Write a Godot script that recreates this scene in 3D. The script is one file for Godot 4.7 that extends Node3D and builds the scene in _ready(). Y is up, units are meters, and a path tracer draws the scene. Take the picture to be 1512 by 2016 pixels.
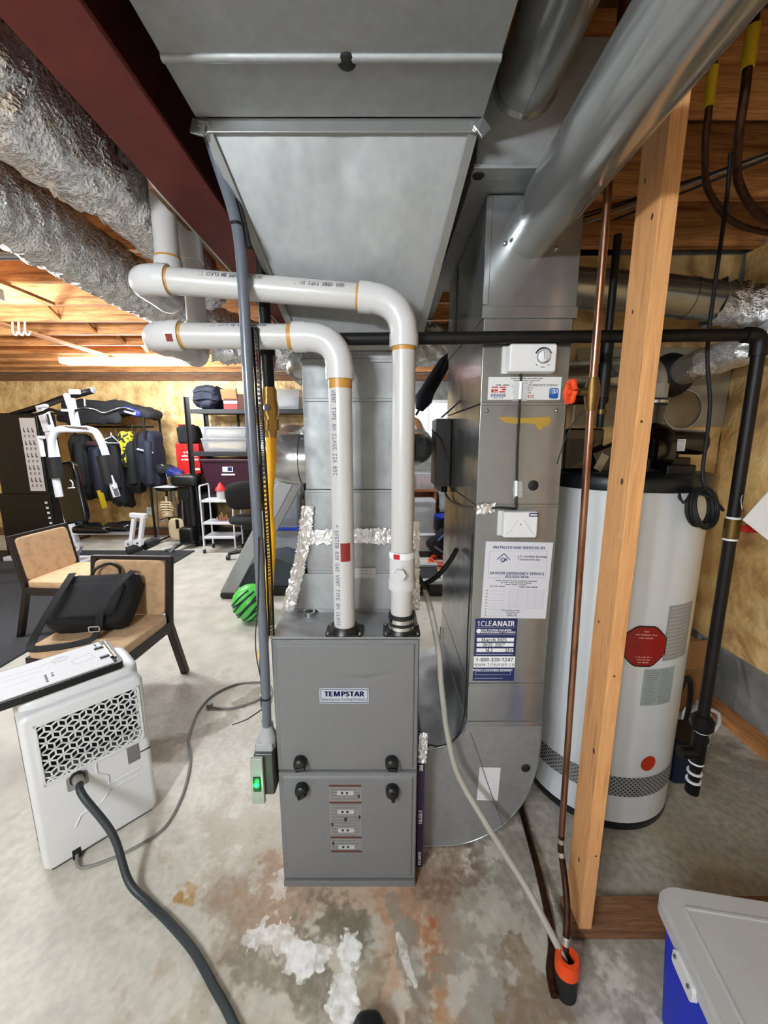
extends Node3D
# A basement utility corner: furnace, ducts, vent pipes, water heater; exercise gear, shelves and chairs behind. Units are metres, y is up, camera at the origin of x and z.

class MB:
	var p := PackedVector3Array()
	var n := PackedVector3Array()
	var t := PackedVector2Array()
	var xf := Transform3D.IDENTITY
	func tri(a: Vector3, b: Vector3, c: Vector3, na: Vector3, nb: Vector3, nc: Vector3, ua := Vector2.ZERO, ub := Vector2.ZERO, uc := Vector2.ZERO):
		var k := (b - a).cross(c - a)
		if k.length_squared() < 1e-18: return
		if k.dot(na + nb + nc) > 0.0:
			p.append_array([xf * a, xf * c, xf * b]); n.append_array([xf.basis * na, xf.basis * nc, xf.basis * nb]); t.append_array([ua, uc, ub])
		else:
			p.append_array([xf * a, xf * b, xf * c]); n.append_array([xf.basis * na, xf.basis * nb, xf.basis * nc]); t.append_array([ua, ub, uc])
	func quad(a: Vector3, b: Vector3, c: Vector3, d: Vector3, m: Vector3):
		tri(a, b, c, m, m, m, Vector2(0, 1), Vector2(1, 1), Vector2(1, 0)); tri(a, c, d, m, m, m, Vector2(0, 1), Vector2(1, 0), Vector2(0, 0))
	func quadn(a: Vector3, b: Vector3, c: Vector3, d: Vector3, na: Vector3, nb: Vector3, nc: Vector3, nd: Vector3):
		tri(a, b, c, na, nb, nc); tri(a, c, d, na, nc, nd)
	func box(c: Vector3, s: Vector3, bev := 0.0, bs := Basis.IDENTITY) -> MB:
		var h := s * 0.5
		var b := minf(bev, minf(h.x, minf(h.y, h.z)) * 0.98)
		for ax in 3:
			var u := (ax + 1) % 3
			var v := (ax + 2) % 3
			for sg in [-1.0, 1.0]:
				var m := Vector3.ZERO; m[ax] = sg
				var q := []
				for cc in [[-1, -1], [1, -1], [1, 1], [-1, 1]]:
					var w := Vector3.ZERO
					w[ax] = sg * h[ax]; w[u] = cc[0] * (h[u] - b); w[v] = cc[1] * (h[v] - b)
					q.append(c + bs * w)
				quad(q[0], q[1], q[2], q[3], bs * m)
		if b > 0.0:
			for ax in 3:
				var u := (ax + 1) % 3
				var v := (ax + 2) % 3
				for su in [-1.0, 1.0]:
					for sv in [-1.0, 1.0]:
						var q := []; var qn := []
						for e in [[-1, 0], [1, 0], [1, 1], [-1, 1]]:
							var w := Vector3.ZERO; var m := Vector3.ZERO
							w[ax] = e[0] * (h[ax] - b)
							if e[1] == 0: w[u] = su * h[u]; w[v] = sv * (h[v] - b); m[u] = su
							else: w[u] = su * (h[u] - b); w[v] = sv * h[v]; m[v] = sv
							q.append(c + bs * w); qn.append(bs * m)
						quadn(q[0], q[1], q[2], q[3], qn[0], qn[1], qn[2], qn[3])
			for sx in [-1.0, 1.0]:
				for sy in [-1.0, 1.0]:
					for sz in [-1.0, 1.0]:
						var a := Vector3(sx * h.x, sy * (h.y - b), sz * (h.z - b)); var d := Vector3(sx * (h.x - b), sy * h.y, sz * (h.z - b)); var e := Vector3(sx * (h.x - b), sy * (h.y - b), sz * h.z)
						tri(c + bs * a, c + bs * d, c + bs * e, bs * Vector3(sx, 0, 0), bs * Vector3(0, sy, 0), bs * Vector3(0, 0, sz))
		return self
	# box between two corners
	func bb(a: Vector3, b: Vector3, bev := 0.0) -> MB:
		return box((a + b) * 0.5, (b - a).abs(), bev)
	static func frame(d: Vector3) -> Basis:
		d = d.normalized()
		var r := Vector3.UP if absf(d.y) < 0.9 else Vector3.RIGHT
		var x := r.cross(d).normalized()
		return Basis(x, d.cross(x).normalized(), d)
	# a straight bar of rectangular section w (sideways) by h
	func bar(a: Vector3, b: Vector3, w: float, h: float, bev := 0.0) -> MB:
		return box((a + b) * 0.5, Vector3(w, h, a.distance_to(b)), bev, frame(b - a))
	func cyl(a: Vector3, b: Vector3, r0: float, r1 := -1.0, seg := 20, caps := true) -> MB:
		if r1 < 0.0: r1 = r0
		var f := frame(b - a)
		var sl := (r0 - r1) / maxf(a.distance_to(b), 1e-6)
		for i in seg:
			var q := []
			for k in [i, i + 1]:
				var an: float = TAU * k / seg
				q.append(f.x * cos(an) + f.y * sin(an))
			var n0: Vector3 = (q[0] + f.z * sl).normalized(); var n1: Vector3 = (q[1] + f.z * sl).normalized()
			quadn(a + q[0] * r0, a + q[1] * r0, b + q[1] * r1, b + q[0] * r1, n0, n1, n1, n0)
			if caps:
				if r0 > 0: tri(a, a + q[0] * r0, a + q[1] * r0, -f.z, -f.z, -f.z)
				if r1 > 0: tri(b, b + q[0] * r1, b + q[1] * r1, f.z, f.z, f.z)
		return self
	func ring(a: Vector3, b: Vector3, ri: float, ro: float, seg := 24) -> MB:
		var f := frame(b - a)
		for i in seg:
			var u := f.x * cos(TAU * i / seg) + f.y * sin(TAU * i / seg); var v := f.x * cos(TAU * (i + 1) / seg) + f.y * sin(TAU * (i + 1) / seg)
			quadn(a + u * ro, a + v * ro, b + v * ro, b + u * ro, u, v, v, u)
			quadn(a + u * ri, a + v * ri, b + v * ri, b + u * ri, -u, -v, -v, -u)
			quad(a + u * ri, a + u * ro, a + v * ro, a + v * ri, -f.z); quad(b + u * ri, b + u * ro, b + v * ro, b + v * ri, f.z)
		return self
	# sweep a circle (or an ellipse: sy is the second radius over the first) along points; radii may vary
	func tube(pts: Array, r: float, seg := 12, radii := [], caps := true, sy := 1.0) -> MB:
		var cnt := pts.size()
		var rows := []; var nrm := []
		var x := Vector3.ZERO
		for i in cnt:
			var d: Vector3 = (pts[mini(i + 1, cnt - 1)] - pts[maxi(i - 1, 0)]).normalized()
			if i == 0: x = frame(d).x
			else: x = (x - d * x.dot(d)).normalized()
			var y := d.cross(x)
			var rr: float = radii[i] if radii.size() > i else r
			var row := []; var rn := []
			for k in seg:
				var an := TAU * k / seg
				row.append(pts[i] + (x * cos(an) + y * sin(an) * sy) * rr); rn.append((x * cos(an) * sy + y * sin(an)).normalized())
			rows.append(row); nrm.append(rn)
			if caps and (i == 0 or i == cnt - 1):
				var m := -d if i == 0 else d
				for k in seg: tri(pts[i], row[k], row[(k + 1) % seg], m, m, m)
		for i in cnt - 1:
			for k in seg:
				var j := (k + 1) % seg
				quadn(rows[i][k], rows[i][j], rows[i + 1][j], rows[i + 1][k], nrm[i][k], nrm[i][j], nrm[i + 1][j], nrm[i + 1][k])
		return self
	# revolve (radius, height) pairs about the y axis at c
	func lathe(c: Vector3, prof: Array, seg := 28, bs := Basis.IDENTITY, sc := Vector2.ONE) -> MB:
		var cnt := prof.size()
		var sn := []
		for i in cnt - 1:
			var d: Vector2 = prof[i + 1] - prof[i]
			sn.append(Vector2(d.y, -d.x).normalized())
		for i in cnt - 1:
			var na: Vector2 = sn[i]; var nb: Vector2 = sn[i]
			if i > 0 and sn[i - 1].dot(sn[i]) > 0.6: na = (sn[i - 1] + sn[i]).normalized()
			if i < cnt - 2 and sn[i + 1].dot(sn[i]) > 0.6: nb = (sn[i + 1] + sn[i]).normalized()
			for k in seg:
				var a0 := TAU * k / seg; var a1 := TAU * (k + 1) / seg
				var e0 := Vector3(cos(a0) * sc.x, 0, sin(a0) * sc.y); var e1 := Vector3(cos(a1) * sc.x, 0, sin(a1) * sc.y)
				var q := [e0 * prof[i].x + Vector3.UP * prof[i].y, e1 * prof[i].x + Vector3.UP * prof[i].y, e1 * prof[i + 1].x + Vector3.UP * prof[i + 1].y, e0 * prof[i + 1].x + Vector3.UP * prof[i + 1].y]
				quadn(c + bs * q[0], c + bs * q[1], c + bs * q[2], c + bs * q[3], bs * (e0 * na.x + Vector3.UP * na.y), bs * (e1 * na.x + Vector3.UP * na.y), bs * (e1 * nb.x + Vector3.UP * nb.y), bs * (e0 * nb.x + Vector3.UP * nb.y))
		return self
	# extrude a polygon given in the x-y plane of tr along its z from z0 to z1
	func prism(poly: PackedVector2Array, z0: float, z1: float, tr := Transform3D.IDENTITY, smooth := false) -> MB:
		var cnt := poly.size()
		var area := 0.0
		var lo := poly[0]; var hi := poly[0]
		for i in cnt:
			area += poly[i].cross(poly[(i + 1) % cnt]); lo = lo.min(poly[i]); hi = hi.max(poly[i])
		var sg := 1.0 if area > 0 else -1.0
		var sn := []
		for i in cnt:
			var d := (poly[(i + 1) % cnt] - poly[i]).normalized()
			sn.append(Vector2(d.y, -d.x) * sg)
		var id := Geometry2D.triangulate_polygon(poly)
		for z in [z0, z1]:
			var m := tr.basis * Vector3(0, 0, 1.0 if z == maxf(z0, z1) else -1.0)
			for i in range(0, id.size(), 3):
				var q := []; var u := []
				for k in 3:
					var w := poly[id[i + k]]
					q.append(tr * Vector3(w.x, w.y, z)); u.append(Vector2((w.x - lo.x) / maxf(hi.x - lo.x, 1e-6), 1.0 - (w.y - lo.y) / maxf(hi.y - lo.y, 1e-6)))
				tri(q[0], q[1], q[2], m, m, m, u[0], u[1], u[2])
		for i in cnt:
			var j := (i + 1) % cnt
			var na: Vector2 = sn[i]; var nb: Vector2 = sn[i]
			if smooth:
				var pv: Vector2 = sn[(i - 1 + cnt) % cnt]
				if pv.dot(na) > 0.5: na = (pv + na).normalized()
				if sn[j].dot(sn[i]) > 0.5: nb = (sn[j] + sn[i]).normalized()
			var a3 := tr.basis * Vector3(na.x, na.y, 0); var b3 := tr.basis * Vector3(nb.x, nb.y, 0)
			quadn(tr * Vector3(poly[i].x, poly[i].y, z0), tr * Vector3(poly[j].x, poly[j].y, z0), tr * Vector3(poly[j].x, poly[j].y, z1), tr * Vector3(poly[i].x, poly[i].y, z1), a3, b3, b3, a3)
		return self
	# a surface f(u, v) -> Vector3, u and v in 0..1; normals point away from `inside` (or along +hint)
	func surf(f: Callable, nu: int, nv: int, inside = null, hint := Vector3.UP) -> MB:
		var g := []; var nr := []
		for i in nu + 1:
			var row := []
			for j in nv + 1: row.append(f.call(float(i) / nu, float(j) / nv))
			g.append(row)
		for i in nu + 1:
			var row := []
			for j in nv + 1:
				var i0 := maxi(i - 1, 0); var i1 := mini(i + 1, nu); var j0 := maxi(j - 1, 0); var j1 := mini(j + 1, nv)
				if g[0][j].distance_to(g[nu][j]) < 1e-5 and (i == 0 or i == nu): i0 = nu - 1; i1 = 1
				if g[i][0].distance_to(g[i][nv]) < 1e-5 and (j == 0 or j == nv): j0 = nv - 1; j1 = 1
				var m: Vector3 = (g[i1][j] - g[i0][j]).cross(g[i][j1] - g[i][j0])
				m = m.normalized() if m.length() > 1e-12 else hint
				var dir: Vector3 = hint if inside == null else g[i][j] - inside
				if m.dot(dir) < 0: m = -m
				row.append(m)
			nr.append(row)
		for i in nu:
			for j in nv:
				quadn(g[i][j], g[i + 1][j], g[i + 1][j + 1], g[i][j + 1], nr[i][j], nr[i + 1][j], nr[i + 1][j + 1], nr[i][j + 1])
		return self
	func ball(c: Vector3, r: Vector3, seg := 16, bs := Basis.IDENTITY) -> MB:
		return surf(func(u, v): return c + bs * Vector3(r.x * cos(TAU * u) * sin(PI * v), r.y * cos(PI * v), r.z * sin(TAU * u) * sin(PI * v)), seg, seg / 2 + 1, c)
	# a soft, lumpy cushion or bag: a box whose sides bulge; e is the squareness, nz an optional noise with amplitude am
	func lump(c: Vector3, s: Vector3, e := 0.4, bs := Basis.IDENTITY, nz: FastNoiseLite = null, am := 0.0, seg := 28) -> MB:
		var pw := func(x: float) -> float: return signf(x) * pow(absf(x), e)
		return surf(func(u, v):
			var w := Vector3(pw.call(cos(TAU * u)) * pw.call(sin(PI * v)), pw.call(cos(PI * v)), pw.call(sin(TAU * u)) * pw.call(sin(PI * v)))
			var q := c + bs * (w * s * 0.5)
			if nz: q += bs * (w.normalized() * nz.get_noise_3dv(q) * am)
			return q, seg, seg / 2 + 2, c)
	func mesh(off := Vector3.ZERO) -> ArrayMesh:
		var a := []; a.resize(Mesh.ARRAY_MAX)
		if off != Vector3.ZERO:
			for i in p.size(): p[i] -= off
		for i in n.size(): n[i] = n[i].normalized()
		a[Mesh.ARRAY_VERTEX] = p; a[Mesh.ARRAY_NORMAL] = n; a[Mesh.ARRAY_TEX_UV] = t
		var m := ArrayMesh.new()
		m.add_surface_from_arrays(Mesh.PRIMITIVE_TRIANGLES, a)
		return m

var taken := {}
var local_things := {}
var M := {}
var rng := RandomNumberGenerator.new()

func numbered(called: String) -> String:
	var k: int = taken.get(called, 0)
	taken[called] = k + 1
	return called if k == 0 else "%s_%03d" % [called, k]

func tag(o: Node3D, label: String, category: String, group := "") -> Node3D:
	o.set_meta("label", label); o.set_meta("category", category)
	if group != "": o.set_meta("group", group)
	return o

# a Node3D at a thing's base; parts are built in world coordinates unless own is true
func thing(called: String, label: String, category: String, at := Vector3.ZERO, turn := 0.0, own := false, group := "") -> Node3D:
	var o := Node3D.new()
	o.name = numbered(called)
	add_child(o)
	o.position = at; o.rotation_degrees.y = turn
	local_things[o] = own
	return tag(o, label, category, group)

func part(parent: Node3D, called: String, mb: MB, m: Material, label := "") -> MeshInstance3D:
	var o := MeshInstance3D.new()
	o.name = called
	var top := parent
	while top.get_parent() != self and top != self: top = top.get_parent()
	o.mesh = mb.mesh(Vector3.ZERO if top == self or local_things.get(top, false) else top.position)
	o.material_override = m
	parent.add_child(o, true)
	if label != "": o.set_meta("label", label)
	return o

func solo(called: String, label: String, category: String, mb: MB, m: Material, group := "") -> MeshInstance3D:
	var o := MeshInstance3D.new()
	o.name = numbered(called)
	var lo := mb.p[0]; var hi := mb.p[0]
	for q in mb.p: lo = lo.min(q); hi = hi.max(q)
	var c := Vector3((lo.x + hi.x) / 2, lo.y, (lo.z + hi.z) / 2)
	o.mesh = mb.mesh(c)
	o.material_override = m
	add_child(o)
	o.position = c
	tag(o, label, category, group)
	return o

func struct(called: String, mb: MB, m: Material) -> MeshInstance3D:
	var o := MeshInstance3D.new()
	o.name = called
	o.mesh = mb.mesh()
	o.material_override = m
	add_child(o, true)
	o.set_meta("kind", "structure")
	return o

var fonts := {}
# lettering as thin raised print: centre at pos, bs.x reads left to right, bs.z faces the reader
func print_text(parent: Node3D, s: String, h: float, pos: Vector3, bs: Basis, m: Material, face := "Droid Sans", bold := false, squeeze := 1.0, called := "lettering") -> MeshInstance3D:
	var key := face + str(bold)
	if not fonts.has(key):
		var f := SystemFont.new()
		f.font_names = PackedStringArray([face]); f.font_weight = 700 if bold else 400
		fonts[key] = f
	var tm := TextMesh.new()
	tm.text = s; tm.font = fonts[key]; tm.font_size = 24; tm.pixel_size = h / 17.0; tm.depth = 0.0006; tm.curve_step = 2.0
	var o := MeshInstance3D.new()
	o.name = called
	o.mesh = tm; o.material_override = m
	var top := parent
	while top.get_parent() != self and top != self: top = top.get_parent()
	o.transform = Transform3D(bs * Basis.from_scale(Vector3(squeeze, 1, 1)), pos if local_things.get(top, false) else pos - top.position)
	parent.add_child(o, true)
	return o

# print too small to read: a row of dashes with words of the given lengths, centred at pos
func small_print(parent: Node3D, words: Array, h: float, pos: Vector3, bs: Basis, m: Material, squeeze := 1.0):
	var cw := h * 0.62 * squeeze
	var total := -cw
	for w in words: total += (w + 1) * cw
	var x := -total / 2
	var mb := MB.new()
	for w in words:
		for k in w:
			var hh: float = h * (0.62 if (k * 7 + w * 3) % 4 != 0 else 0.85)
			mb.box(pos + bs * V(x + cw * 0.42, (hh - h * 0.62) * 0.5, 0.0002), V(cw * 0.78, hh, 0.0004), 0.0, bs)
			x += cw
		x += cw
	var o := part(parent, "small_print", mb, m)
	o.set_meta("kind", "stuff")

func smooth_path(pts: Array, step := 0.03) -> Array:
	var c := Curve3D.new()
	var k := pts.size()
	for i in k:
		var d: Vector3 = (pts[mini(i + 1, k - 1)] - pts[maxi(i - 1, 0)]) / 6.0
		c.add_point(pts[i], -d if i > 0 else Vector3.ZERO, d if i < k - 1 else Vector3.ZERO)
	c.bake_interval = step
	return Array(c.get_baked_points())

# points along straight runs whose corners are rounded with radius r
func rounded(pts: Array, r: float, n := 8) -> Array:
	var out := [pts[0]]
	for i in range(1, pts.size() - 1):
		var a: Vector3 = (pts[i - 1] - pts[i]).normalized(); var b: Vector3 = (pts[i + 1] - pts[i]).normalized()
		var p0: Vector3 = pts[i] + a * r; var p1: Vector3 = pts[i] + b * r
		for k in n + 1:
			var t := float(k) / n
			out.append(p0.lerp(pts[i], t).lerp(pts[i].lerp(p1, t), t))
	out.append(pts[-1])
	return out

func V(x: float, y: float, z: float) -> Vector3: return Vector3(x, y, z)

func noise(fr: float, seed_ := 1, oct := 4, kind := FastNoiseLite.TYPE_SIMPLEX_SMOOTH) -> FastNoiseLite:
	var f := FastNoiseLite.new()
	f.seed = seed_; f.frequency = fr; f.noise_type = kind; f.fractal_octaves = oct
	if oct <= 1: f.fractal_type = FastNoiseLite.FRACTAL_NONE
	return f

func tex(im: Image) -> ImageTexture:
	return ImageTexture.create_from_image(im)

# a seamless noise turned into a colour picture through sRGB stops [[position, colour], ...]
func ramp_tex(size: int, f: FastNoiseLite, stops: Array) -> ImageTexture:
	var g := Gradient.new()
	var off := PackedFloat32Array(); var col := PackedColorArray()
	for s in stops: off.append(s[0]); col.append(s[1])
	g.offsets = off; g.colors = col
	var lut := PackedByteArray()
	for i in 256:
		var c := g.sample(i / 255.0)
		lut.append_array([c.r8, c.g8, c.b8])
	var src := f.get_seamless_image(size, size)
	src.convert(Image.FORMAT_L8)
	var d := src.get_data()
	var o := PackedByteArray(); o.resize(size * size * 3)
	for i in d.size():
		var k := d[i] * 3
		o[i * 3] = lut[k]; o[i * 3 + 1] = lut[k + 1]; o[i * 3 + 2] = lut[k + 2]
	return tex(Image.create_from_data(size, size, false, Image.FORMAT_RGB8, o))

func bump_tex(size: int, f: FastNoiseLite, k: float) -> ImageTexture:
	var im := f.get_seamless_image(size, size)
	im.convert(Image.FORMAT_RGBA8)
	im.bump_map_to_normal_map(k)
	return tex(im)

func mat(key: String, c: Color, rough := 0.6, metal := 0.0, o := {}) -> StandardMaterial3D:
	if M.has(key): return M[key]
	var m := StandardMaterial3D.new()
	m.resource_name = key
	m.albedo_color = c; m.roughness = rough; m.metallic = metal
	if o.has("tex"): m.albedo_texture = o.tex
	if o.has("rtex"): m.roughness_texture = o.rtex
	if o.has("ntex"): m.normal_enabled = true; m.normal_texture = o.ntex; m.normal_scale = o.get("ns", 1.0)
	if o.has("tri"):
		m.uv1_triplanar = true; m.uv1_world_triplanar = true
		m.uv1_scale = o.tri if o.tri is Vector3 else Vector3.ONE * o.tri
		m.uv1_triplanar_sharpness = 6.0
	if o.has("emit"): m.emission_enabled = true; m.emission = o.emit; m.emission_energy_multiplier = o.get("energy", 1.0)
	if c.a < 1.0: m.transparency = BaseMaterial3D.TRANSPARENCY_ALPHA
	if o.has("coat"): m.clearcoat_enabled = true; m.clearcoat = o.coat; m.clearcoat_roughness = o.get("coatr", 0.15)
	if o.has("sheen"): m.rim_enabled = true; m.rim = o.sheen; m.rim_tint = 0.5
	if o.has("back"): m.backlight_enabled = true; m.backlight = o.back
	if o.has("sss"): m.subsurf_scatter_enabled = true; m.subsurf_scatter_strength = o.sss
	m.cull_mode = BaseMaterial3D.CULL_DISABLED
	M[key] = m
	return m

func hx(s: String) -> Color: return Color(s)

func _ready():
	rng.seed = 7
	# ---- camera, sky, exposure
	var cam := Camera3D.new()
	cam.name = "camera"
	cam.fov = 104.534
	cam.near = 0.02
	cam.position = V(0, 1.46, 0)
	cam.rotation_degrees = V(-10.389, 0, 0)
	add_child(cam)
	cam.current = true
	var we := WorldEnvironment.new()
	we.name = "environment"
	var env := Environment.new()
	env.background_mode = Environment.BG_SKY
	var sky := Sky.new()
	var sm := ProceduralSkyMaterial.new()
	sm.sky_top_color = Color(0.75, 0.83, 0.95); sm.sky_horizon_color = Color(0.95, 0.96, 0.98)
	sm.ground_bottom_color = Color(0.5, 0.5, 0.48); sm.ground_horizon_color = Color(0.9, 0.9, 0.9)
	sm.sun_angle_max = 0.0
	sky.sky_material = sm
	env.sky = sky
	env.background_energy_multiplier = 3.0
	env.tonemap_mode = Environment.TONE_MAPPER_LINEAR
	env.tonemap_exposure = 1.45
	env.sdfgi_enabled = true; env.ssao_enabled = true; env.ssil_enabled = true
	we.environment = env
	add_child(we)
	# ---- the fluorescent fittings that light the basement, the last one added
	make_materials()
	shop_light("long white fluorescent shop light glowing under the joists above the exercise gear", V(-2.84, 2.305, -4.7), 0.0, 1.55, 0.78)
	shop_light("white fluorescent shop light under the joists beside the silver flexible ducts", V(-2.9, 2.28, -2.5), 0.0, 1.25, 0.85)
	shop_light("white fluorescent shop light hung low over the open floor near the chairs", V(-1.0, 1.98, 1.0), 90.0, 1.25, 1.06)
	shop_light("added unseen fluorescent shop light beyond the plenum brightening the far storage", V(-0.1, 2.3, -4.45), 0.0, 0.9, 0.38)  # added fitting, hidden by the plenum, to brighten the far storage
	build_room()
	build_ducts()
	build_furnace()
	build_vents()
	build_return()
	build_heater()
	build_right_side()
	build_front_left()
	build_gym()
	build_storage()
	build_middle()
	build_ceiling_things()

func shop_light(label: String, at: Vector3, turn: float, ln: float, energy: float):
	var t := thing("shop_light", label, "light", at, turn, true, "fluorescent shop lights")
	part(t, "housing", MB.new().box(V(0, 0.04, 0), V(ln, 0.045, 0.06), 0.006), M.white_enamel)
	for s in [-1, 1]:
		part(t, "glow_tube", MB.new().cyl(V(-ln / 2 + 0.02, 0.002, s * 0.04), V(ln / 2 - 0.02, 0.002, s * 0.04), 0.016, -1, 12), M.tube_glow)
		part(t, "end_cap", MB.new().box(V(s * ln / 2, 0.026, 0), V(0.012, 0.066, 0.13), 0.004), M.white_enamel)
		part(t, "hanging_wire", MB.new().cyl(V(s * ln * 0.4, 0.05, 0), V(s * ln * 0.4, 2.62 - at.y, 0), 0.002, -1, 6), M.steel)
	for k in 3:
		var l := OmniLight3D.new()
		l.name = "tube_light"
		l.light_energy = energy
		l.light_color = Color(0.93, 0.965, 1.0)
		l.light_size = 0.06
		l.omni_range = 16.0
		l.omni_attenuation = 2.0
		l.shadow_enabled = true
		t.add_child(l, true)
		l.position = V((k - 1) * ln * 0.32, -0.085, 0)

func V2(x: float, y: float) -> Vector2: return Vector2(x, y)

func make_materials():
	var spang := noise(0.06, 11, 2, FastNoiseLite.TYPE_CELLULAR)
	var fine := noise(0.02, 5, 5)
	var spt := ramp_tex(256, spang, [[0.0, Color(0.94, 0.945, 0.95)], [1.0, Color(1, 1, 1)]])
	var rgh := ramp_tex(256, fine, [[0.0, Color(0.7, 0.7, 0.7)], [1.0, Color(1, 1, 1)]])
	var dent := bump_tex(256, noise(0.012, 21, 2), 3.0)
	mat("galvanized", Color(0.65, 0.655, 0.65), 0.72, 0.75, {"tex": spt, "rtex": rgh, "ntex": dent, "ns": 0.2, "tri": 2.2})
	mat("galvanized_round", Color(0.65, 0.655, 0.65), 0.2, 0.75)
	mat("galvanized_smooth", Color(0.65, 0.655, 0.65), 0.25, 0.75, {"tex": spt, "rtex": rgh, "ntex": dent, "ns": 0.12, "tri": 1.6})
	mat("foil", Color(0.93, 0.935, 0.945), 0.27, 0.88, {"ntex": bump_tex(512, noise(0.035, 4, 3, FastNoiseLite.TYPE_CELLULAR), 14.0), "ns": 0.95, "tri": 5.5})
	mat("foil_tape", Color(0.92, 0.92, 0.92), 0.28, 0.8, {"ntex": bump_tex(256, noise(0.03, 9, 3, FastNoiseLite.TYPE_CELLULAR), 8.0), "ns": 0.4, "tri": 7.0})
	mat("steel", Color(0.6, 0.6, 0.6), 0.35, 1.0)
	mat("chrome", Color(0.8, 0.8, 0.8), 0.15, 1.0)
	mat("white_enamel", Color(0.9, 0.9, 0.89), 0.35)
	mat("tube_glow", Color(1, 1, 1), 0.4, 0.0, {"emit": Color(0.95, 0.98, 1.0), "energy": 25.0})
	mat("furnace_paint", Color(0.435, 0.435, 0.435), 0.5, 0.0, {"ntex": bump_tex(256, noise(0.15, 3, 2), 1.5), "ns": 0.25, "tri": 3.0})
	mat("pvc", Color(0.745, 0.735, 0.72), 0.3, 0.0, {"coat": 0.2})
	mat("pvc_fitting", Color(0.775, 0.77, 0.765), 0.25, 0.0, {"coat": 0.3})
	mat("glue_stain", Color(0.72, 0.52, 0.22), 0.4)
	mat("ink_blue", Color(0.25, 0.28, 0.42), 0.6)
	mat("ink_black", Color(0.05, 0.05, 0.06), 0.6)
	mat("ink_navy", Color(0.06, 0.09, 0.32), 0.6)
	mat("ink_grey", Color(0.35, 0.35, 0.37), 0.6)
	mat("ink_white", Color(0.92, 0.92, 0.92), 0.5)
	mat("red_primer", Color(0.42, 0.135, 0.10), 0.65, 0.0, {"tex": ramp_tex(256, noise(0.02, 13, 4), [[0.0, Color(0.8, 0.78, 0.76)], [1.0, Color(1, 1, 1)]]), "tri": 1.2})
	var grain := ramp_tex(512, noise(0.012, 31, 5), [[0.0, Color(0.60, 0.50, 0.42)], [0.35, Color(0.84, 0.77, 0.70)], [0.5, Color(0.94, 0.9, 0.86)], [0.6, Color(0.82, 0.74, 0.66)], [0.75, Color(1, 0.97, 0.93)], [1.0, Color(0.88, 0.82, 0.75)]])
	var wood := Color(0.84, 0.61, 0.38)
	mat("lumber_x", wood, 0.7, 0.0, {"tex": grain, "tri": V(0.35, 5.0, 5.0)})
	mat("lumber_y", Color(0.90, 0.69, 0.47), 0.65, 0.0, {"tex": ramp_tex(512, noise(0.012, 33, 5), [[0.0, Color(0.78, 0.70, 0.62)], [0.4, Color(0.93, 0.9, 0.86)], [0.55, Color(0.88, 0.83, 0.78)], [1.0, Color(1, 0.98, 0.95)]]), "tri": V(6.0, 0.4, 6.0)})
	mat("lumber_z", wood, 0.7, 0.0, {"tex": grain, "tri": V(5.0, 5.0, 0.35)})
	mat("lumber_old", Color(0.52, 0.38, 0.26), 0.75, 0.0, {"tex": grain, "tri": V(0.5, 6.0, 6.0)})
	mat("knot", Color(0.30, 0.17, 0.09), 0.7)
	mat("subfloor", Color(0.42, 0.29, 0.20), 0.85, 0.0, {"tex": ramp_tex(256, noise(0.05, 8, 4), [[0.0, Color(0.6, 0.55, 0.5)], [1.0, Color(1, 1, 1)]]), "tri": 1.5})
	mat("concrete_wall", Color(0.58, 0.58, 0.56), 0.85, 0.0, {"tex": ramp_tex(256, noise(0.03, 9, 5), [[0.0, Color(0.72, 0.72, 0.72)], [1.0, Color(1, 1, 1)]]), "tri": 0.8})
	var ins := ramp_tex(512, noise(0.008, 17, 5), [[0.0, Color(0.74, 0.62, 0.46)], [0.4, Color(0.92, 0.80, 0.57)], [0.6, Color(0.97, 0.86, 0.62)], [1.0, Color(1.0, 0.94, 0.74)]])
	mat("insulation_film", Color(0.90, 0.85, 0.78), 0.38, 0.0, {"tex": ins, "ntex": bump_tex(256, noise(0.03, 27, 4), 8.0), "ns": 0.5, "tri": 0.9, "coat": 0.35, "coatr": 0.25})
	mat("glass", Color(0.9, 0.95, 1.0, 0.12), 0.03)
	mat("copper", Color(0.62, 0.47, 0.385), 0.32, 1.0, {"tex": ramp_tex(256, noise(0.02, 6, 4), [[0.0, Color(0.55, 0.45, 0.4)], [0.5, Color(0.95, 0.92, 0.9)], [1.0, Color(1, 1, 1)]]), "tri": V(4, 1.2, 4)})
	mat("copper_dull", Color(0.34, 0.22, 0.15), 0.5, 0.8, {"tex": ramp_tex(128, noise(0.05, 6, 4), [[0.0, Color(0.5, 0.45, 0.4)], [1.0, Color(1, 1, 1)]]), "tri": 5.0})
	mat("brass", Color(0.66, 0.53, 0.30), 0.35, 1.0)
	mat("brass_old", Color(0.42, 0.33, 0.18), 0.45, 0.9)
	mat("black_iron", Color(0.10, 0.09, 0.085), 0.5, 0.4, {"tex": ramp_tex(128, noise(0.05, 61, 4), [[0.0, Color(0.6, 0.55, 0.5)], [1.0, Color(1, 1, 1)]]), "tri": 4.0})
	mat("black_plastic", Color(0.035, 0.035, 0.037), 0.4)
	mat("black_rubber", Color(0.045, 0.047, 0.05), 0.65)
	mat("black_gloss", Color(0.025, 0.025, 0.027), 0.2, 0.0, {"coat": 0.5})
	mat("grey_flex", Color(0.36, 0.385, 0.42), 0.35, 0.0, {"coat": 0.3})
	mat("grey_cord", Color(0.50, 0.49, 0.47), 0.5)
	mat("grey_hose", Color(0.16, 0.19, 0.20), 0.5)
	mat("yellow_flex", Color(0.95, 0.69, 0.08), 0.42)
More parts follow.
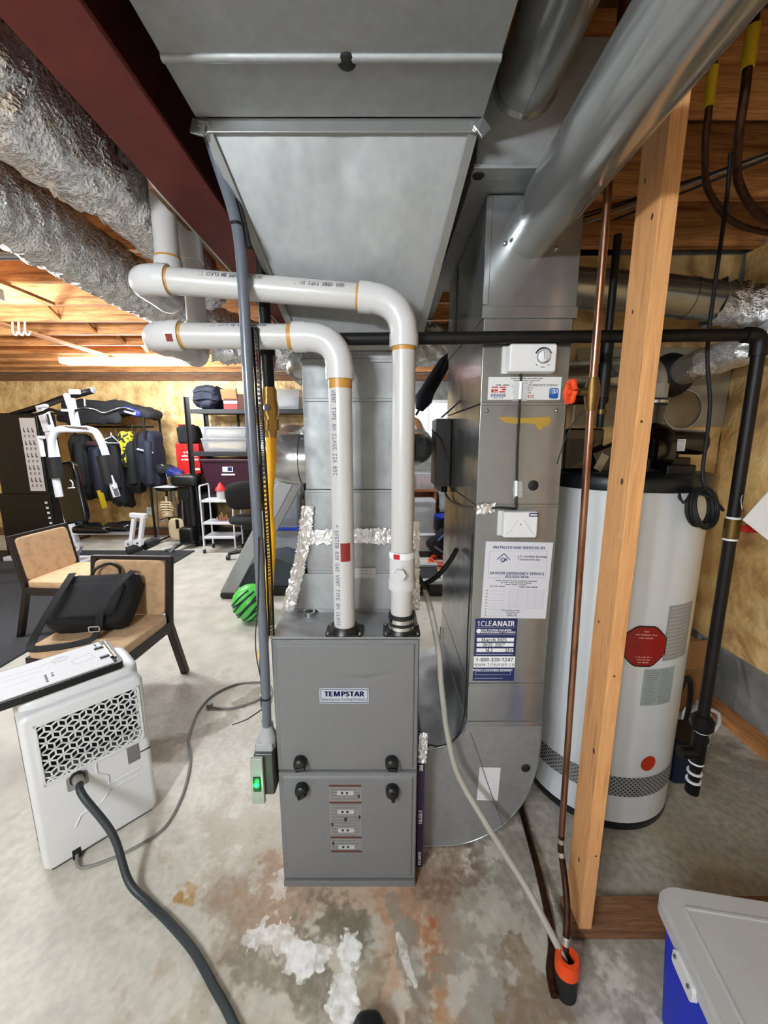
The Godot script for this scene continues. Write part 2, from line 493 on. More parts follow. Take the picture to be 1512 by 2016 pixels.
	mat("white_plastic", Color(0.86, 0.86, 0.855), 0.35)
	mat("offwhite_plastic", Color(0.80, 0.80, 0.77), 0.4)
	mat("paper", Color(0.88, 0.88, 0.88), 0.7)
	mat("tank_white", Color(0.86, 0.875, 0.88), 0.28, 0.0, {"coat": 0.5})
	mat("tank_dark", Color(0.06, 0.075, 0.09), 0.4)
	mat("orange", Color(0.88, 0.28, 0.07), 0.5)
	mat("red", Color(0.70, 0.07, 0.05), 0.45)
	mat("tan_suede", Color(0.83, 0.69, 0.53), 0.9, 0.0, {"tex": ramp_tex(256, noise(0.02, 41, 4), [[0.0, Color(0.88, 0.86, 0.85)], [0.5, Color(0.97, 0.96, 0.95)], [1.0, Color(1, 1, 1)]]), "tri": 2.4, "sheen": 0.4})
	mat("espresso_wood", Color(0.15, 0.10, 0.075), 0.45, 0.0, {"tex": grain, "tri": V(6, 1, 6)})
	mat("black_cloth", Color(0.045, 0.045, 0.048), 0.85, 0.0, {"ntex": bump_tex(128, noise(0.2, 2, 2), 4.0), "ns": 0.4, "tri": 8.0})
	mat("navy_cloth", Color(0.05, 0.065, 0.14), 0.75, 0.0, {"sheen": 0.2})
	mat("rubber_mat", Color(0.22, 0.225, 0.23), 0.85, 0.0, {"tex": ramp_tex(128, noise(0.2, 2, 2), [[0.0, Color(0.75, 0.75, 0.75)], [1.0, Color(1, 1, 1)]]), "tri": 6.0})
	mat("cardboard", Color(0.62, 0.45, 0.28), 0.8)
	mat("clear_plastic", Color(0.82, 0.84, 0.86, 0.35), 0.2)
	mat("clear_tube", Color(0.72, 0.70, 0.66, 0.72), 0.2)
	mat("purple", Color(0.20, 0.05, 0.12), 0.4)
	mat("cooler_blue", Color(0.01, 0.17, 0.74), 0.42)
	mat("cooler_lid", Color(0.72, 0.72, 0.71), 0.5, 0.0, {"ntex": bump_tex(128, noise(0.2, 3, 2), 3.0), "ns": 0.2, "tri": 16.0})
	mat("gym_white", Color(0.88, 0.88, 0.90), 0.3)
	mat("silver_grey", Color(0.64, 0.65, 0.65), 0.45)
	mat("slate", Color(0.20, 0.23, 0.26), 0.5)
	mat("blue_lid", Color(0.05, 0.22, 0.70), 0.4)
	mat("yellow", Color(0.75, 0.62, 0.08), 0.6)
	mat("solder", Color(0.72, 0.70, 0.66), 0.4, 0.8)

# ---- the floor picture: concrete in world coordinates, with its stains and a right side darkened partly for shade
func floor_image(x0: float, z0: float, sx: float, sz: float, w: int, h: int, near: bool) -> ImageTexture:
	var px := sx / w
	var layers := []
	var spec := [[0.5, 101, 4], [3.5, 102, 5], [28.0, 103, 3], [7.0, 104, 4], [34.0, 105, 3]]
	for i in spec.size():
		if not near and i > 1: break
		var f := noise(spec[i][0] * px, spec[i][1], spec[i][2])
		f.offset = V(x0 / px, z0 / px, 0)
		var im := f.get_image(w, h, false, false, false)
		im.convert(Image.FORMAT_L8)
		layers.append(im.get_data())
	var o := PackedByteArray(); o.resize(w * h * 3)
	var a: PackedByteArray = layers[0]; var b: PackedByteArray = layers[1]
	var c: PackedByteArray = layers[2] if near else b
	for i in w * h:
		var k := 1.0 + (a[i] - 128) * 0.0008 + (b[i] - 128) * 0.0009
		if near: k += (c[i] - 128) * 0.0005
		if b[i] > 176 : k -= (b[i] - 176) * 0.0035
		o[i * 3] = clampi(int(201 * k), 0, 255); o[i * 3 + 1] = clampi(int(195 * k), 0, 255); o[i * 3 + 2] = clampi(int(181 * k), 0, 255)
	if near:
		var wa: PackedByteArray = layers[3]; var wb: PackedByteArray = layers[4]
		# x0, z0, x1, z1, radius, colour, strength, softness, ragged edge
		var st := [
			[0.05, -0.86, 0.1, -0.8, 0.42, "a89c88", 0.5, 0.25, 0.5], [-0.45, -1.25, -0.3, -0.95, 0.16, "a0907a", 0.5, 0.14, 0.45],
			[0.42, -1.0, 0.42, -0.7, 0.16, "a29a8e", 0.6, 0.12, 0.5], [1.05, -1.35, 1.5, -0.8, 0.6, "857f75", 0.95, 0.2, 0.6],  # second entry: right-hand floor, part greyer bare concrete, part shade painted in
			[-0.36, -1.06, 0.12, -1.05, 0.075, "b08a70", 0.8, 0.05, 0.16], [-0.44, -1.02, -0.27, -0.95, 0.075, "98806a", 0.65, 0.06, 0.2],
			[0.03, -1.02, -0.01, -0.74, 0.045, "b0825f", 0.75, 0.03, 0.12], [0.12, -1.06, 0.13, -0.93, 0.05, "a8795a", 0.8, 0.04, 0.14],
			[0.13, -0.95, 0.16, -0.68, 0.032, "a0683c", 0.75, 0.02, 0.1], [-0.16, -0.985, -0.085, -0.95, 0.05, "6b6756", 0.85, 0.025, 0.14],
			[-0.23, -0.945, -0.08, -0.925, 0.032, "6f6a58", 0.8, 0.02, 0.1], [-0.37, -0.87, -0.2, -0.84, 0.04, "756e5e", 0.75, 0.03, 0.14],
			[-0.2, -0.84, -0.165, -0.74, 0.045, "736c5c", 0.75, 0.03, 0.12], [-0.06, -0.96, -0.05, -0.8, 0.035, "7a7461", 0.7, 0.02, 0.1],
			[-0.37, -0.935, -0.25, -0.905, 0.028, "eceae6", 0.97, 0.006, 0.09], [-0.25, -0.905, -0.1, -0.9, 0.022, "eceae6", 0.97, 0.006, 0.08],
			[-0.105, -0.89, -0.115, -0.70, 0.027, "eeece8", 0.97, 0.006, 0.07], [-0.36, -1.06, -0.34, -1.04, 0.02, "e8e4de", 0.7, 0.01, 0.1],
			[0.022, -1.03, 0.06, -0.95, 0.016, "8a877d", 0.9, 0.008, 0.03], [0.06, -0.95, 0.1, -0.82, 0.03, "918e84", 0.9, 0.01, 0.06],
			[0.1, -0.82, 0.085, -0.70, 0.032, "7c6a58", 0.85, 0.01, 0.06], [0.04, -0.94, 0.083, -0.83, 0.007, "e2dfd8", 0.95, 0.003, 0.02],
			[0.2, -1.04, 0.29, -0.85, 0.075, "8d8576", 0.7, 0.05, 0.3], [0.29, -0.85, 0.3, -0.7, 0.07, "9a948a", 0.7, 0.05, 0.26],
			[0.385, -0.88, 0.38, -0.72, 0.045, "7d6444", 0.75, 0.02, 0.12], [0.15, -1.13, 0.24, -1.16, 0.06, "6e5340", 0.8, 0.03, 0.1],
			[0.145, -0.98, 0.15, -0.96, 0.006, "b2552c", 0.9, 0.004, 0.02], [-0.67, -1.04, -0.665, -1.035, 0.009, "a9762f", 0.9, 0.004, 0.02], [-0.645, -1.075, -0.635, -1.06, 0.01, "b0813c", 0.8, 0.006, 0.03],
			[-0.63, -1.03, -0.62, -1.02, 0.006, "b0813c", 0.8, 0.004, 0.02], [-1.02, -1.74, -0.86, -1.80, 0.035, "948a7a", 0.85, 0.008, 0.06], [-0.86, -1.82, -0.8, -1.98, 0.045, "988e7e", 0.85, 0.008, 0.08],
			[-0.8, -1.98, -0.74, -2.09, 0.04, "958b7b", 0.85, 0.008, 0.06], [-1.45, -1.66, -0.98, -1.745, 0.012, "a39a8b", 0.8, 0.008, 0.03],
			[0.2, -0.95, 0.22, -0.93, 0.02, "a09080", 0.8, 0.008, 0.06], [0.98, -1.35, 1.15, -1.1, 0.03, "a89d80", 0.6, 0.02, 0.08]]
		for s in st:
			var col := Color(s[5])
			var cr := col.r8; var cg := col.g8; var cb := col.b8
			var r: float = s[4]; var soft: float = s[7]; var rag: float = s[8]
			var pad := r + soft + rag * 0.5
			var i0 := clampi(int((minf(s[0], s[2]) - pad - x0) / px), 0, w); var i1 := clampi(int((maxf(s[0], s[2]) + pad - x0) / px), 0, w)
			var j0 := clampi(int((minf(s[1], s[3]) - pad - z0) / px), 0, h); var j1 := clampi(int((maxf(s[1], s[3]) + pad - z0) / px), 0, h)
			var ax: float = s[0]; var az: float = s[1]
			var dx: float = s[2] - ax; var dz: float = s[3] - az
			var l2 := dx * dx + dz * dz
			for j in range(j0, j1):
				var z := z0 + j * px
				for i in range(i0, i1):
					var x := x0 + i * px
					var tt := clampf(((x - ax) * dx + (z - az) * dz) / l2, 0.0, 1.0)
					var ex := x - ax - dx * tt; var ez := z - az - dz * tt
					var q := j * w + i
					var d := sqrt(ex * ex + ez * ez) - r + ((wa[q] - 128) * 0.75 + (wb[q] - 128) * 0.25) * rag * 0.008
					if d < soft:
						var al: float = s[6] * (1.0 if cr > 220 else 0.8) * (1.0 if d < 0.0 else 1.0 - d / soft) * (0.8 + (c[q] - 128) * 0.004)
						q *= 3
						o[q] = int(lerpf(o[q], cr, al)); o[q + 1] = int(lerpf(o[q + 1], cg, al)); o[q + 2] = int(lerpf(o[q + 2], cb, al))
	return tex(Image.create_from_data(w, h, false, Image.FORMAT_RGB8, o))

const X0 := -6.1
const X1 := 1.86
const Z0 := -6.0
const Z1 := 2.6

func build_room():
	# floor: the near part carries a fine picture, the rest a coarser one of the same concrete
	var nx0 := -1.5; var nx1 := X1; var nz0 := -2.3; var nz1 := 0.1
	var fm := ArrayMesh.new()
	for near in [true, false]:
		var mb := MB.new()
		var rects := [[nx0, nz0, nx1, nz1]] if near else [[X0 - 0.1, Z0 - 0.1, X1 + 0.1, nz0], [X0 - 0.1, nz1, X1 + 0.1, Z1 + 0.1], [X0 - 0.1, nz0, nx0, nz1], [nx1, nz0, X1 + 0.1, nz1]]
		var ex := [nx0, nz0, nx1 - nx0, nz1 - nz0] if near else [X0 - 0.1, Z0 - 0.1, X1 - X0 + 0.2, Z1 - Z0 + 0.2]
		for r in rects:
			var q := [V(r[0], 0, r[1]), V(r[2], 0, r[1]), V(r[2], 0, r[3]), V(r[0], 0, r[3])]
			var u := []
			for k in q: u.append(V2((k.x - ex[0]) / ex[2], (k.z - ex[1]) / ex[3]))
			mb.tri(q[0], q[1], q[2], Vector3.UP, Vector3.UP, Vector3.UP, u[0], u[1], u[2]); mb.tri(q[0], q[2], q[3], Vector3.UP, Vector3.UP, Vector3.UP, u[0], u[2], u[3])
		if not near: mb.bb(V(X0 - 0.1, -0.12, Z0 - 0.1), V(X1 + 0.1, -0.002, Z1 + 0.1))
		var a := []; a.resize(Mesh.ARRAY_MAX)
		a[Mesh.ARRAY_VERTEX] = mb.p; a[Mesh.ARRAY_NORMAL] = mb.n; a[Mesh.ARRAY_TEX_UV] = mb.t
		fm.add_surface_from_arrays(Mesh.PRIMITIVE_TRIANGLES, a)
		var m := StandardMaterial3D.new()
		m.resource_name = "concrete_floor_near" if near else "concrete_floor"
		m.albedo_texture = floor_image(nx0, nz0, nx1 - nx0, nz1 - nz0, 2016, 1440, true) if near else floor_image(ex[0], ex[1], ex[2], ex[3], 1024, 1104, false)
		m.roughness = 0.62
		fm.surface_set_material(0 if near else 1, m)
	var fl := MeshInstance3D.new()
	fl.name = "floor"
	fl.mesh = fm
	add_child(fl)
	fl.set_meta("kind", "structure")
	# far wall with its high window
	var wx0 := 0.36; var wx1 := 0.97; var wy0 := 1.47; var wy1 := 2.03
	var w := MB.new()
	w.bb(V(X0 - 0.12, 0, Z0 - 0.2), V(wx0, 2.65, Z0 - 0.04)); w.bb(V(wx0, 0, Z0 - 0.2), V(wx1, wy0, Z0 - 0.04)); w.bb(V(wx0, wy1, Z0 - 0.2), V(wx1, 2.65, Z0 - 0.04)); w.bb(V(wx1, 0, Z0 - 0.2), V(1.2, 2.65, Z0 - 0.04))
	var wb := struct("wall_back", w, M.concrete_wall)
	film(wb, [[V(X0, 0.12, Z0 - 0.035), V(0.3, 2.39, Z0 - 0.035)]], Vector3(0, 0, 1))
	part(wb, "sill_board", MB.new().bb(V(X0, 2.30, Z0 - 0.04), V(0.99, 2.39, Z0 + 0.03)), M.lumber_old)
	part(wb, "baseboard_plate", MB.new().bb(V(X0, 0, Z0 - 0.04), V(0.99, 0.09, Z0 + 0.02)), M.lumber_old)
	var win := struct("window_1", MB.new().bb(V(wx0, wy0, Z0 - 0.16), V(wx0 + 0.035, wy1, Z0 - 0.02)).bb(V(wx1 - 0.035, wy0, Z0 - 0.16), V(wx1, wy1, Z0 - 0.02)).bb(V(wx0 + 0.035, wy0, Z0 - 0.16), V(wx1 - 0.035, wy0 + 0.035, Z0 - 0.02)).bb(V(wx0 + 0.035, wy1 - 0.035, Z0 - 0.16), V(wx1 - 0.035, wy1, Z0 - 0.02)).bb(V(0.655, wy0 + 0.035, Z0 - 0.13), V(0.68, wy1 - 0.035, Z0 - 0.09)), M.white_enamel)
	part(win, "pane", MB.new().bb(V(wx0 + 0.035, wy0 + 0.035, Z0 - 0.112), V(0.655, wy1 - 0.035, Z0 - 0.108)), M.glass)
	part(win, "pane", MB.new().bb(V(0.68, wy0 + 0.035, Z0 - 0.112), V(wx1 - 0.035, wy1 - 0.035, Z0 - 0.108)), M.glass)
	# the jog of the foundation behind the water heater
	struct("wall_alcove_side", MB.new().bb(V(1.0, 0, Z0 - 0.04), V(1.2, 2.65, -2.25)), M.concrete_wall)
	var ab := struct("wall_alcove_back", MB.new().bb(V(1.0, 0, -2.4), V(2.1, 2.65, -2.25)), M.concrete_wall)
	film(ab, [[V(1.0, 0.34, -2.245), V(1.84, 2.39, -2.245)]], Vector3(0, 0, 1))
	var wr := struct("wall_right", MB.new().bb(V(X1, 0, -2.4), V(X1 + 0.2, 2.65, Z1)), M.concrete_wall)
	film(wr, [[V(X1 - 0.01, 0.35, -2.22), V(X1 - 0.01, 2.39, Z1)]], Vector3(-1, 0, 0))
	struct("wall_left", MB.new().bb(V(X0 - 0.12, 0, Z0), V(X0, 2.65, Z1)), M.insulation_film)
	struct("wall_front", MB.new().bb(V(X0 - 0.12, 0, Z1), V(X1 + 0.2, 2.65, Z1 + 0.12)), mat("drywall", Color(0.82, 0.81, 0.79), 0.8))
	struct("baseboard_right", MB.new().bb(V(1.76, 0.0, -2.2), V(1.855, 0.045, -0.9), 0.003), M.lumber_z)
	# ceiling: boards and the joists under them
	var ce := struct("ceiling", MB.new().bb(V(X0 - 0.12, 2.63, Z0 - 0.2), V(X1 + 0.2, 2.66, Z1 + 0.12)), M.subfloor)
	# the joists lap over the beam
	for side in 2:
		var jm := MB.new().bb(V(X0, 2.39, -0.019), V(-0.47, 2.63, 0.019)).mesh() if side == 0 else MB.new().bb(V(-0.57, 2.39, 0.020), V(X1, 2.63, 0.058)).mesh()
		for i in 21:
			var o := MeshInstance3D.new()
			o.name = "joist"
			o.mesh = jm
			o.material_override = M.lumber_x
			ce.add_child(o, true)
			o.position.z = -5.85 + 0.406 * i
	part(ce, "strapping", MB.new().bb(V(-3.14, 2.37, -4.75), V(-3.07, 2.389, -3.3)), M.lumber_z)
	part(ce, "strapping", MB.new().bb(V(-2.33, 2.37, -2.95), V(-2.27, 2.389, -2.2)), M.lumber_z)
	for i in 5:
		var z := -5.83 + 0.406 * (i + 2)
		part(ce, "bridging", MB.new().bar(V(-2.6, 2.41, z), V(-2.6, 2.61, z + 0.36), 0.035, 0.02), M.lumber_z)

# wrinkled plastic film over soft insulation, bulging between studs; the rectangle runs from a to b, out is the way it faces
func film(wall: Node3D, rects: Array, out: Vector3):
	var nz := noise(1.6, 51, 4)
	for r in rects:
		var a: Vector3 = r[0]; var b: Vector3 = r[1]
		var ln := maxf(absf(b.x - a.x), absf(b.z - a.z))
		var mb := MB.new()
		mb.surf(func(u, v):
			var q := Vector3(lerpf(a.x, b.x, u), lerpf(a.y, b.y, v), lerpf(a.z, b.z, u))
			var s := absf(sin(PI * u * ln / 0.6))
			return q + out * (0.004 + 0.035 * pow(s, 0.5) * sin(PI * clampf(v * 1.04, 0.02, 0.98)) + 0.014 * nz.get_noise_3dv(q * 1.5)), int(ln * 24), 26, null, out)
		part(wall, "vapour_barrier", mb, M.insulation_film)

# a four-sided loft between two rectangles given as corner lists (same order), with end caps left open
func loft4(mb: MB, a: Array, b: Array) -> MB:
	var ca: Vector3 = (a[0] + a[1] + a[2] + a[3] + b[0] + b[1] + b[2] + b[3]) / 8.0
	for i in 4:
		var j := (i + 1) % 4
		var m: Vector3 = (a[j] - a[i]).cross(b[i] - a[i]).normalized()
		if m.dot((a[i] + a[j] + b[i] + b[j]) / 4.0 - ca) < 0: m = -m
		mb.quad(a[i], a[j], b[j], b[i], m)
	return mb

func rect_y(x0: float, x1: float, z0: float, z1: float, y: float) -> Array:
	return [V(x0, y, z0), V(x1, y, z0), V(x1, y, z1), V(x0, y, z1)]

# wrinkled foil sleeve round a flexible duct
func foil_sleeve(pts: Array, r: float, wr := 0.02, seed_ := 3) -> MB:
	var path := smooth_path(pts, 0.022)
	var nz := noise(11.0, seed_, 3)
	var n2 := noise(30.0, seed_ + 9, 3)
	var mb := MB.new()
	var cnt := path.size() - 1
	var fr := []
	var x := Vector3.ZERO
	for i in cnt + 1:
		var d: Vector3 = (path[mini(i + 1, cnt)] - path[maxi(i - 1, 0)]).normalized()
		x = MB.frame(d).x if i == 0 else (x - d * x.dot(d)).normalized()
		fr.append([x, d.cross(x)])
	var f := func(u, v):
		var i := int(round(u * cnt))
		var an: float = TAU * v
		var o: Vector3 = fr[i][0] * cos(an) + fr[i][1] * sin(an)
		var q: Vector3 = path[i] + o * r
		var hang := 0.012 * maxf(0.0, -o.y)
		return path[i] + o * (r + wr * nz.get_noise_3d(q.x, q.y, q.z * 1.4) + wr * 0.7 * n2.get_noise_3dv(q) + hang)
	var seg := 44
	var g := []; var nr := []
	for i in cnt + 1:
		var row := []
		for k in seg + 1: row.append(f.call(float(i) / cnt, float(k % seg) / seg))
		g.append(row)
	for i in cnt + 1:
		var row := []
		for k in seg + 1:
			var m: Vector3 = (g[mini(i + 1, cnt)][k] - g[maxi(i - 1, 0)][k]).cross(g[i][(k + 1) % seg] - g[i][(k - 1 + seg) % seg]).normalized()
			if m.dot(g[i][k] - path[i]) < 0: m = -m
			row.append(m)
		nr.append(row)
	for i in cnt:
		for k in seg: mb.quadn(g[i][k], g[i + 1][k], g[i + 1][k + 1], g[i][k + 1], nr[i][k], nr[i + 1][k], nr[i + 1][k + 1], nr[i][k + 1])
	return mb

func build_ducts():
	# supply trunk over the camera, its seams and plug
	var t := thing("supply_trunk_duct", "wide flat galvanized supply trunk duct running overhead to the sloping grey transition", "duct", V(-0.1, 2.15, 0))
	var body := MB.new()
	body.bb(V(-0.408, 2.15, -0.86), V(0.215, 2.37, 1.6), 0.002)
	part(t, "trunk", body, M.galvanized)
	part(t, "end_section", MB.new().bb(V(-0.409, 2.147, -1.0), V(0.216, 2.371, -0.872), 0.002), M.galvanized)
	part(t, "seam", MB.new().cyl(V(-0.408, 2.150, -0.866), V(0.215, 2.150, -0.866), 0.008, -1, 12), M.galvanized)
	part(t, "plug", MB.new().lathe(V(-0.069, 2.146, -0.872), [V2(0.0, -0.004), V2(0.012, -0.004), V2(0.017, -0.001), V2(0.017, 0.008)], 20), M.black_rubber, "round black plug in the duct underside")
	# drive cleat with its folded ends where the trunk meets the transition
	var cl := MB.new().bb(V(-0.412, 2.122, -1.012), V(0.219, 2.15, -1.004), 0.0015)
	part(t, "drive_cleat", cl, M.galvanized_round)
	part(t, "cleat_end", MB.new().box(V(-0.405, 2.128, -1.0), V(0.03, 0.028, 0.006), 0.001, Basis(Vector3.FORWARD, 0.25)).cyl(V(-0.4, 2.131, -0.996), V(-0.4, 2.131, -0.992), 0.004, -1, 8), M.galvanized_round)
	part(t, "cleat_end", MB.new().box(V(0.214, 2.128, -1.0), V(0.026, 0.03, 0.006), 0.001, Basis(Vector3.FORWARD, -0.7)), M.galvanized_round)
	# the transition slopes down to the plenum, its folded side seams and a dent in the face
	var tr := thing("duct_transition", "large plain grey sheet metal transition sloping from trunk duct down to plenum", "duct", V(-0.08, 1.725, -1.4))
	var top := rect_y(-0.392, 0.2, -1.008, -1.75, 2.14)
	var bot := rect_y(-0.252, 0.095, -1.27, -1.75, 1.725)
	var face := MB.new()
	var nz := noise(2.0, 77, 2)
	face.surf(func(u, v):
		var a: Vector3 = bot[0].lerp(bot[1], u); var b: Vector3 = top[0].lerp(top[1], u)
		var q := a.lerp(b, v)
		var dn := Vector2((u - 0.5) * 0.6, (v - 0.86) * 0.5)
		var edge := sin(PI * u) * sin(PI * v)
		var k := 0.004 * nz.get_noise_2d(q.x * 2.0, q.y * 2.0) * edge - 0.0045 * exp(-dn.x * dn.x * 900.0 - dn.y * dn.y * 260.0)
		return q + Vector3(0, -0.53, 0.85) * k, 48, 48, null, Vector3(0, -0.5, 0.85))
	part(tr, "sloping_face", face, M.galvanized)
	var sd := MB.new()
	for s in [0, 1]:
		var m := V(-1, -0.2, 0) if s == 0 else V(1, -0.2, 0)
		sd.quad(bot[s], top[s], top[3 - s], bot[3 - s], m.normalized())
	sd.quad(bot[2], bot[3], top[3], top[2], V(0, 0, -1))
	part(tr, "side", sd, M.galvanized)
	for s in [0, 1]:
		part(tr, "corner_seam", MB.new().bar(bot[s] + V(0, 0, 0.004), top[s] + V(0, 0, 0.004), 0.022, 0.004), M.galvanized)
	# supply plenum and the coil case under it
	var p := thing("supply_plenum", "tall galvanized supply plenum standing on the furnace behind two white pipes", "duct", V(-0.08, 0.89, -1.5))
	part(p, "upper_box", MB.new().bb(V(-0.252, 1.30, -1.75), V(0.095, 1.725, -1.27), 0.003), M.galvanized)
	part(p, "lower_box", MB.new().bb(V(-0.256, 1.02, -1.754), V(0.099, 1.297, -1.266), 0.003), M.galvanized)
	var fl := MB.new()
	loft4(fl, rect_y(-0.326, 0.104, -1.25, -1.78, 0.9), rect_y(-0.27, 0.1, -1.262, -1.76, 1.02))
	part(p, "flared_foot", fl, M.galvanized)
	part(p, "foot_flange", MB.new().bb(V(-0.33, 0.890, -1.785), V(0.105, 0.901, -1.243), 0.001), M.galvanized_round)
	for y in [1.581, 1.297, 1.025]:
		part(p, "cross_seam", MB.new().bb(V(-0.254, y - 0.006, -1.269), V(0.097, y + 0.004, -1.264), 0.002), M.galvanized)
	part(p, "cross_seam", MB.new().bb(V(-0.256, 1.69, -1.272), V(0.099, 1.70, -1.262), 0.002), M.galvanized)
	# crumpled foil tape down the left edge, round the waist and over the foot
	part(p, "foil_tape", crumple([V(-0.245, 1.25, -1.258), V(-0.262, 1.13, -1.256), V(-0.285, 1.03, -1.25), V(-0.318, 0.905, -1.238)], 0.042, 0.005, 1), M.foil_tape)
	part(p, "foil_tape", crumple([V(-0.25, 1.145, -1.259), V(-0.08, 1.15, -1.259), V(0.095, 1.148, -1.259)], 0.05, 0.004, 2, Vector3.UP), M.foil_tape)
	part(p, "foil_tape", crumple([V(0.1, 1.2, -1.257), V(0.102, 1.05, -1.255), V(0.106, 0.9, -1.243)], 0.03, 0.006, 3), M.foil_tape)
	part(p, "data_label", MB.new().bb(V(-0.1, 0.966, -1.2615), V(-0.028, 1.039, -1.2605)), label_mat("plenum_label", 6, Color(0.78, 0.78, 0.77), Color(0.6, 0.6, 0.6)))
	# round branch ducts off the plenum
	var b1 := thing("branch_duct", "round galvanized branch duct leaving the plenum behind the yellow gas hose", "duct", V(-0.4, 1.28, -1.55))
	part(b1, "collar", MB.new().cyl(V(-0.252, 1.385, -1.55), V(-0.325, 1.385, -1.55), 0.094, -1, 32, false), M.galvanized_round)
	part(b1, "elbow", MB.new().tube(smooth_path([V(-0.318, 1.385, -1.55), V(-0.36, 1.385, -1.555), V(-0.40, 1.39, -1.60), V(-0.42, 1.40, -1.68), V(-0.42, 1.43, -1.85)], 0.02), 0.098, 32), M.galvanized_round)
	part(b1, "bead", MB.new().ring(V(-0.316, 1.385, -1.55), V(-0.322, 1.385, -1.55), 0.094, 0.1015, 32), M.galvanized_round)
	part(b1, "straight_pipe", MB.new().tube([V(-0.42, 1.43, -1.85), V(-0.42, 1.46, -2.6), V(-0.42, 1.5, -3.3)], 0.095, 24), M.galvanized_round)
	part(b1, "shipping_label", MB.new().box(V(-0.35, 1.484, -1.535), V(0.02, 0.001, 0.016)), M.paper)
	var b2 := thing("branch_boot", "rounded shiny duct boot high on the plenum beside the white pipe elbow", "duct", V(-0.32, 1.66, -1.6))
	part(b2, "boot", MB.new().lathe(V(-0.252, 1.735, -1.6), [V2(0.075, 0.0), V2(0.075, 0.04), V2(0.068, 0.075), V2(0.045, 0.105), V2(0.015, 0.12), V2(0.0, 0.122)], 28, Basis(Vector3.FORWARD, -PI / 2)), M.galvanized_smooth)
	part(b2, "flange", MB.new().box(V(-0.262, 1.735, -1.6), V(0.012, 0.19, 0.19), 0.002), M.galvanized_round)
	var b3 := thing("branch_duct", "round galvanized branch duct angling off the plenum toward the far window", "duct", V(0.2, 1.35, -1.9))
	part(b3, "collar", MB.new().cyl(V(0.095, 1.42, -1.6), V(0.13, 1.42, -1.62), 0.062, -1, 28, false), M.galvanized_round)
	part(b3, "elbow", MB.new().tube(smooth_path([V(0.12, 1.42, -1.61), V(0.14, 1.425, -1.66), V(0.148, 1.44, -1.8), V(0.15, 1.52, -2.2)], 0.02), 0.062, 28), M.galvanized_round)
	part(b3, "bead", MB.new().ring(V(0.147, 1.438, -1.775), V(0.147, 1.439, -1.782), 0.06, 0.068, 28), M.galvanized_round)
	part(b3, "hanging_wire", MB.new().tube(smooth_path([V(0.2, 1.5, -1.7), V(0.235, 1.46, -1.66), V(0.25, 1.4, -1.62), V(0.255, 1.34, -1.6)]), 0.003, 6), M.steel)
	# the trunk goes on beyond the plenum
	var t2 := thing("rear_trunk_duct", "flat galvanized trunk duct continuing behind the plenum under the joists", "duct", V(0, 2.1, -2.6))
	for i in 4:
		part(t2, "section", MB.new().bb(V(-0.35, 2.12, -1.78 - 0.6 * (i + 1)), V(0.27, 2.36, -1.772 - 0.6 * i), 0.003), M.galvanized)
		part(t2, "drive_cleat", MB.new().bb(V(-0.355, 2.114, -1.79 - 0.6 * (i + 1)), V(0.275, 2.12, -1.765 - 0.6 * (i + 1)), 0.001), M.galvanized_round)
	# insulated flexible ducts in foil sleeves left of the beam
	var f1 := thing("insulated_flex_duct", "crumpled silver foil insulated duct next to the red steel beam", "duct", V(-0.82, 2.05, -0.6))
	part(f1, "foil_sleeve", foil_sleeve([V(-0.83, 2.2, 1.2), V(-0.82, 2.19, 0.2), V(-0.81, 2.19, -0.5), V(-0.8, 2.19, -1.0), V(-0.8, 2.2, -1.22)], 0.112, 0.02, 3), M.foil)
	part(f1, "foil_sleeve", foil_sleeve([V(-0.8, 2.2, -1.18), V(-0.8, 2.2, -1.4), V(-0.82, 2.2, -1.75), V(-0.9, 2.22, -2.2)], 0.088, 0.02, 5), M.foil)
	part(f1, "tape_band", MB.new().tube([V(-0.8, 2.2, -1.17), V(-0.8, 2.2, -1.235)], 0.108, 28, [0.116, 0.094], false), M.foil_tape)
	var f2 := thing("insulated_flex_duct", "long crumpled silver foil insulated duct farther from the red steel beam", "duct", V(-1.22, 2.05, -1.2))
	part(f2, "foil_sleeve", foil_sleeve([V(-1.22, 2.2, 1.2), V(-1.22, 2.2, 0.2), V(-1.21, 2.2, -0.6), V(-1.215, 2.2, -1.4), V(-1.21, 2.2, -2.2), V(-1.12, 2.19, -2.7), V(-0.95, 2.17, -3.0), V(-0.80, 2.15, -3.2)], 0.118, 0.016, 7), M.foil)
	var f3 := thing("insulated_flex_duct", "short crumpled silver foil duct behind the white vent pipes", "duct", V(-0.7, 2.0, -2.2))
	part(f3, "foil_sleeve", foil_sleeve([V(-0.93, 2.0, -2.3), V(-0.78, 1.98, -2.38), V(-0.55, 1.955, -2.42), V(-0.3, 1.93, -2.42)], 0.095, 0.028, 13), M.foil)
	part(f3, "print_patch", MB.new().tube(smooth_path([V(-0.74, 1.975, -2.39), V(-0.62, 1.965, -2.41)], 0.02), 0.108, 28, [], false), mat("print_red", Color(0.45, 0.03, 0.05), 0.4), "dark red printed band")
	var f4 := thing("insulated_flex_duct", "crumpled silver foil duct behind the plenum by the return duct", "duct", V(0.3, 1.9, -2.3))
	part(f4, "foil_sleeve", foil_sleeve([V(0.0, 1.98, -2.35), V(0.25, 1.99, -2.4), V(0.5, 2.02, -2.4), V(0.75, 2.0, -2.35)], 0.1, 0.025, 17), M.foil)
	# the two round pipes that come down to the return duct
	var r1 := thing("round_duct_pipe", "dark round galvanized pipe running between trunk duct and bright round pipe", "duct", V(0.3, 2.14, -0.2))
	part(r1, "pipe", MB.new().cyl(V(0.33, 2.275, -1.088), V(0.33, 2.275, 1.4), 0.07, -1, 40, true), M.galvanized_round)
